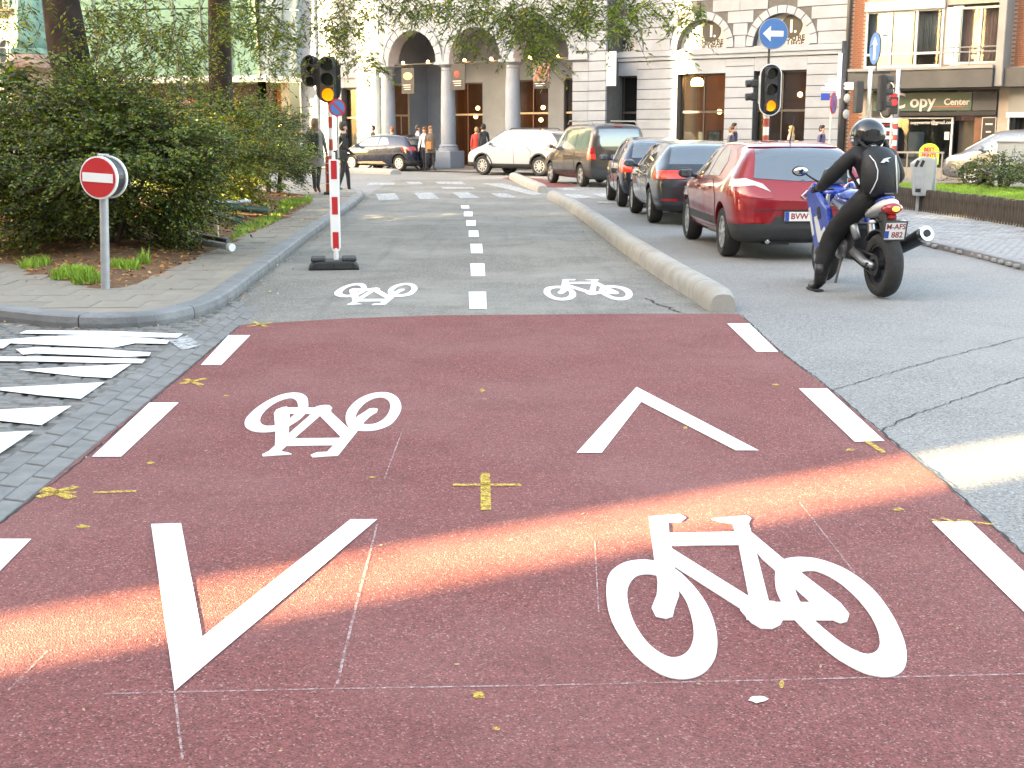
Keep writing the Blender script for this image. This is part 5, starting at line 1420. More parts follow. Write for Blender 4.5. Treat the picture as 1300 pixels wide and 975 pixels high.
class Car:
    def __init__(s, name, label, loc, head, spec, body_m, group='cars in the junction'):
        s.sp = spec; s.root = thing(name, label, 'car', (loc[0], loc[1], 0.002), head, group); s.bm = body_m
        L_, wbse, fo, wr = spec['L'], spec['wb'], spec['fo'], spec['wr']
        s.xf = L_ / 2 - fo; s.xr = s.xf - wbse; s.tr = spec['track'] / 2; s.wr = wr
        raw = shell(spec['st'], spec.get('sub', 2)); s.raw = raw
        s.inf = {d: inflate(raw, d) for d in (.003, .006, .009, .014)}
        cut = raw.copy()
        for x in (s.xf, s.xr):
            for sy in (1, -1):
                cut = boolean(cut, MB().tube((x, sy * (s.tr - .24), wr + .01), (x, sy * 1.3, wr + .01), wr + .065, n=28).mesh('c'), 'DIFFERENCE')
        cut.materials.clear(); cut.materials.append(body_m); s.fin(cut); link('body', cut, s.root)
        for x in (s.xf, s.xr):
            for sy in (1, -1): s.wheel(x, sy, spec.get('spokes', 10), spec.get('rim', M['alloy']))
        mb = MB()
        for x in (s.xf, s.xr): mb.tube((x, -s.tr + .1, wr), (x, s.tr - .1, wr), .05)
        mb.box((0, 0, spec['st'][len(spec['st']) // 2][1] + .04), (wbse, 1.0, .12)); mb.box((s.xr - .45, .3, .26), (.4, .3, .12))
        mb.build('underbody', M['blackmatt'], s.root)
        if spec.get('arch'):
            for x in (s.xf, s.xr):
                for sy in (1, -1):
                    ring = [(x + (wr + .11) * math.cos(a), wr + .01 + (wr + .11) * math.sin(a)) for a in [math.pi * i / 16 - .12 for i in range(19)]]
                    ri = [(x + (wr + .06) * math.cos(a), wr + .01 + (wr + .06) * math.sin(a)) for a in [math.pi * i / 16 - .12 for i in range(18, -1, -1)]]
                    s.side('arch_trim', ring + ri, M['plastic'], .014, (sy,))
    def fin(s, me):
        for p in me.polygons: p.use_smooth = True
        sharp(me, 32)
    def wheel(s, x, sy, nsp, rimm):
        wr = s.wr; w = s.sp.get('tw', .2)
        y0, y1 = s.tr + w / 2, s.tr - w / 2
        prof = [(wr * .66, -w / 2 + .01), (wr * .9, -w / 2 - .004), (wr * .975, -w * .40), (wr, -w * .28), (wr, w * .28), (wr * .975, w * .40), (wr * .9, w / 2 + .004), (wr * .66, w / 2 - .01)]
        t = MB().lathe(prof, axis='Y', n=30, closed=True).build('wheel', M['tyre'], s.root, smooth=True, auto=50); t.location = (x, sy * s.tr, wr)
        mb = MB(); r = wr * .66; e = sy * (w / 2 - .035)
        mb.ring(circ(0, 0, r * 1.01, 30), circ(0, 0, r * .88, 30), e - sy * .05, e + sy * .02, 'Y')
        for k in range(nsp):
            a = 2 * math.pi * k / nsp; q = [(.16, -.11), (.9, -.075 if nsp > 7 else -.13), (.9, .075 if nsp > 7 else .13), (.16, .11)]
            mb.prism([(r * (u * math.cos(a) - v * math.sin(a)), r * (u * math.sin(a) + v * math.cos(a))) for u, v in q], e - sy * .015, e + sy * .014, 'Y')
        mb.prism(circ(0, 0, r * .24, 14), e - sy * .02, e + sy * .022, 'Y')
        mb.build('rim', rimm, t)
        MB().prism(circ(0, 0, r * .98, 20), e - sy * .08, e - sy * .04, 'Y').build('brake_disc', M['blackmatt'], t)
    def part(s, name, prism_me, m, d, parent=None):
        r = boolean(s.inf[d].copy(), prism_me, 'INTERSECT')
        if not len(r.polygons): return None
        r.materials.clear(); r.materials.append(m); s.fin(r)
        return link(name, r, parent or s.root)
    def side(s, name, poly, m, d, sides=(1, -1), yin=.3, parent=None):
        for sy in sides:
            o = s.part(name, MB().prism(poly, sy * yin, sy * 1.4, 'Y').mesh('c'), m, d, parent)
        return o
    def end(s, name, poly, m, d, x0, x1, both=True, parent=None):
        ps = [poly] + ([[(-y, z) for y, z in poly]] if both else [])
        for p in ps: o = s.part(name, MB().prism(p, x0, x1, 'X').mesh('c'), m, d, parent)
        return o
    def box_at(s, name, c, d, m, bevel=.01, parent=None, rot=None):
        o = MB().box((0, 0, 0), d).build(name, m, parent or s.root, bevel=bevel); o.location = c
        if rot: o.rotation_euler = rot
        return o
    def ry(s, x_guess_z, y=0.0):
        """rear surface x at a height"""
        best = None
        for v in s.raw.vertices:
            if abs(v.co.z - x_guess_z) < .05 and abs(v.co.y - y) < .18: best = v.co.x if best is None else min(best, v.co.x)
        return best if best is not None else -s.sp['L'] / 2
    def plate(s, txt, z, y=0.0, w=.5, h=.12, blue=True, lean=0.0):
        x = s.ry(z, y) - .02
        pl = s.box_at('number_plate', (x, y, z), (.015, w, h), M['plate'], .003, rot=(0, lean, 0))
        rim_ = MB().ring([(-w / 2 - .012, -h / 2 - .012), (w / 2 + .012, -h / 2 - .012), (w / 2 + .012, h / 2 + .012), (-w / 2 - .012, h / 2 + .012)], [(-w / 2, -h / 2), (w / 2, -h / 2), (w / 2, h / 2), (-w / 2, h / 2)], -.009, .004, 'X').build('plate_holder', M['plastic'], pl)
        if blue: MB().box((-.009, w / 2 - .03, 0), (.004, .05, h * .94)).build('plate_band', M['euroblue'], pl)
        if txt: text('plate_lettering', txt, h * .85, None, M['platered'], pl, (-.0095, -.02, 0), (math.pi / 2, 0, -math.pi / 2), .001, bold=.002)
    def mirror(s, x, z, y, m):
        for sy in (1, -1):
            o = MB().ball((0, 0, 0), (.08, .11, .075), 12, 8).build('door_mirror', m, s.root, smooth=True); o.location = (x, sy * y, z)
            MB().box((-.06, 0, 0), (.03, .16, .1)).build('mirror_glass', M['carglass'], o, bevel=.012); MB().tube((.0, -sy * .08, -.03), (.02, -sy * .2, -.06), .025).build('mirror_stalk', M['plastic'], o)
    def handles(s, pts):
        for x, z in pts:
            for sy in (1, -1):
                ys = max([v.co.y for v in s.raw.vertices if abs(v.co.x - x) < .2 and abs(v.co.z - z) < .08] or [.8])
                s.box_at('door_handle', (x, sy * (ys + .012), z), (.19, .03, .028), s.bm, .01)
    def doors(s, polys, grow=.012):
        for p in polys:
            cx = sum(a for a, b in p) / len(p); cz = sum(b for a, b in p) / len(p)
            g = [(a + (grow if a > cx else -grow), b + (grow if b > cz else -grow)) for a, b in p]
            s.side('door_gap', g, M['blackmatt'], .003); s.side('door', p, s.bm, .006)
def hatch(L, W, H, tailx=.0, cab=.0, belt=.93, hood=.93, zb=.20):
    h = L / 2; w = W / 2
    return [(-h, zb + .22, .66, .74, w * .70, w * .72, w * .62), (-h + .05, zb + .10, .74, .86, w * .86, w * .88, w * .76), (-h + .13, zb + .06, belt - .06, belt + .05, w * .93, w * .95, w * .80), (-h + .25 + tailx, zb + .04, belt, lerp(belt, H, .42), w * .96, w * .97, w * .74),
            (-h + .42 + tailx, zb, belt + .03, lerp(belt, H, .78), w * .97, w * .985, w * .70), (-h + .62 + tailx, zb, belt + .03, H - .045, w * .975, w, w * .67), (-h + 1.1 + tailx, zb, belt + .015, H - .005, w * .975, w, w * .68), (-.25 + cab, zb, belt, H, w * .975, w, w * .69),
            (.25 + cab, zb, belt - .01, H - .02, w * .975, w, w * .68), (.6 + cab, zb, belt - .02, H - .12, w * .975, w * .99, w * .66), (.95 + cab, zb, belt - .03, lerp(belt, H, .40), w * .97, w * .985, w * .68), (1.22 + cab, zb, belt - .06, belt + .05, w * .965, w * .98, w * .75),
            (h - .62, zb + .01, hood - .14, hood - .03, w * .955, w * .965, w * .76), (h - .3, zb + .02, hood - .22, hood - .11, w * .92, w * .93, w * .70), (h - .1, zb + .05, hood - .32, hood - .22, w * .80, w * .82, w * .60), (h, zb + .12, hood - .42, hood - .36, w * .60, w * .62, w * .45)]
def place_by_wheels(rl, head, sp):
    """rear left wheel contact and heading -> centre of the car"""
    xr = sp['L'] / 2 - sp['fo'] - sp['wb']; y = sp['track'] / 2 + sp.get('tw', .2) / 2
    c, s_ = math.cos(head), math.sin(head)
    return (rl.x - (xr * c - y * s_), rl.y - (xr * s_ + y * c))
HF = math.pi / 2
# ---- red hatchback
sp = dict(L=4.3, wb=2.64, fo=.86, wr=.315, track=1.55, st=hatch(4.3, 1.81, 1.47, .02, .05, .95, .96), spokes=9, tw=.205)
hd = HF + R(2)
red_p = paint('car_red', (0.30, 0.008, 0.014), 0.25, .3)
p = place_by_wheels(G(914, 325), hd, sp)
c = Car('red_hatchback', 'red hatchback with pale number plate stopped behind the grey saloon', p, hd, sp, red_p, 'cars queuing at the lights')
c.doors([[(-.95, .36), (-.28, .34), (-.28, .94), (-.72, .955), (-1.0, .75)], [(-.26, .34), (.98, .36), (.98, .84), (.78, .915), (-.26, .94)]])
c.side('rub_strip', [(-.93, .38), (.96, .38), (.96, .49), (-.93, .49)], M['plastic'], .009)
c.side('side_window', [(-.98, 1.02), (-.3, 1.0), (-.3, 1.37), (-.72, 1.35), (-1.02, 1.2)], M['carglass'], .006); c.side('side_window', [(-.25, 1.0), (.95, .97), (.62, 1.22), (.3, 1.35), (-.25, 1.375)], M['carglass'], .006)
c.end('rear_window', [(-.62, 1.02), (0, .98), (.62, 1.02), (.54, 1.36), (0, 1.40), (-.54, 1.36)], M['carglass'], .006, -2.3, -1.2, False)
c.end('spoiler', [(-.60, 1.395), (.60, 1.395), (.5, 1.47), (-.5, 1.47)], red_p, .014, -1.9, -1.35, False)
c.end('windscreen', [(-.66, .98), (.66, .98), (.56, 1.38), (-.56, 1.38)], M['carglass'], .006, .5, 1.7, False)
c.end('tail_lamp', [(.40, .78), (.95, .79), (.95, .90), (.62, .93), (.40, .84)], M['lampred'], .009, -2.3, -1.72)
c.end('tail_lamp_top', [(.42, .855), (.62, .935), (.95, .905), (.95, .99), (.72, 1.02), (.52, .955)], M['lampwhite'], .009, -2.3, -1.74)
c.end('rear_bumper', [(-1, .15), (1, .15), (1, .46), (.42, .47), (.36, .56), (-.36, .56), (-.42, .47), (-1, .46)], M['plastic'], .014, -2.4, -1.78, False)
c.end('reflector', [(.50, .49), (.76, .48), (.80, .53), (.55, .54)], M['lampred'], .014, -2.4, -1.8)
c.end('hatch_seam', [(-.64, .63), (.64, .63), (.64, .642), (-.64, .642)], M['blackmatt'], .003, -2.4, -1.7, False)
c.end('head_lamp', [(.45, .66), (.9, .66), (.9, .80), (.5, .74)], M['lampwhite'], .009, 1.2, 2.3)
c.plate('BVW 3A2', .56, 0, .52, .115); c.mirror(.72, 1.0, 1.0, M['plastic']); c.handles([(-.62, .86), (.25, .84)])
d = c.box_at('badge', (c.ry(.82) - .01, 0, .82), (.012, .09, .09), M['chrome'], .004, rot=(R(45), 0, 0)); d.scale = (1, .8, 1.15)
MB().box((-.008, 0, 0), (.01, .045, .045)).build('badge_centre', red_p, d)
text('badge_lettering', 'MEGANE', .075, None, M['chrome'], c.root, (c.ry(.71) - .006, -.3 + .1, .715), (math.pi / 2, 0, -math.pi / 2), .004, bold=.001)
MB().path([(-1.25, 0, 1.46), (-1.33, 0, 1.6), (-1.42, 0, 1.78)], [.012, .006, .003]).build('aerial', M['plastic'], c.root)
MB().path([(-2.02, 0, .985), (-1.99, .2, 1.01), (-1.97, .38, 1.03)], [.015, .012, .008], 6).build('rear_wiper', M['plastic'], c.root)
c.box_at('exhaust', (-2.05, .45, .25), (.2, .06, .06), M['chrome'], .02)
# ---- grey saloon hatch
grey_p = paint('car_grey', (0.05, 0.054, 0.06), 0.6, .3)
def sedanish(L, W, H):
    st = hatch(L, W, H, .12, .08, .95, .95)
    return st
sp = dict(L=4.4, wb=2.63, fo=.86, wr=.315, track=1.55, st=sedanish(4.4, 1.8, 1.43), spokes=10, tw=.21)
hd = HF + R(1.5)
c = Car('grey_hatchback', 'dark grey hatchback with lit tail lamps ahead of the red car', place_by_wheels(G(823, 282.5), hd, sp), hd, sp, grey_p, 'cars queuing at the lights')
c.doors([[(-.98, .36), (-.28, .34), (-.28, .94), (-.72, .955), (-1.0, .75)], [(-.26, .34), (.98, .36), (.98, .84), (.78, .915), (-.26, .94)]])
c.side('side_window', [(-1.1, 1.04), (-.3, 1.0), (-.3, 1.33), (-.72, 1.33), (-1.08, 1.22)], M['carglass'], .006); c.side('side_window', [(-.25, 1.0), (.95, .97), (.66, 1.19), (.3, 1.31), (-.25, 1.335)], M['carglass'], .006)
c.end('rear_window', [(-.64, 1.03), (.64, 1.03), (.54, 1.33), (0, 1.36), (-.54, 1.33)], M['carglass'], .006, -2.3, -1.2, False)
c.end('windscreen', [(-.66, .98), (.66, .98), (.56, 1.34), (-.56, 1.34)], M['carglass'], .006, .5, 1.7, False)
c.end('tail_lamp', [(.38, .80), (1, .79), (1, .93), (.38, .935)], M['lamplit'], .009, -2.4, -1.78)
c.end('lamp_surround', [(.36, .785), (1, .775), (1, .795), (.38, .80)], M['plastic'], .009, -2.4, -1.78)
c.end('hatch_seam', [(-.4, .70), (.4, .70), (.4, .712), (-.4, .712)], M['blackmatt'], .003, -2.4, -1.7, False)
c.end('reflector', [(.50, .42), (.78, .42), (.8, .455), (.52, .46)], M['lampred'], .014, -2.4, -1.8)
c.end('rear_diffuser', [(-1, .15), (1, .15), (.9, .33), (-.9, .33)], M['plastic'], .014, -2.4, -1.8, False)
c.end('head_lamp', [(.45, .66), (.9, .66), (.9, .78), (.5, .74)], M['lampwhite'], .009, 1.2, 2.3)
c.plate('', .62); c.mirror(.74, .99, 1.0, grey_p); c.handles([(-.62, .86), (.25, .84)])
# ---- small dark blue car, mostly hidden
dk_p = paint('car_dark_blue', (0.012, 0.016, 0.035), 0.4, .3)
sp = dict(L=3.8, wb=2.45, fo=.75, wr=.29, track=1.44, st=hatch(3.8, 1.66, 1.46, .02, .0, .95, .95), spokes=8, tw=.19)
hd = HF + R(1)
c = Car('small_dark_car', 'small dark blue car half hidden between the grey hatchback and the brown van', place_by_wheels(G(784, 262), hd, sp), hd, sp, dk_p, 'cars queuing at the lights')
c.side('side_window', [(-.98, 1.04), (-.3, 1.0), (-.3, 1.35), (-.72, 1.35), (-1.0, 1.22)], M['carglass'], .006); c.side('side_window', [(-.25, 1.0), (.9, .97), (.6, 1.2), (.3, 1.32), (-.25, 1.35)], M['carglass'], .006)
c.end('rear_window', [(-.58, 1.03), (.58, 1.03), (.5, 1.36), (-.5, 1.36)], M['carglass'], .006, -2.1, -1.0, False); c.end('windscreen', [(-.6, .98), (.6, .98), (.5, 1.36), (-.5, 1.36)], M['carglass'], .006, .4, 1.6, False)
c.end('tail_lamp', [(.55, .74), (1, .74), (1, 1.0), (.66, 1.0)], M['lamplit'], .009, -2.1, -1.5)
c.doors([[(-.26, .34), (.86, .36), (.86, .84), (.7, .915), (-.26, .94)]]); c.mirror(.66, 1.0, .95, M['plastic']); c.plate('', .6)
c.side('indicator', [(.98, .72), (1.08, .72), (1.08, .77), (.98, .77)], M['amber'], .009)
# ---- brown van
def vanst(L, W, H, zb=.22, belt=1.02):
    h = L / 2; w = W / 2
    return [(-h, zb + .2, .9, 1.0, w * .84, w * .84, w * .70), (-h + .03, zb + .06, belt, H - .22, w * .95, w * .96, w * .78), (-h + .10, zb + .02, belt, H - .07, w * .97, w * .985, w * .80), (-h + .22, zb, belt, H - .02, w * .975, w * 1., w * .81), (-h + .8, zb, belt, H, w * .98, w, w * .82), (-.2, zb, belt, H, w * .98, w, w * .82), (.3, zb, belt - .01, H - .03, w * .98, w, w * .81), (.65, zb, belt - .02, H - .15, w * .98, w, w * .79),
            (1.05, zb, belt - .03, lerp(belt, H, .42), w * .97, w * .99, w * .78), (1.38, zb, belt - .06, belt + .05, w * .97, w * .98, w * .78), (h - .5, zb, belt - .15, belt - .05, w * .955, w * .965, w * .77), (h - .22, zb + .02, belt - .26, belt - .15, w * .90, w * .91, w * .7), (h - .06, zb + .05, belt - .4, belt - .3, w * .78, w * .8, w * .6), (h, zb + .12, belt - .5, belt - .44, w * .6, w * .62, w * .45)]
van_p = paint('car_brown', (0.06, 0.047, 0.043), 0.6, .35)
sp = dict(L=4.4, wb=2.68, fo=.88, wr=.32, track=1.54, st=vanst(4.4, 1.8, 1.8), spokes=5, tw=.2)
hd = HF + R(17)
c = Car('brown_van', 'brown compact van with roof rails turning left at the junction', place_by_wheels(G(736, 237), hd, sp), hd, sp, van_p, 'cars queuing at the lights')
c.side('side_window', [(-1.95, 1.1), (-.95, 1.08), (-.95, 1.6), (-1.9, 1.6)], M['carglass'], .006); c.side('side_window', [(-.87, 1.08), (-.05, 1.06), (-.05, 1.6), (-.87, 1.6)], M['carglass'], .006); c.side('side_window', [(.03, 1.06), (1.05, 1.03), (.7, 1.4), (.45, 1.56), (.03, 1.6)], M['carglass'], .006)
c.end('rear_window', [(-.66, 1.15), (.66, 1.15), (.6, 1.64), (-.6, 1.64)], M['carglass'], .006, -2.4, -1.7, False); c.end('windscreen', [(-.72, 1.04), (.72, 1.04), (.6, 1.62), (-.6, 1.62)], M['carglass'], .006, .5, 1.8, False)
c.end('tail_lamp', [(.70, .80), (1, .80), (1, .94), (.72, .94)], M['lamplit'], .009, -2.4, -1.95); c.end('tail_lamp_top', [(.715, .945), (1, .945), (1, 1.12), (.74, 1.12)], M['lampred'], .009, -2.4, -1.95)
c.end('rear_bumper', [(-1, .2), (1, .2), (1, .50), (-1, .50)], M['plastic'], .014, -2.4, -1.95, False); c.end('bumper_strip', [(-.85, .5), (.85, .5), (.85, .58), (-.85, .58)], grey_p, .014, -2.4, -1.95, False)
c.doors([[(-.9, .36), (-.04, .34), (-.04, 1.0), (-.9, 1.02)], [(-.02, .34), (1.05, .36), (1.05, .9), (-.02, 1.0)]])
for sy in (1, -1): MB().path([(-1.85, sy * .66, 1.76), (-1.75, sy * .66, 1.85), (.15, sy * .66, 1.87), (.3, sy * .65, 1.77)], .022, 8).build('roof_rail', M['steel'], c.root, smooth=True)
c.plate('', .86, 0, .5, .12); c.mirror(.85, 1.12, 1.02, M['plastic']); bd = c.box_at('badge', (c.ry(1.04) - .01, 0, 1.04), (.015, .1, .1), M['chrome'], .03); c.box_at('brake_lamp', (c.ry(1.72) + .0, 0, 1.71), (.05, .25, .03), M['lampred'])
# ---- white crossover
wh_p = paint('car_white', (0.44, 0.455, 0.47), 0.0, .3)
def suvst(L, W, H): return hatch(L, W, H, .05, .08, 1.05, 1.06, .26)
sp = dict(L=4.28, wb=2.56, fo=.9, wr=.345, track=1.56, st=suvst(4.28, 1.78, 1.65), spokes=10, tw=.215, arch=True)
hd = math.atan2(.60, -.80)
c = Car('white_crossover', 'white compact crossover crossing before the theatre columns', place_by_wheels(G(684, 224), hd, sp), hd, sp, wh_p)
c.doors([[(-.9, .42), (-.2, .40), (-.2, 1.05), (-.68, 1.06), (-.95, .85)], [(-.18, .40), (1.02, .42), (1.02, .95), (.8, 1.02), (-.18, 1.05)]])
c.side('sill_cladding', [(-.95, .24), (1.0, .24), (1.0, .42), (-.95, .42)], M['plastic'], .014)
c.side('side_window', [(-1.0, 1.17), (-.25, 1.12), (-.25, 1.5), (-.62, 1.49), (-.85, 1.38)], M['carglass'], .006); c.side('side_window', [(-.2, 1.12), (.95, 1.07), (.68, 1.33), (.35, 1.47), (-.2, 1.51)], M['carglass'], .006)
c.end('rear_window', [(-.64, 1.14), (.64, 1.14), (.56, 1.5), (-.56, 1.5)], M['carglass'], .006, -2.3, -1.2, False); c.end('windscreen', [(-.68, 1.08), (.68, 1.08), (.56, 1.54), (-.56, 1.54)], M['carglass'], .006, .5, 1.7, False)
c.side('rear_quarter_window', [(-1.62, 1.18), (-1.1, 1.2), (-1.05, 1.40), (-1.45, 1.40)], M['carglass'], .006)
c.end('tail_lamp', [(.5, .92), (1, .88), (1, 1.1), (.55, 1.06)], M['lampred'], .009, -2.3, -1.62); c.end('rear_bumper', [(-1, .2), (1, .2), (1, .48), (-1, .48)], M['plastic'], .014, -2.3, -1.6, False)
c.end('reflector', [(.5, .5), (.8, .5), (.85, .56), (.5, .56)], M['lampred'], .014, -2.3, -1.75); c.end('head_lamp', [(.42, .78), (.9, .78), (.9, .95), (.5, .9)], M['lampwhite'], .009, 1.3, 2.3)
c.end('front_bumper', [(-1, .2), (1, .2), (1, .46), (-1, .46)], M['plastic'], .014, 1.5, 2.4, False); c.mirror(.8, 1.12, 1.0, wh_p); c.handles([(-.6, .95), (.25, .93)]); c.plate('', .62)
for sy in (1, -1): MB().path([(-1.2, sy * .58, 1.61), (-1.1, sy * .58, 1.67), (.1, sy * .58, 1.67), (.2, sy * .57, 1.61)], .018, 8).build('roof_rail', M['plastic'], c.root, smooth=True)
# ---- dark blue hatchback far left
bl_p = paint('car_blue', (0.008, 0.014, 0.036), 0.4, .25)
sp = dict(L=4.06, wb=2.59, fo=.83, wr=.315, track=1.52, st=hatch(4.06, 1.73, 1.45, .04, .06, .95, .95), spokes=7, tw=.205)
c = Car('blue_hatchback', 'dark blue hatchback passing left of the theatre columns', place_by_wheels(G(506, 217.5), hd, sp), hd, sp, bl_p)
c.doors([[(-.9, .36), (-.25, .34), (-.25, .94), (-.68, .955), (-.95, .75)], [(-.23, .34), (.98, .36), (.98, .84), (.78, .915), (-.23, .94)]])
c.side('sill_trim', [(-.7, .27), (.95, .27), (.9, .34), (.5, .37), (-.5, .37)], M['cream'], .009)
c.side('side_window', [(-.85, 1.05), (-.28, 1.0), (-.28, 1.34), (-.62, 1.32)], M['carglass'], .006); c.side('side_window', [(-.23, 1.0), (.92, .97), (.62, 1.2), (.3, 1.32), (-.23, 1.345)], M['carglass'], .006)
c.end('rear_window', [(-.58, 1.03), (.58, 1.03), (.5, 1.34), (-.5, 1.34)], M['carglass'], .006, -2.2, -1.1, False); c.end('windscreen', [(-.64, .98), (.64, .98), (.52, 1.36), (-.52, 1.36)], M['carglass'], .006, .5, 1.7, False)
c.end('tail_lamp', [(.45, .82), (1, .80), (1, .96), (.5, .95)], M['lampred'], .009, -2.2, -1.55); c.end('rear_bumper', [(-1, .2), (1, .2), (1, .42), (-1, .42)], M['plastic'], .014, -2.2, -1.6, False); c.end('head_lamp', [(.42, .66), (.9, .66), (.9, .80), (.5, .74)], M['lampwhite'], .009, 1.2, 2.2)
c.mirror(.75, 1.0, .97, M['plastic']); c.handles([(-.6, .86), (.25, .84)]); c.plate('', .6)
# ---- silver people carrier at the right
si_p = paint('car_silver', (0.19, 0.2, 0.215), 0.7, .3)
sp = dict(L=4.5, wb=2.74, fo=.95, wr=.315, track=1.55, st=hatch(4.5, 1.83, 1.63, .0, .35, 1.02, 1.02), spokes=9, tw=.2, rim=mat('wheel_cover', (0.6, 0.61, 0.62), .4, .2, var=.05))
xr_ = None
hd2 = math.atan2(.56, -.83)
fw = G(1232, 236.5)
xf = sp['L'] / 2 - sp['fo']; y_ = sp['track'] / 2 + .1
pc = (fw.x - (xf * math.cos(hd2) - y_ * math.sin(hd2)), fw.y - (xf * math.sin(hd2) + y_ * math.cos(hd2)))
c = Car('silver_car', 'silver people carrier parked beyond the lawn outside the copy shop', pc, hd2, sp, si_p)
c.doors([[(-.9, .36), (.1, .34), (.1, 1.0), (-.9, 1.02)], [(.12, .34), (1.15, .36), (1.15, .9), (.95, .97), (.12, 1.0)]])
c.side('rub_strip', [(-.85, .55), (1.1, .55), (1.1, .62), (-.85, .62)], M['plastic'], .009)
c.side('side_window', [(-1.0, 1.1), (.08, 1.07), (.08, 1.5), (-.9, 1.5)], M['carglass'], .006); c.side('side_window', [(.14, 1.07), (1.22, 1.03), (.98, 1.28), (.6, 1.46), (.14, 1.51)], M['carglass'], .006)
c.end('windscreen', [(-.7, 1.04), (.7, 1.04), (.58, 1.53), (-.58, 1.53)], M['carglass'], .006, .8, 2.1, False); c.end('rear_window', [(-.64, 1.12), (.64, 1.12), (.56, 1.5), (-.56, 1.5)], M['carglass'], .006, -2.4, -1.3, False)
c.end('head_lamp', [(.48, .72), (1, .74), (1, .92), (.55, .86)], M['lampwhite'], .009, 1.35, 2.4); c.end('lower_grille', [(-.7, .3), (.7, .3), (.7, .45), (-.7, .45)], M['plastic'], .009, 1.9, 2.4, False); c.end('grille', [(-.42, .55), (.42, .55), (.42, .66), (-.42, .66)], M['plastic'], .009, 1.9, 2.4, False)
c.end('tail_lamp', [(.7, .85), (1, .85), (1, 1.2), (.75, 1.2)], M['lampred'], .009, -2.4, -1.9); c.mirror(1.05, 1.08, 1.02, si_p); c.handles([(-.6, .9), (.4, .9)])
# ================================================================== people
def skin_mesh(V, E, sub=2, smooth=True):
    me = bpy.data.meshes.new('k'); me.from_pydata([v[:3] for v in V], E, [])
    o = bpy.data.objects.new('k', me); WORK.collection.objects.link(o)
    md = o.modifiers.new('s', 'SKIN'); md.use_smooth_shade = True; md.branch_smoothing = .3
    if not me.skin_vertices: raise RuntimeError('no skin layer')
    for i, v in enumerate(V):
        r = v[3] if len(v) == 4 else v[3:5]
        me.skin_vertices[0].data[i].radius = (r, r) if not isinstance(r, tuple) else r
    me.skin_vertices[0].data[0].use_root = True
    s2 = o.modifiers.new('u', 'SUBSURF'); s2.levels = sub; s2.render_levels = sub
    r = evaluated(o); bpy.data.objects.remove(o)
    for p in r.polygons: p.use_smooth = True
    return r
CL = {}
def cloth(col, rough=.85):
    k = tuple(round(x, 3) for x in col)
    if k not in CL: CL[k] = mat('cloth_%d' % len(CL), col, rough, var=.18, scale=9, bump=.25, bscale=25)
    return CL[k]
SKIN = mat('skin', (0.5, 0.30, 0.22), .55, var=.08)
M['eye'] = mat('eye', (0.03, 0.02, 0.02), .3, var=0)
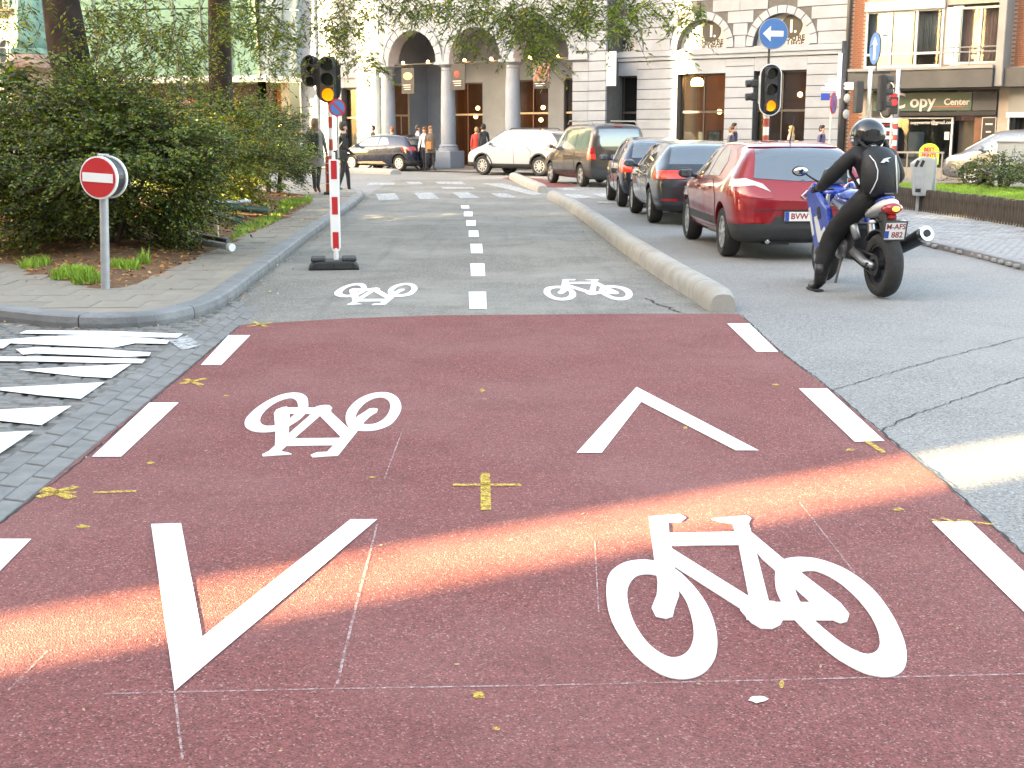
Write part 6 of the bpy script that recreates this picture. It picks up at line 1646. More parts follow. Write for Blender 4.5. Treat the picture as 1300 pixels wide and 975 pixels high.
def person(label, loc, head, top, legs, shoes, hair, h=1.72, stride=.0, hairlong=False, coat=None, armbend=0.0, bareleg=False, sleeve=True):
    root = thing('person', label, 'person', loc, head, 'people walking at the junction')
    k = h / 1.72; s_ = stride
    V = [(0, 0, .95, .13, .15), (.01, 0, 1.14, .11, .14), (.015, 0, 1.32, .12, .16), (0, 0, 1.45, .075, .09), (.015, 0, 1.52, .052), (.03, 0, 1.60, .078), (.035, 0, 1.67, .072), (.12, 0, 1.59, .012)]
    E = [(0, 1), (1, 2), (2, 3), (3, 4), (4, 5), (5, 6), (5, 7)]
    for sy in (1, -1):
        b = len(V); sw = s_ * sy
        V += [(0, sy * .165, 1.40, .062), (-.04 - sw * .12, sy * .225, 1.14, .046), (.03 - sw * .22 + armbend * .18, sy * (.235 - armbend * .05), .92 + armbend * .16, .034), (.05 - sw * .24 + armbend * .26, sy * (.23 - armbend * .06), .83 + armbend * .2, .03, .02), (.07 - sw * .25 + armbend * .3, sy * (.225 - armbend * .07), .765 + armbend * .22, .022, .014), (.085 - sw * .23 + armbend * .28, sy * (.19 - armbend * .06), .82 + armbend * .2, .012)]
        E += [(3, b), (b, b + 1), (b + 1, b + 2), (b + 2, b + 3), (b + 3, b + 4), (b + 3, b + 5)]
        b = len(V)
        V += [(0, sy * .085, .88, .095), (.03 + sw * .2, sy * .09, .50, .06), (-.01 + sw * .36, sy * .09, .10 + (.06 if sw < 0 else 0), .042), (.10 + sw * .36, sy * .095, .045 + (.02 if sw < 0 else 0), .04, .03), (.165 + sw * .36, sy * .095, .03, .03, .022)]
        E += [(0, b), (b, b + 1), (b + 1, b + 2), (b + 2, b + 3), (b + 3, b + 4)]
    V = [tuple(x * k for x in v[:3]) + tuple((x * k for x in v[3:])) for v in V]
    V = [(v[0], v[1], v[2], v[3]) if len(v) == 4 else (v[0], v[1], v[2], (v[3] , v[4])) for v in V]
    me = skin_mesh([v[:3] + ((v[3],) if not isinstance(v[3], tuple) else (v[3],)) for v in V], E)
    for m in (cloth(top), cloth(legs), SKIN, cloth(shoes)): me.materials.append(m)
    for p in me.polygons:
        c = p.center / k
        if c.z > 1.475 and abs(c.y) < .13: i = 2
        elif c.z < .10: i = 3
        elif c.z < .92 and abs(c.y) < .185: i = 1
        elif abs(c.y) > .15 and c.z < .90 + armbend * .13: i = 2
        elif c.z < .95 and abs(c.y) < .19: i = 1
        else: i = 0
        p.material_index = i
    link('body', me, root)
    hm = cloth(hair, .6)
    mb = MB(); n = 14
    prof = [(.02, 1.765), (.06, 1.752), (.088, 1.715), (.098, 1.66), (.096, 1.61), (.088, 1.57)] + ([(.10, 1.50), (.105, 1.42), (.08, 1.36)] if hairlong else [(.06, 1.54)])
    vs = []
    for r_, z in prof:
        for i in range(n):
            a = 2 * math.pi * i / n; f = 1.0
            x = r_ * math.cos(a) * 1.08; y = r_ * math.sin(a) * .92
            if x > .03 and z < 1.69: x = .03 - .02 * (1.69 - z) * 5
            vs.append((( x + .015 - (.03 if z < 1.5 else 0)) * k, y * k, z * k))
    m_ = len(prof)
    mb.add(vs, [(j * n + i, j * n + (i + 1) % n, (j + 1) * n + (i + 1) % n, (j + 1) * n + i) for j in range(m_ - 1) for i in range(n)] + [tuple(range(n)), tuple(range((m_ - 1) * n, m_ * n))])
    mb.build('hair', hm, root, smooth=True)
    for sy in (1, -1):
        MB().ball((.112 * k, sy * .03 * k, 1.63 * k), .010, 6, 4).build('eye', M['eye'], root)
        MB().ball((.02 * k, sy * .088 * k, 1.61 * k), (.018, .01, .028), 8, 6).build('ear', SKIN, root, smooth=True)
    MB().box((.108 * k, 0, 1.55 * k), (.01, .04, .008)).build('mouth', mat('lip', (.35, .12, .1), .5, var=0) if 'lip' not in bpy.data.materials else bpy.data.materials['lip'], root)
    if coat:
        cm = cloth(coat[0]); mb = MB(); n = 20; vs = []
        pr_ = [(.0, 1.46, .09, .10), (0, 1.42, .125, .19), (.01, 1.30, .15, .20), (.01, 1.12, .14, .185), (0, .95, .165, .20), (0, coat[1], .19 + s_ * .03, .225)]
        for x, z, rx, ry in pr_:
            for i in range(n):
                a = 2 * math.pi * i / n; f = 1 + (.05 * math.sin(5 * a) if z < 1.0 else 0)
                vs.append(((x + rx * f * math.cos(a)) * k, ry * f * math.sin(a) * k, z * k))
        mb.add(vs, [(j * n + i, j * n + (i + 1) % n, (j + 1) * n + (i + 1) % n, (j + 1) * n + i) for j in range(len(pr_) - 1) for i in range(n)]).build('coat', cm, root, smooth=True)
    return root
def backpack(label, loc, head, col, k=1.0):
    t = thing('backpack', label, 'backpack', loc, head)
    MB().box((-.21 * k, 0, 1.2 * k), (.14, .28, .44)).build('pack', cloth(col), t, bevel=.06, seg=3, smooth=True)
    MB().box((-.295 * k, 0, 1.1 * k), (.05, .2, .2)).build('pocket', cloth(col), t, bevel=.02, seg=2, smooth=True)
    for sy in (1, -1): MB().path([(-.13, sy * .1, 1.4 * k), (-.02, sy * .12, 1.495 * k), (.15, sy * .12, 1.38 * k), (.165, sy * .14, 1.2 * k), (-.12, sy * .15, 1.02 * k)], .016, 6).build('strap', cloth((.3, .26, .2)), t, smooth=True)
    return t
def gp(px, py, z): 
    q = G(px, py, z); return (q.x, q.y, z)
def fp(px, dy):
    q = ORI + EX * FS(px, dy) + EY * dy; return (q.x, q.y, .035)
w1_ = gp(402, 245, ZK)
person('person with long brown hair, grey coat and dark backpack walking away on the pavement', w1_, HF - .1, (.16, .15, .13), (.03, .03, .035), (.12, .05, .03), (.10, .055, .03), 1.73, .55, True, ((.20, .19, .165), .62))
backpack('dark backpack worn over a grey coat on the pavement', w1_, HF - .1, (.022, .025, .022))
w2_ = gp(437, 240, ZK)
person('person in a black jacket with dark hair beside the red bollard', (w2_[0], w2_[1], 0.0), R(15), (.02, .02, .022), (.025, .025, .03), (.03, .03, .03), (.02, .015, .012), 1.78, .4, False, None, .4)
bg = thing('shoulder_bag', 'black shoulder bag with pale strap hanging on the person by the bollard', 'bag', (w2_[0], w2_[1], 0.0), R(15))
MB().box((-.12, -.24, .98), (.34, .12, .26)).build('bag_body', cloth((.03, .028, .028)), bg, bevel=.03, seg=2); MB().path([(-.2, -.23, 1.1), (.02, -.19, 1.40), (.05, .02, 1.555), (.1, .18, 1.36)], .012, 6).build('strap', cloth((.6, .56, .48)), bg)
person('person in a pale blue top with light hair beyond the round shrub', (P(379, 170, 36).x, 36.0, 0.004), R(200), (.45, .52, .6), (.1, .1, .12), (.1, .08, .06), (.42, .25, .1), 1.62, .3, True)
dyp = -1.5
person('person with black hair standing beyond the roof of the dark blue hatchback', fp(474, dyp), R(190), (.04, .04, .045), (.05, .05, .06), (.03, .03, .03), (.015, .012, .01), 1.74, .3)
person('person with reddish hair behind the tail of the dark blue hatchback', fp(498, dyp), R(170), (.35, .33, .32), (.08, .09, .14), (.1, .1, .1), (.28, .09, .03), 1.68, .3)
person('person in a pale grey top with dark tied hair near the plinth', fp(530, dyp - .2), R(10), (.5, .48, .5), (.06, .06, .08), (.03, .03, .03), (.05, .03, .02), 1.74, .4)
person('person in a white shirt between the hatchback tail and the plinth', fp(539, dyp - .9), R(250), (.72, .72, .74), (.04, .04, .05), (.05, .05, .05), (.18, .07, .03), 1.66, .3, True)
person('person with ginger hair and dark coat beside the column plinth', fp(546, dyp - .8), R(300), (.14, .11, .09), (.05, .05, .05), (.04, .03, .02), (.35, .15, .05), 1.7, .3, True, ((.15, .12, .09), .7))
bt = fp(545, dyp - 1.05)
hb = thing('handbag', 'tan handbag held beside the dark coat near the column plinth', 'bag', bt, TH)
MB().box((0, 0, .98), (.26, .12, .3)).build('bag_body', cloth((.42, .17, .06)), hb, bevel=.03, seg=2); MB().path([(-.1, 0, 1.12), (-.05, 0, 1.35), (.05, 0, 1.35), (.1, 0, 1.12)], .012, 6).build('handle', cloth((.3, .12, .05)), hb)
person('person in a red coat near the theatre doors', fp(605, -.2), R(95), (.5, .06, .045), (.05, .05, .06), (.04, .04, .04), (.3, .2, .1), 1.66, .3, False, ((.5, .06, .045), .72))
person('person in a dark suit and cap beside the red coat', fp(614, -.4), R(120), (.03, .035, .04), (.03, .03, .04), (.02, .02, .02), (.02, .02, .02), 1.78, .3)
person('person with brown hair walking behind the grey hatchback before the theatre window', fp(928, -1.6), R(330), (.12, .12, .16), (.05, .05, .08), (.04, .04, .04), (.16, .08, .04), 1.66, .4)
person('person with black hair in a navy top walking behind the grey hatchback', fp(931.5, -1.0), R(330), (.05, .06, .12), (.05, .05, .06), (.04, .04, .04), (.02, .015, .012), 1.78, .4)
person('person with blond hair beyond the roof of the red hatchback', fp(1005, -1.4), R(150), (.4, .36, .3), (.08, .08, .1), (.06, .05, .04), (.45, .28, .12), 1.68, .4, True)
person('person with dark hair in a purple shirt by the brick corner', fp(1043, -1.6), R(320), (.10, .09, .17), (.06, .06, .07), (.04, .04, .04), (.025, .018, .015), 1.7, .4)
# ================================================================== motorcycle
mb_h = HF + R(9)
mo = G(1119, 377.5)
bikeroot = thing('motorcycle', 'blue and white sports motorcycle with lit tail lamp waiting beside the red car', 'motorcycle', (mo.x, mo.y, 0.002), mb_h)
bikeroot.rotation_euler = (R(-4) * 0, 0, mb_h)
M['bikeblue'] = paint('bike_blue', (0.01, 0.05, 0.38), .2, .25); M['bikewhite'] = paint('bike_white', (0.62, 0.62, 0.6), 0, .3)
M['castalloy'] = mat('cast_alloy', (.33, .33, .34), .4, .8, var=.15); M['darkmetal'] = mat('dark_metal', (.06, .06, .065), .4, .6, var=.2)
M['leatherblk'] = mat('seat_vinyl', (.02, .02, .021), .5, var=.15, bump=.2)
def bwheel(name, x, r, w, disc):
    prof = [(r - .11, -w * .42), (r - .06, -w * .5), (r - .022, -w * .40), (r - .004, -w * .18), (r, 0), (r - .004, w * .18), (r - .022, w * .40), (r - .06, w * .5), (r - .11, w * .42)]
    t = MB().lathe(prof, axis='Y', n=40, closed=True).build(name, M['tyre'], bikeroot, smooth=True, auto=50); t.location = (x, 0, r)
    mb = MB(); mb.ring(circ(0, 0, r - .10, 36), circ(0, 0, r - .135, 36), -w * .36, w * .36, 'Y')
    for k in range(6):
        a = 2 * math.pi * k / 6 + .2; q = [(.04, -.022), (r - .12, -.016), (r - .12, .016), (.04, .022)]
        mb.prism([(u * math.cos(a) - v * math.sin(a), u * math.sin(a) + v * math.cos(a)) for u, v in q], -.02, .02, 'Y')
    mb.prism(circ(0, 0, .05, 16), -.07, .07, 'Y'); mb.build('rim', M['darkmetal'], t)
    for sy in disc: MB().ring(circ(0, 0, .13 if name == 'rear_wheel' else .15, 28), circ(0, 0, .085, 28), sy * (w * .5 + .008), sy * (w * .5 + .016), 'Y').build('brake_disc', M['chrome'], t)
    return t
rw = bwheel('rear_wheel', 0, .315, .175, (-1,)); fw_ = bwheel('front_wheel', 1.41, .298, .12, (1, -1))
MB().ring(circ(0, 0, .105, 26), circ(0, 0, .06, 26), .095, .103, 'Y').build('sprocket', M['darkmetal'], rw)
for dz in (.095, -.095): MB().tube((0, .1, .315 + dz), (.55, .1, .40 + dz * .5), .012, n=6).build('chain', M['darkmetal'], bikeroot)
for sy in (1, -1):
    MB().path([(-.06, sy * .135, .315), (.12, sy * .14, .335), (.32, sy * .13, .39), (.55, sy * .11, .42)], [.03, .04, .045, .05], 8).build('swingarm', M['castalloy'], bikeroot, smooth=True)
    MB().tube((1.41, sy * .10, .298), (1.17, sy * .10, .95), .028, n=12).build('fork_leg', M['castalloy'], bikeroot, smooth=True)
    MB().prism(circ(0, .315, .03, 14), sy * .12, sy * .175, 'Y').build('axle_nut', M['chrome'], bikeroot)
    MB().path([(.42, sy * .12, .46), (.56, sy * .17, .40), (.62, sy * .2, .385)], [.022, .018, .014], 8).build('footrest', M['castalloy'], bikeroot)
    MB().path([(1.10, sy * .08, 1.0), (1.06, sy * .22, 1.0), (1.0, sy * .33, .985)], .014, 8).build('handlebar', M['darkmetal'], bikeroot)
    MB().tube((1.035, sy * .24, .995), (.99, sy * .36, .98), .02).build('grip', M['blackmatt'], bikeroot)
    MB().path([(1.30, sy * .16, 1.06), (1.26, sy * .28, 1.12), (1.24, sy * .36, 1.17)], .010, 6).build('mirror_stalk', M['plastic'], bikeroot)
    o = MB().ball((1.24, sy * .40, 1.18), (.04, .09, .055), 12, 8).build('mirror', M['plastic'], bikeroot, smooth=True); MB().ball((1.22, sy * .40, 1.18), (.026, .078, .044), 12, 8).build('mirror_glass', M['chrome'], o, smooth=True)
    MB().tube((-.02, sy * .05, .74), (-.03, sy * .13, .735), .012).build('indicator_stalk', M['plastic'], bikeroot); MB().ball((-.035, sy * .155, .735), (.03, .035, .022), 10, 6).build('indicator', M['lampwhite'], bikeroot, smooth=True)
mb = MB(); ar = [(x, z) for x, z in [((.315 + .03) * math.cos(a), .315 + (.345) * math.sin(a)) for a in [R(40 + 10 * i) for i in range(9)]]]; ar2 = [((.315 + .018) * math.cos(a), .315 + .333 * math.sin(a)) for a in [R(120 - 10 * i) for i in range(9)]]
MB().prism([(x, z) for x, z in ar] + ar2, -.09, .09, 'Y').build('rear_hugger', M['plastic'], bikeroot)
MB().box((.62, 0, .50), (.42, .34, .36)).build('engine', M['darkmetal'], bikeroot, bevel=.05, seg=2); MB().lathe([(.12, .16), (.12, .2), (.07, .23)], (.60, 0, .44), 'Y', 18).build('clutch_cover', M['castalloy'], bikeroot); MB().lathe([(.1, -.16), (.1, -.2), (.06, -.22)], (.60, 0, .44), 'Y', 18).build('clutch_cover', M['castalloy'], bikeroot)
MB().path([(.30, .15, .55), (.40, .16, .70), (.62, .15, .80), (.95, .12, .88)], [.04, .045, .045, .04], 8).build('frame_spar', M['castalloy'], bikeroot, smooth=True); MB().path([(.30, -.15, .55), (.40, -.16, .70), (.62, -.15, .80), (.95, -.12, .88)], [.04, .045, .045, .04], 8).build('frame_spar', M['castalloy'], bikeroot, smooth=True)
MB().tube((.2, 0, .36), (.34, 0, .68), .04).build('shock_absorber', M['castalloy'], bikeroot)
MB().path([(.55, .18, .38), (.50, .24, .22), (.47, .28, .09)], .014, 6).build('side_stand', M['darkmetal'], bikeroot)
ex = thing
pts = [(.55, -.16, .36), (.38, -.22, .38), (.25, -.25, .43)]
MB().path(pts, .035, 10).build('exhaust_pipe', M['castalloy'], bikeroot, smooth=True)
A_, B_ = Vector((.30, -.25, .42)), Vector((-.16, -.32, .615))
MB().tube(A_, B_, .06, .078, 22).build('silencer', M['darkmetal'], bikeroot, smooth=True, auto=50)
dv = (B_ - A_).normalized(); cap = MB().tube(B_, B_ + dv * .05, .082, .076, 22).build('silencer_cap', M['chrome'], bikeroot, smooth=True, auto=50)
MB().tube(B_ + dv * .05, B_ + dv * .062, .036, .036, 16).build('silencer_outlet', M['blackmatt'], bikeroot)
# seat, tank, tail, fairings as lofted solids
def loft(secs, name, m, parent=bikeroot, sub=1):
    mb = MB(); n = len(secs[0])
    for s_ in secs: mb.v += s_
    for i in range(len(secs) - 1):
        for k in range(n): mb.f.append((i * n + k, i * n + (k + 1) % n, (i + 1) * n + (k + 1) % n, (i + 1) * n + k))
    mb.f += [tuple(range(n)), tuple(range((len(secs) - 1) * n, len(secs) * n))]
    me = with_mods(mb.mesh('l'), [('SUBSURF', dict(levels=sub, render_levels=sub))]); me.materials.append(m)
    for p in me.polygons: p.use_smooth = True
    return link(name, me, parent)
def sec(x, z0, z1, w, wt=None, n=10, tilt=0):
    wt = w if wt is None else wt
    return [(x + tilt * (lerp(z0, z1, .5 + .5 * math.sin(a)) - z0), (w if math.sin(a) < 0 else wt) * math.cos(a) , lerp(z0, z1, .5 + .5 * math.sin(a))) for a in [2 * math.pi * i / n for i in range(n)]]
loft([sec(.48, .80, .92, .10), sec(.55, .78, .99, .14), sec(.75, .76, 1.03, .18), sec(.95, .8, 1.02, .16), sec(1.05, .84, .96, .09)], 'fuel_tank', M['bikeblue'])
loft([sec(.08, .82, .885, .09), sec(.2, .78, .86, .12), sec(.38, .76, .835, .14), sec(.52, .78, .86, .10)], 'seat', M['leatherblk'])
loft([sec(-.17, .865, .95, .05), sec(-.10, .83, .975, .085), sec(.05, .80, .955, .11), sec(.2, .77, .86, .12), sec(.36, .72, .80, .10)], 'tail_cowl', M['bikewhite'])
loft([sec(-.11, .95, .99, .045), sec(0, .93, .985, .07), sec(.14, .885, .95, .075), sec(.2, .87, .91, .05)], 'seat_hump', M['bikeblue'])
tl = loft([sec(-.205, .84, .895, .05), sec(-.19, .82, .925, .085), sec(-.12, .80, .93, .10), sec(-.02, .81, .90, .105)], 'tail_lamp', M['lampred'])
MB().ball((-.197, .0, .868), (.02, .04, .026), 10, 6).build('lamp_bulb', mat('bulb_lit', (1, .5, .1), .3, var=0, emit=(1, .35, .05), es=.3), tl, smooth=True)
MB().box((-.10, 0, .79), (.12, .07, .04)).build('reflector', M['lampred'], bikeroot, bevel=.008)
MB().prism([(-.10, .82), (.06, .82), (-.06, .52), (-.17, .52), (-.16, .6)], -.06, .06, 'Y').build('mudguard', M['plastic'], bikeroot, bevel=.01)
pl = MB().box((0, 0, 0), (.008, .21, .17)).build('number_plate', M['plate'], bikeroot, bevel=.003); pl.location = (-.205, 0, .66); pl.rotation_euler = (0, R(-12), 0)
MB().ring([(-.115, -.095), (.115, -.095), (.115, .095), (-.115, .095)], [(-.103, -.083), (.103, -.083), (.103, .083), (-.103, .083)], -.008, .006, 'X').build('plate_holder', M['plastic'], pl)
MB().box((-.005, .08, -.035), (.003, .04, .07)).build('plate_band', M['euroblue'], pl)
text('plate_lettering', 'M-AFS', .072, None, M['platered'], pl, (-.0055, -.004, .04), (math.pi / 2, 0, -math.pi / 2), .001, bold=.001); text('plate_lettering', '882', .078, None, M['platered'], pl, (-.0055, -.025, -.04), (math.pi / 2, 0, -math.pi / 2), .001, bold=.001)
for sy in (1, -1):
    poly = [(.78, .60), (.95, .42), (1.18, .38), (1.26, .52), (1.40, .80), (1.48, .95), (1.30, 1.06), (1.12, .92), (.9, .82)]
    f_ = MB().prism(poly, sy * .17, sy * .235, 'Y').build('side_fairing', M['bikeblue'], bikeroot, bevel=.025, seg=2)
    MB().prism([(.86, .56), (.98, .45), (1.06, .45), (1.2, .7), (1.12, .72), (1.0, .56), (.92, .62)], sy * .232, sy * .24, 'Y').build('fairing_stripe', M['bikewhite'], f_)
    MB().prism([(1.18, .52), (1.22, .50), (1.36, .78), (1.32, .80)], sy * .232, sy * .24, 'Y').build('fairing_stripe', M['bikewhite'], f_)
    MB().prism([(1.02, .70), (1.10, .68), (1.14, .80), (1.06, .82)], sy * .232, sy * .239, 'Y').build('fairing_vent', M['blackmatt'], f_)
loft([sec(1.12, .88, 1.0, .18), sec(1.3, .82, 1.08, .17), sec(1.48, .80, 1.02, .12), sec(1.56, .84, .94, .06)], 'nose_fairing', M['bikeblue'])
MB().prism([(1.2, 1.04), (1.42, 1.03), (1.26, 1.2), (1.2, 1.22)], -.13, .13, 'Y').build('windscreen', M['carglass'], bikeroot, bevel=.02)
loft([sec(1.28, .57, .63, .05), sec(1.41, .60, .66, .075), sec(1.56, .55, .62, .06)], 'front_mudguard', M['bikeblue'])
# ================================================================== rider
rider = thing('person', 'person in black riding gear and glossy black helmet astride the motorcycle', 'person', (mo.x, mo.y, 0.002), mb_h)
def rs(*v): return v
V = [(.30, 0, .93, (.15, .17)), (.31, 0, 1.08, (.13, .16)), (.36, 0, 1.24, (.16, .21)), (.41, 0, 1.37, (.12, .16)), (.46, 0, 1.45, .06), (.50, 0, 1.54, .09), (.51, 0, 1.60, .08)]
E = [(i, i + 1) for i in range(6)]
gr = Vector((1.01, .30, .99))
for sy in (1, -1):
    b = len(V)
    V += [(.41, sy * .20, 1.35, .095), (.54, sy * .37, 1.13, .074), (.80, sy * .34, 1.03, .055), (.90, sy * .32, 1.015, .038), (.955, sy * .31, 1.02, (.042, .026))]
    E += [(3, b), (b, b + 1), (b + 1, b + 2), (b + 2, b + 3), (b + 3, b + 4)]
    h_ = b + 4
    for k in range(4):
        y = sy * (.345 - .022 * k); q = len(V); l = (1.0, 1.1, 1.05, .85)[3 - k]
        V += [(.99, y, 1.027, .0105), (1.025 * 1, y - .0, 1.012, .010), (1.028, y, .985, .0095)] if l > .9 else [(.985, y, 1.025, .010), (1.015, y, 1.01, .0095), (1.018, y, .988, .009)]
        E += [(h_, q), (q, q + 1), (q + 1, q + 2)]
    q = len(V); V += [(.955, sy * .265, .995, .013), (.985, sy * .262, .968, .011)]; E += [(h_, q), (q, q + 1)]
b = len(V)
V += [(.33, .11, .90, .15), (.58, .29, .57, .108), (.56, .38, .30, .092), (.54, .41, .12, .075), (.58, .425, .055, (.05, .045)), (.70, .43, .042, (.045, .036)), (.76, .43, .036, (.03, .026))]
E += [(0, b)] + [(b + i, b + i + 1) for i in range(6)]
b = len(V)
V += [(.33, -.11, .90, .125), (.72, -.25, .66, .082), (.60, -.22, .50, .06), (.48, -.20, .40, .05), (.55, -.21, .375, (.05, .04)), (.66, -.22, .385, (.04, .032))]
E += [(0, b)] + [(b + i, b + i + 1) for i in range(5)]
me = skin_mesh(V, E, 2)
blk = cloth((.009, .009, .010), .7); trou = cloth((.006, .006, .0065), .8); boot = mat('boot_leather', (.015, .015, .016), .35, var=.2)
for m in (blk, trou, boot, SKIN): me.materials.append(m)
for p in me.polygons:
    c = p.center
    p.material_index = 3 if (c.z > 1.475 and c.z < 1.9) else (2 if c.z < .16 or (c.z < .43 and c.y < -.1) else (1 if c.z < .95 else 0))
for v in me.vertices:
    a = pnoise(v.co * 9) * .012 + pnoise(v.co * 22) * .005; v.co += v.normal * a
link('body', me, rider)
M['helmet'] = paint('helmet_black', (.008, .008, .009), 0, .12)
hl = loft([sec(.355, 1.50, 1.60, .08, n=14), sec(.375, 1.43, 1.67, .135, n=14), sec(.44, 1.395, 1.72, .168, n=14), sec(.54, 1.385, 1.73, .172, n=14), sec(.62, 1.39, 1.695, .155, n=14), sec(.68, 1.41, 1.63, .12, n=14), sec(.71, 1.44, 1.55, .07, n=14)], 'helmet', M['helmet'], rider)
loft([sec(.58, 1.52, 1.64, .168, n=12), sec(.66, 1.515, 1.635, .142, n=12), sec(.705, 1.52, 1.61, .085, n=12)], 'visor', M['carglass'], hl)
MB().prism([(.40, .0), (.55, 0), (.55, .015), (.40, .012)], -.1, .1, 'Y')
for z, w_ in ((1.50, .05), (1.53, .03)): MB().box((.50, .163, z + .0), (w_, .012, .02)).build('helmet_decal', M['bikewhite'], hl, bevel=.004)
MB().box((.37, 0, 1.45), (.02, .05, .012)).build('helmet_badge', M['bikewhite'], hl); MB().lathe([(.14, 1.40), (.15, 1.415), (.14, 1.43)], (.50, 0, 0), n=20).build('helmet_rim', M['steel'], hl)
MB().lathe([(.10, 1.40), (.085, 1.48)], (.45, 0, 0), n=16).build('collar', blk, rider, smooth=True)
for sy in (1, -1): MB().path([(.62, sy * .375, .55), (.56, sy * .395, .45)], .006, 5).build('reflective_strip', M['bikewhite'], rider)
MB().path([(.42, .245, 1.27), (.38, .235, 1.14)], .006, 5).build('reflective_strip', M['bikewhite'], rider)
MB().lathe([(.058, .0), (.062, .12), (.06, .2)], (.535, .415, .08), n=14).build('boot_shaft', boot, rider, smooth=True)
MB().box((.63, .428, .010), (.26, .09, .018)).build('boot_sole', M['tyre'], rider, bevel=.006)
bpk = thing('backpack', 'black sculpted backpack with white piping on the motorcycle rider', 'backpack', (mo.x, mo.y, 0.002), mb_h)
pk = loft([[(x + .0, y, z) for x, y, z in s_] for s_ in [
    [(.20 + .10 * math.cos(a) - .02, .12 * math.sin(a), .955) for a in [2 * math.pi * i / 12 for i in range(12)]],
    [(.185 + .13 * math.cos(a) - .02, .19 * math.sin(a), 1.02) for a in [2 * math.pi * i / 12 for i in range(12)]],
    [(.19 + .14 * math.cos(a) - .02, .205 * math.sin(a), 1.16) for a in [2 * math.pi * i / 12 for i in range(12)]],
    [(.225 + .13 * math.cos(a) - .02, .195 * math.sin(a), 1.30) for a in [2 * math.pi * i / 12 for i in range(12)]],
    [(.28 + .10 * math.cos(a) - .02, .155 * math.sin(a), 1.41) for a in [2 * math.pi * i / 12 for i in range(12)]],
    [(.315 + .05 * math.cos(a) - .02, .08 * math.sin(a), 1.45) for a in [2 * math.pi * i / 12 for i in range(12)]]]], 'pack', cloth((.008, .0085, .010), .55), bpk, 2)
def on_pack(y, z):
    best = min((v.co for v in pk.data.vertices if abs(v.co.y - y) < .03 and abs(v.co.z - z) < .03), key=lambda c: c.x, default=Vector((.05, y, z))); return Vector((best.x - .004, y, z))
for ys, w_ in (((.135, .10, .085, .09, .12, .14), .006), ((-.135, -.115, -.11, -.112, -.125, -.14), .006)):
    MB().path([on_pack(y, z) for y, z in zip(ys, (1.36, 1.30, 1.22, 1.14, 1.06, 1.0))], w_, 6).build('piping', M['bikewhite'], bpk, smooth=True)
lg = on_pack(-.01, 1.31)
MB().prism([(-.055, -.02), (-.02, .02), (.02, .03), (.06, .035), (.02, .012), (.035, -.012), (.0, -.004), (-.015, -.02)], -.004, .004, 'X').build('pack_emblem', M['bikewhite'], bpk).location = (lg.x - .004, 0, lg.z)
for o in bpk.children:
    if o.name.startswith('pack_emblem'): o.rotation_euler = (0, R(18), 0); o.scale = (1, -1, 1)
bt_ = on_pack(0, 1.0); MB().box((bt_.x, -.04, 1.0), (.008, .09, .012)).build('pack_label', M['steel'], bpk)
for sy in (1, -1): MB().path([(.27, sy * .11, 1.42), (.38, sy * .135, 1.49), (.53, sy * .15, 1.34), (.49, sy * .17, 1.18), (.28, sy * .17, 1.05)], .018, 6).build('strap', blk, bpk, smooth=True)
# ================================================================== signs, signals and street furniture
M['galv'] = mat('galvanised_steel', (.42, .44, .46), .45, .5, var=.12, scale=10)
M['signblue'] = mat('sign_blue', (.055, .17, .42), .4, var=.05); M['signwhite'] = mat('sign_white', (.82, .82, .80), .4, var=.04)
M['amberlit'] = mat('signal_amber_lit', (.9, .4, .02), .3, var=0, emit=(1, .24, .012), es=.12); M['redlit'] = mat('signal_red_lit', (.9, .03, .03), .3, var=0, emit=(1, .02, .03), es=.15)
M['lensdark'] = mat('signal_lens_dark', (.015, .016, .016), .15, var=0, coat=.5)
M['polered'] = mat('pole_red', (.42, .05, .035), .5, var=.15, dirt=(.2, .1, .08)); M['polewhite'] = mat('pole_white', (.72, .72, .69), .5, var=.08, dirt=(.4, .38, .34))
M['rubber'] = mat('black_rubber', (.03, .031, .032), .7, var=.2, bump=.2); M['bingrey'] = mat('bin_grey', (.36, .385, .385), .5, var=.05, dirt=(.25, .25, .24))
M['greenpost'] = mat('green_painted_steel', (.05, .10, .085), .45, .2, var=.2)
def disc(name, r, x0, x1, m, parent, z, n=36, y=0.0):
    return MB().prism([(y + a, z + b) for a, b in circ(0, 0, r, n)], x0, x1, 'X').build(name, m, parent)
# no-entry sign; local -x faces the camera
p = G(134, 366, ZK)
t = thing('no_entry_sign', 'double-sided round red no-entry sign on a short leaning grey post', 'sign', (p.x, p.y, ZK), R(90 - 16))
t.rotation_euler = (R(3), 0, R(90 - 16))
cz = (366 - 226) / 1600 * p.y * 1.0; rr_ = 26.5 / 1600 * p.y
MB().tube((0, 0, -.1), (0, 0, cz + .05), .042, .04, 18).build('post', M['galv'], t, smooth=True, auto=50)
disc('sign_back', rr_ * 1.0, .075, .10, M['signwhite'], t, cz); disc('sign_drum', rr_ * .93, -.055, .075, M['darkmetal'], t, cz)
rim_ = disc('sign_rim', rr_, -.085, -.055, M['signwhite'], t, cz); disc('sign_face', rr_ * .92, -.092, -.085, M['signred'], t, cz)
MB().box((-.096, 0, cz), (.006, rr_ * 1.62, rr_ * .42)).build('white_bar', M['signwhite'], t); MB().box((.0, 0, cz + rr_ * 1.02), (.06, .1, .03)).build('clamp', M['galv'], t, bevel=.008)
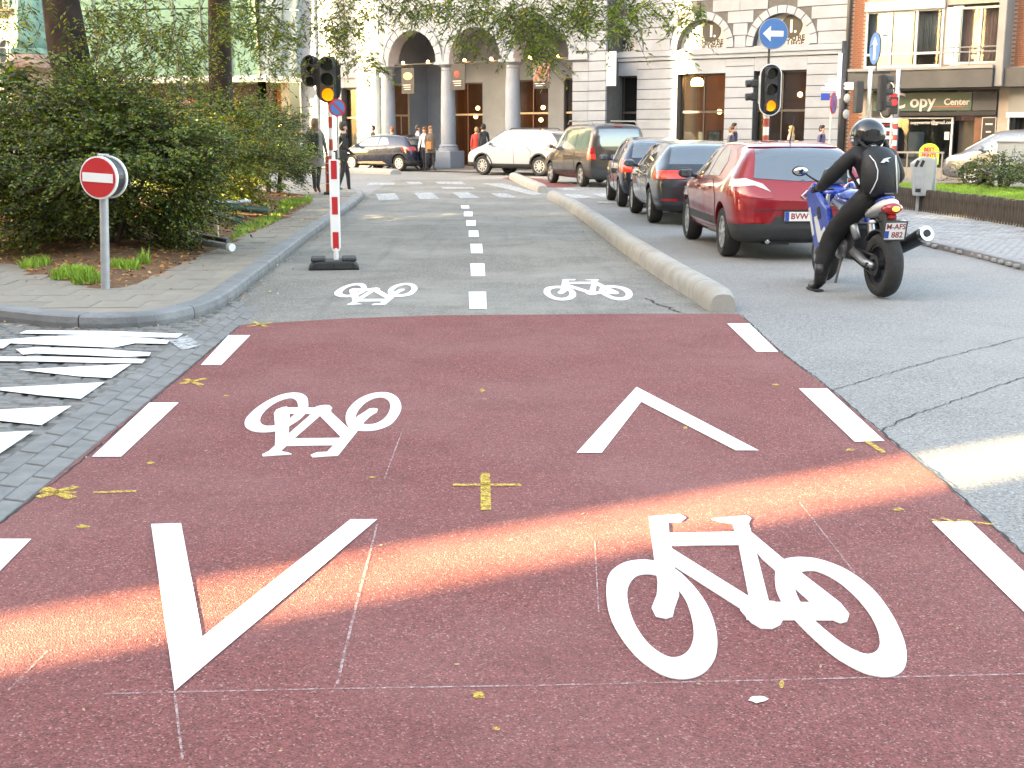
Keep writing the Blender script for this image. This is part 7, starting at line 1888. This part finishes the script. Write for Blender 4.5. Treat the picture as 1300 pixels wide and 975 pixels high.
# red and white beacon on a rubber foot
p = G(424, 341)
t = thing('traffic_beacon', 'red and white striped beacon standing in a black rubber foot', 'beacon', (p.x, p.y, 0.004), R(8))
pb = MB().prism([(-.30, 0), (.30, 0), (.28, .045), (.2, .10), (-.2, .10), (-.28, .045)], -.20, .20, 'Y').build('foot', M['rubber'], t, bevel=.02, seg=2)
for sx in (-.18, .18): MB().box((sx, -.02, .115), (.17, .34, .045)).build('foot_rib', M['rubber'], pb, bevel=.015)
for sy in (-.203, ): 
    for sx in (-.22, .0, .22): MB().box((sx, sy, .05), (.03, .01, .05)).build('foot_notch', M['blackmatt'], pb)
hb_ = (341 - 205) / 1600 * p.y
MB().tube((.03, 0, .1), (.03, 0, .24), .03).build('stem', M['signwhite'], t)
w_ = .115
bd_ = MB().prism([(.03 - w_ / 2 + .02, .20), (.03 + w_ / 2 - .02, .20), (.03 + w_ / 2, .25), (.03 + w_ / 2, hb_), (.03 - w_ / 2, hb_), (.03 - w_ / 2, .25)], -.022, .022, 'Y').build('blade', M['signwhite'], t, bevel=.006)
MB().box((.03, 0, hb_ + .04), (.04, .03, .09)).build('blade_top', M['signwhite'], t, bevel=.005)
for (a, b) in ((205, 228), (250, 272), (294, 315)):
    z1, z0 = hb_ - (a - 204) / 1600 * p.y, hb_ - (b - 204) / 1600 * p.y
    MB().box((.03, -.024, (z0 + z1) / 2), (.068, .004, z1 - z0)).build('red_panel', M['signred'], bd_); MB().box((.03, .024, (z0 + z1) / 2), (.068, .004, z1 - z0)).build('red_panel', M['signred'], bd_)
# traffic signal builder; local -x is where the lamps face
def signal(root, z0, w=.34, h=1.0, y=0.0, lit=2, litm=None, board=True, rim=True, x=0.0, d=.18):
    hd_ = MB().box((x, y, z0 + h / 2), (d, w * .62, h * .9)).build('signal_head', M['plastic'], root, bevel=.03, seg=2)
    if board:
        q = [(y + w / 2 * math.cos(a), z0 + h - w / 2 + w / 2 * math.sin(a)) for a in [math.pi * i / 12 for i in range(13)]] + [(y + w / 2 * math.cos(a), z0 + w / 2 + w / 2 * math.sin(a)) for a in [math.pi + math.pi * i / 12 for i in range(13)]]
        MB().prism(q, x - .02, x - .005, 'X').build('backing_board', M['blackmatt'], hd_)
        if rim:
            q2 = [(y + (a - y) * 1.1, z0 + h / 2 + (b - z0 - h / 2) * 1.04) for a, b in q]; MB().ring(q2, q, x - .022, x - .003, 'X').build('board_rim', M['signwhite'], hd_)
    for k in range(3):
        z = z0 + h * (.82 - .32 * k); r_ = min(w * .26, h * .135)
        MB().prism([(y + a, z + b) for a, b in circ(0, 0, r_, 20)], x - d / 2 - .012, x - d / 2 + .01, 'X').build('signal_lens', (litm if k == lit else M['lensdark']), hd_)
        arc = [(y + r_ * 1.12 * math.cos(a), z + r_ * 1.12 * math.sin(a)) for a in [R(-30 + 24 * i) for i in range(11)]]; arc2 = [(y + r_ * 1.05 * math.cos(a), z + r_ * 1.05 * math.sin(a)) for a in [R(210 - 24 * i) for i in range(11)]]
        MB().prism(arc + arc2, x - d / 2 - .17, x - d / 2, 'X').build('visor', M['plastic'], hd_)
    return hd_
def banded(root, z0, z1, r, n, x=0.0, y=0.0):
    for k in range(n): MB().tube((x, y, lerp(z0, z1, k / n)), (x, y, lerp(z0, z1, (k + 1) / n)), r, n=14, cap=True).build('pole_band', M['polered'] if k % 2 == 0 else M['polewhite'], root, smooth=True, auto=50)
def at(px, Y, z=0.0): q = P(px, 165.5, Y); return (q.x, Y, z)
def zat(py, Y): return P(650, py, Y).z
FACE = R(90)
# left signal by the pavement end
Y = 30.0
t = thing('traffic_signal', 'black traffic signal lit amber beneath the tree by the red bollard', 'traffic light', at(418.5, Y, ZK), FACE)
z0, z1 = zat(131, Y) - ZK, zat(71, Y) - ZK
signal(t, z0, .58, z1 - z0, 0, 2, M['amberlit'], True, False); banded(t, 0, z0 + .2, .055, 9, .14)
hd_ = signal(t, zat(110, Y) - ZK, .44, .72, .42, 9, None, True, False, .12, .14); MB().tube((.13, 0, zat(95, Y) - ZK), (.13, .42, zat(95, Y) - ZK), .03).build('bracket', M['plastic'], t)
t2_ = thing('no_parking_sign', 'small round blue and red no-parking sign beside the left traffic signal', 'sign', at(429, Y - .25, ZK), R(90 + 20))
z = zat(137, Y) - ZK
MB().tube((.05, 0, 0), (.05, 0, z + .2), .025).build('post', M['galv'], t2_); disc('sign_rim', .20, -.01, .012, M['signred'], t2_, z); disc('sign_face', .165, -.016, -.01, M['signblue'], t2_, z)
o = MB().box((-.018, 0, 0), (.004, .33, .04)).build('red_bar', M['signred'], t2_); o.location = (0, 0, z); o.rotation_euler = (R(45), 0, 0)
p = G(419, 247, ZK)
t = thing('red_bollard', 'rusty red round bollard at the end of the pavement', 'bollard', (p.x, p.y, ZK), 0)
hb_ = (247 - 199) / 1600 * p.y
MB().lathe([(.095, .04), (.095, hb_ - .03), (.08, hb_ - .01), (.05, hb_)], n=20).build('bollard_body', M['polered'], t, smooth=True, auto=50); MB().lathe([(.15, 0), (.15, .05), (.10, .07)], n=20).build('bollard_base', M['rubber'], t, smooth=True, auto=50)
for z in (.25, .5, .72): MB().lathe([(.098, z), (.098, z + .012)], n=20).build('bollard_band', M['polewhite'], t)
# right signal with the blue arrow
Y = 26.0
t = thing('traffic_signal', 'white-edged traffic signal lit amber under a round blue arrow sign', 'traffic light', at(974, Y), FACE)
z0, z1 = zat(146, Y), zat(82, Y)
signal(t, z0, .40, z1 - z0, -.03, 2, M['amberlit'], True, True); banded(t, 0, z0 + .1, .06, 12, .13)
for dz in (.36, .62):
    MB().box((.02, .30, z0 + dz), (.16, .14, .16)).build('side_signal', M['plastic'], t, bevel=.03); MB().tube((.02, .36, z0 + dz), (.02, .46, z0 + dz - .01), .07, .075, 12).build('side_visor', M['plastic'], t)
MB().box((.05, .18, z0 + .5), (.04, .03, .55)).build('white_strip', M['signwhite'], t)
MB().tube((.13, 0, z1 - .1), (.13, 0, zat(44, Y) + .1), .025).build('sign_post', M['darkmetal'], t)
t = thing('arrow_sign', 'round blue sign with a white left arrow above the white-edged signal', 'sign', at(977, Y - .05, zat(43, Y)), R(96))
disc('sign_plate', .30, -.01, .01, M['galv'], t, 0); disc('sign_face', .29, -.016, -.01, M['signblue'], t, 0)
MB().prism([(.22, 0), (.06, .15), (.06, .055), (-.2, .055), (-.2, -.055), (.06, -.055), (.06, -.15)], -.021, -.016, 'X').build('arrow', M['signwhite'], t); MB().box((.05, 0, -.1), (.1, .08, .06)).build('clamp', M['darkmetal'], t)
# right cluster by the corner of the brick building
Y = 33.0
t = thing('traffic_signal', 'side-on traffic signal on a grey pole under a tilted blue arrow disc', 'traffic light', at(1101, Y), R(180))
zb0, zb1 = zat(143, Y), zat(93, Y)
MB().tube((.0, 0, 0), (0, 0, zat(150, Y)), .055, n=14).build('pole_lower', M['polered'], t, smooth=True); MB().tube((.0, 0, zat(150, Y)), (0, 0, zat(84, Y)), .055, n=14).build('pole', M['polewhite'], t, smooth=True)
signal(t, zb0, .36, zb1 - zb0, 0, 9, None, True, False, -.32, .2); MB().box((.28, 0, (zb0 + zb1) / 2 - .1), (.2, .3, .8)).build('signal_rear', M['plastic'], t, bevel=.03)
MB().tube((-.5, 0, zb1 + .02), (.4, 0, zb1 + .02), .025).build('bracket', M['plastic'], t)
t = thing('arrow_sign', 'blue round sign with upright white arrow seen edge-on above the grey pole', 'sign', at(1105.5, Y - .12, zat(62, Y)), R(4))
disc('sign_plate', .40, -.01, .012, M['darkmetal'], t, 0); disc('sign_face', .385, -.016, -.01, M['signblue'], t, 0)
MB().prism([(0, .28), (.19, .08), (.07, .08), (.07, -.28), (-.07, -.28), (-.07, .08), (-.19, .08)], -.021, -.016, 'X').build('arrow', M['signwhite'], t); MB().tube((.05, 0, zat(95, Y) - zat(62, Y)), (.05, 0, .05), .02).build('stub_post', M['darkmetal'], t)
o = thing('one_way_plate', 'small white rectangular plate with a black dash beside the blue disc', 'sign', at(1117, Y - .1, zat(45, Y)), R(90))
MB().box((0, 0, 0), (.012, .22, .17)).build('plate', M['signwhite'], o, bevel=.003); MB().box((-.008, 0, 0), (.004, .12, .03)).build('dash', M['black'], o); MB().path([(.02, .02, 0), (.05, .16, -.1), (.1, .33, -.3)], .012, 6).build('bracket', M['darkmetal'], o)
Y = 37.5
t = thing('traffic_signal', 'slim traffic signal on a red and white banded pole before the copy shop', 'traffic light', at(1136.5, Y, .0), R(230))
MB().lathe([(.17, 0), (.17, .06), (.13, .08), (.16, .35), (.14, .9), (.09, 1.0)], n=18).build('pole_foot', mat('foot_red', (.6, .05, .04), .5, var=.1), t, smooth=True, auto=50)
banded(t, 1.0, zat(150, Y), .065, 6); MB().tube((0, 0, zat(150, Y)), (0, 0, zat(107, Y)), .065).build('pole', M['galv'], t, smooth=True)
signal(t, zat(150, Y), .34, 1.02, -.30, 9, None, True, True, .0, .16); MB().tube((0, 0, zat(112, Y)), (.0, -.3, zat(112, Y)), .025).build('bracket', M['plastic'], t)
MB().tube((0, 0, zat(107, Y)), (-.1, -.05, zat(88, Y)), .05, .07, 10).build('pole_head', M['galv'], t)
Y2_ = 36.5
t = thing('pedestrian_signal', 'small pedestrian signal showing a red figure next to the banded pole', 'traffic light', at(1132, Y2_, 0), R(90))
MB().box((0, .0, zat(134, Y2_)), (.16, .24, .48)).build('signal_head', M['blackmatt'], t, bevel=.02); MB().prism([(0 + a, zat(130, Y2_) + b) for a, b in circ(0, 0, .085, 18)], -.1, -.08, 'X').build('signal_lens', M['redlit'], t); MB().box((.02, 0, zat(121, Y2_)), (.1, .2, .1)).build('red_cap', M['signred'], t)
MB().tube((.06, 0, 0), (.06, 0, zat(134, Y2_)), .035).build('post', M['galv'], t)
# striped stack of direction boards
Y = 38.5
t = thing('direction_boards', 'stack of white boards with red-lettered strips between two poles by the copy shop', 'sign', at(1122, Y, 0), R(90))
wb_ = 30 / 1600 * Y
for k, py in enumerate((153.5, 164.5, 174.5, 185, 198.5)):
    MB().box((0, 0, zat(py, Y)), (.05, wb_, .10)).build('white_board', M['signwhite'], t, bevel=.004)
    MB().box((.02, 0, zat(py + 5, Y)), (.03, wb_ * .94, .13)).build('dark_board', M['blackmatt'], t)
    for j in range(5): MB().box((.002, lerp(-.26, .26, j / 4), zat(py + 5, Y)), (.004, random.uniform(.05, .1), .035)).build('red_lettering', M['signred'], t)
for sy in (1, -1): MB().tube((.06, sy * wb_ * .46, -.0), (.06, sy * wb_ * .46, zat(150, Y)), .025).build('post', M['darkmetal'], t)
# dark pole with white fingers and no-stopping sign at the theatre corner
Y = 38.0
t = thing('finger_post', 'dark pole carrying white finger boards at the brick corner', 'sign', at(1067, Y, 0), R(90))
MB().tube((0, 0, 0), (0, 0, zat(52, Y)), .085, .075, 14).build('pole', M['darkmetal'], t, smooth=True); MB().tube((-.05, .12, zat(125, Y)), (-.05, .12, zat(68, Y)), .06).build('white_sleeve', M['signwhite'], t)  # plain white tube beside the dark pole
for py, y0, y1 in ((104, .15, .42), (110, .12, .5), (115, .1, .62), (109, -.45, -.05), (114, -.55, -.05)): MB().prism([(y0, zat(py, Y)), (y1, zat(py, Y)), (y1 + .05, zat(py, Y) + .05), (y1, zat(py, Y) + .1), (y0, zat(py, Y) + .1)], -.1, -.07, 'X').build('finger_board', M['signwhite'], t)
MB().box((-.1, .52, zat(123, Y)), (.03, .26, .2)).build('blue_plate', M['euroblue'], t); MB().box((-.09, .35, zat(123, Y)), (.02, .5, .03)).build('bracket', M['darkmetal'], t)
for z in (zat(125, Y), zat(145, Y)): MB().ball((-.08, -.12, z), (.09, .1, .14), 10, 8).build('lamp_hood', M['bingrey'], t, smooth=True)
t = thing('no_stopping_sign', 'round no-stopping sign with red cross turned partly away near the finger post', 'sign', at(1056.5, Y - .5, 0), R(90 + 58))
z = zat(131, Y - .5); MB().tube((.06, 0, 0), (.06, 0, z + .25), .03).build('post', M['galv'], t); disc('sign_rim', .30, -.01, .015, M['signred'], t, z); disc('sign_face', .25, -.016, -.01, M['signblue'], t, z)
for a in (45, -45):
    o = MB().box((-.018 - (.003 if a > 0 else 0), 0, 0), (.004, .48, .06)).build('red_cross_bar', M['signred'], t); o.location = (0, 0, z); o.rotation_euler = (R(a), 0, 0)
# litter bin
p = G(1172, 269, ZS)
t = thing('litter_bin', 'grey upright litter bin on two legs before the timber edging', 'litter bin', (p.x, p.y, ZS), R(-8))
s_ = p.y / 1600
h0, h1 = (269 - 249) * s_, (269 - 201) * s_
q = [(-.20, h0), (.10, h0), (.15, h1 - .2), (.15, h1 - .04), (.02, h1), (-.12, h1), (-.28, h1 - .12), (-.26, h1 - .3)]
b_ = MB().prism(q, -.16, .16, 'Y').build('bin_body', M['bingrey'], t, bevel=.025, seg=2)
for sx in (-.2, -.1): 
    o = MB().box((0, 0, 0), (.055, .012, .13)).build('slot', M['blackmatt'], b_); o.location = (sx + .0, -.163, h1 - .12); o.rotation_euler = (0, R(22), 0)
MB().prism([(-.22, h0 + .05), (-.06, h0 + .05), (-.06, h1 - .28), (-.235, h1 - .28)], -.166, -.160, 'Y').build('front_panel', M['galv'], b_); MB().box((-.15, -.168, h0 + .11), (.1, .006, .07)).build('lock_plate', M['blackmatt'], b_)
MB().box((.17, .0, (h1 + .02) / 2), (.05, .06, h1 - .02)).build('post', M['galv'], t, bevel=.008); MB().box((-.12, 0, h0 / 2), (.05, .05, h0)).build('leg', M['galv'], t)
# utility cabinet
Y = 28.5
t = thing('utility_cabinet', 'pale grey utility cabinet with a blue scribble behind the lawn shrubs', 'cabinet', at(1302, Y, ZL - .05), R(-25))
hc = zat(181, Y) - ZL + .05
MB().box((0, 0, hc / 2), (1.1, .4, hc)).build('cabinet_body', M['bingrey'], t, bevel=.01); MB().box((0, 0, hc + .025), (1.16, .46, .05)).build('cabinet_lid', M['bingrey'], t, bevel=.01)
for sx in (-.18, .19): MB().box((sx, -.203, hc / 2), (.006, .008, hc * .9)).build('door_seam', M['blackmatt'], t)
MB().path([(-.3, -.205, hc * .55), (-.25, -.205, hc * .68), (-.22, -.205, hc * .55), (-.17, -.205, hc * .66), (-.12, -.205, hc * .56), (-.06, -.205, hc * .66), (0, -.205, hc * .58)], .007, 5).build('scribble', M['euroblue'], t)
# fallen posts and pipes in the bed
def lying(name, label, pts, r, m, cat='post', group='posts lying in the planting bed', extra=None):
    a = Vector(pts[0]); t = thing(name, label, cat, a, 0, group)
    pp = [Vector(q) - a for q in pts]
    b_ = MB().path(pp, r, 12).build('shaft', m, t, smooth=True, auto=50)
    d = (pp[-1] - pp[0]).normalized()
    for e, s_ in ((pp[0], -1), (pp[-1], 1)): MB().tube(e - d * .05 * s_, e + d * .02 * s_, r * 1.25, n=12).build('end_collar', extra or m, t, smooth=True, auto=50)
    return t
def bz_(px, py, dz): q = G(px, py, ZK); return (q.x, q.y, soil_z(q.x, q.y) + dz)
lying('fallen_post', 'dark green steel post lying level across the bed, topmost of the three', [bz_(258, 279, .14), bz_(340, 279, .13)], .06, M['greenpost'])
lying('fallen_post', 'thin grey-green steel tube lying slanted over the green posts', [bz_(266, 281, .21), bz_(316, 277, .24)], .038, M['galv'])
lying('fallen_post', 'short dark green post lying lowest with its end toward the pavement', [bz_(262, 280, .08), bz_(303, 290, .09)], .055, M['greenpost'])
lying('fallen_pipe', 'grey metal pipe lying at the pavement edge under the large shrub', [bz_(215, 312, .05), bz_(294, 322, .05)], .04, M['galv'], 'pipe', extra=M['signwhite'])
lying('fallen_pipe', 'rusty thin pipe lying behind the grey one under the shrub', [bz_(205, 303, .05), bz_(289, 310, .05)], .03, M['darkmetal'], 'pipe', extra=M['steel'])
p = bz_(275, 306, 0)
t = thing('wooden_stake', 'short broken wooden stake standing in the bed by the fallen posts', 'stake', p, 0)
MB().box((0, 0, .12), (.07, .06, .3)).build('stake_shaft', M['cream'], t, bevel=.01); MB().prism([(-.035, .27), (.035, .27), (.01, .33)], -.03, .03, 'Y').build('stake_tip', M['cream'], t)
# parasols outside the glass building
def parasol(label, px, Y, py, r, ma, mb_):
    t = thing('parasol', label, 'parasol', at(px, Y, 0), 0, 'parasols outside the glass building')
    z = zat(py, Y)
    MB().tube((0, 0, 0.05), (0, 0, z + .35), .03).build('pole', M['galv'], t); MB().lathe([(.28, 0), (.28, .06), (.05, .1)], n=16).build('base', M['rubber'], t)
    for k in range(8):
        a0, a1 = 2 * math.pi * k / 8, 2 * math.pi * (k + 1) / 8
        v = [(0, 0, z + .45), (r * .55 * math.cos(a0), r * .55 * math.sin(a0), z + .28), (r * .55 * math.cos(a1), r * .55 * math.sin(a1), z + .28), (r * math.cos(a0), r * math.sin(a0), z), (r * math.cos(a1), r * math.sin(a1), z), (r * math.cos(a0), r * math.sin(a0), z - .18), (r * math.cos(a1), r * math.sin(a1), z - .18)]
        MB().add(v, [(0, 1, 2), (1, 3, 4, 2), (3, 5, 6, 4)]).build('canopy_panel', ma if k % 2 else mb_, t)
        MB().tube((0, 0, z + .40), (r * .97 * math.cos(a0), r * .97 * math.sin(a0), z + .0), .012, n=5).build('rib', M['galv'], t)
parasol('red and white parasol glimpsed over the shrubs outside the shopfront', 238, 47, 140, 1.0, M['signred'], mat('parasol_pink', (.62, .18, .2), .7, var=.05))
parasol('small yellow parasol beside the straight tree trunk', 300, 47, 141, .45, mat('parasol_yellow', (.75, .42, .03), .7, var=.05), mat('parasol_orange', (.7, .22, .03), .7, var=.05))
bpy.data.scenes.remove(WORK)
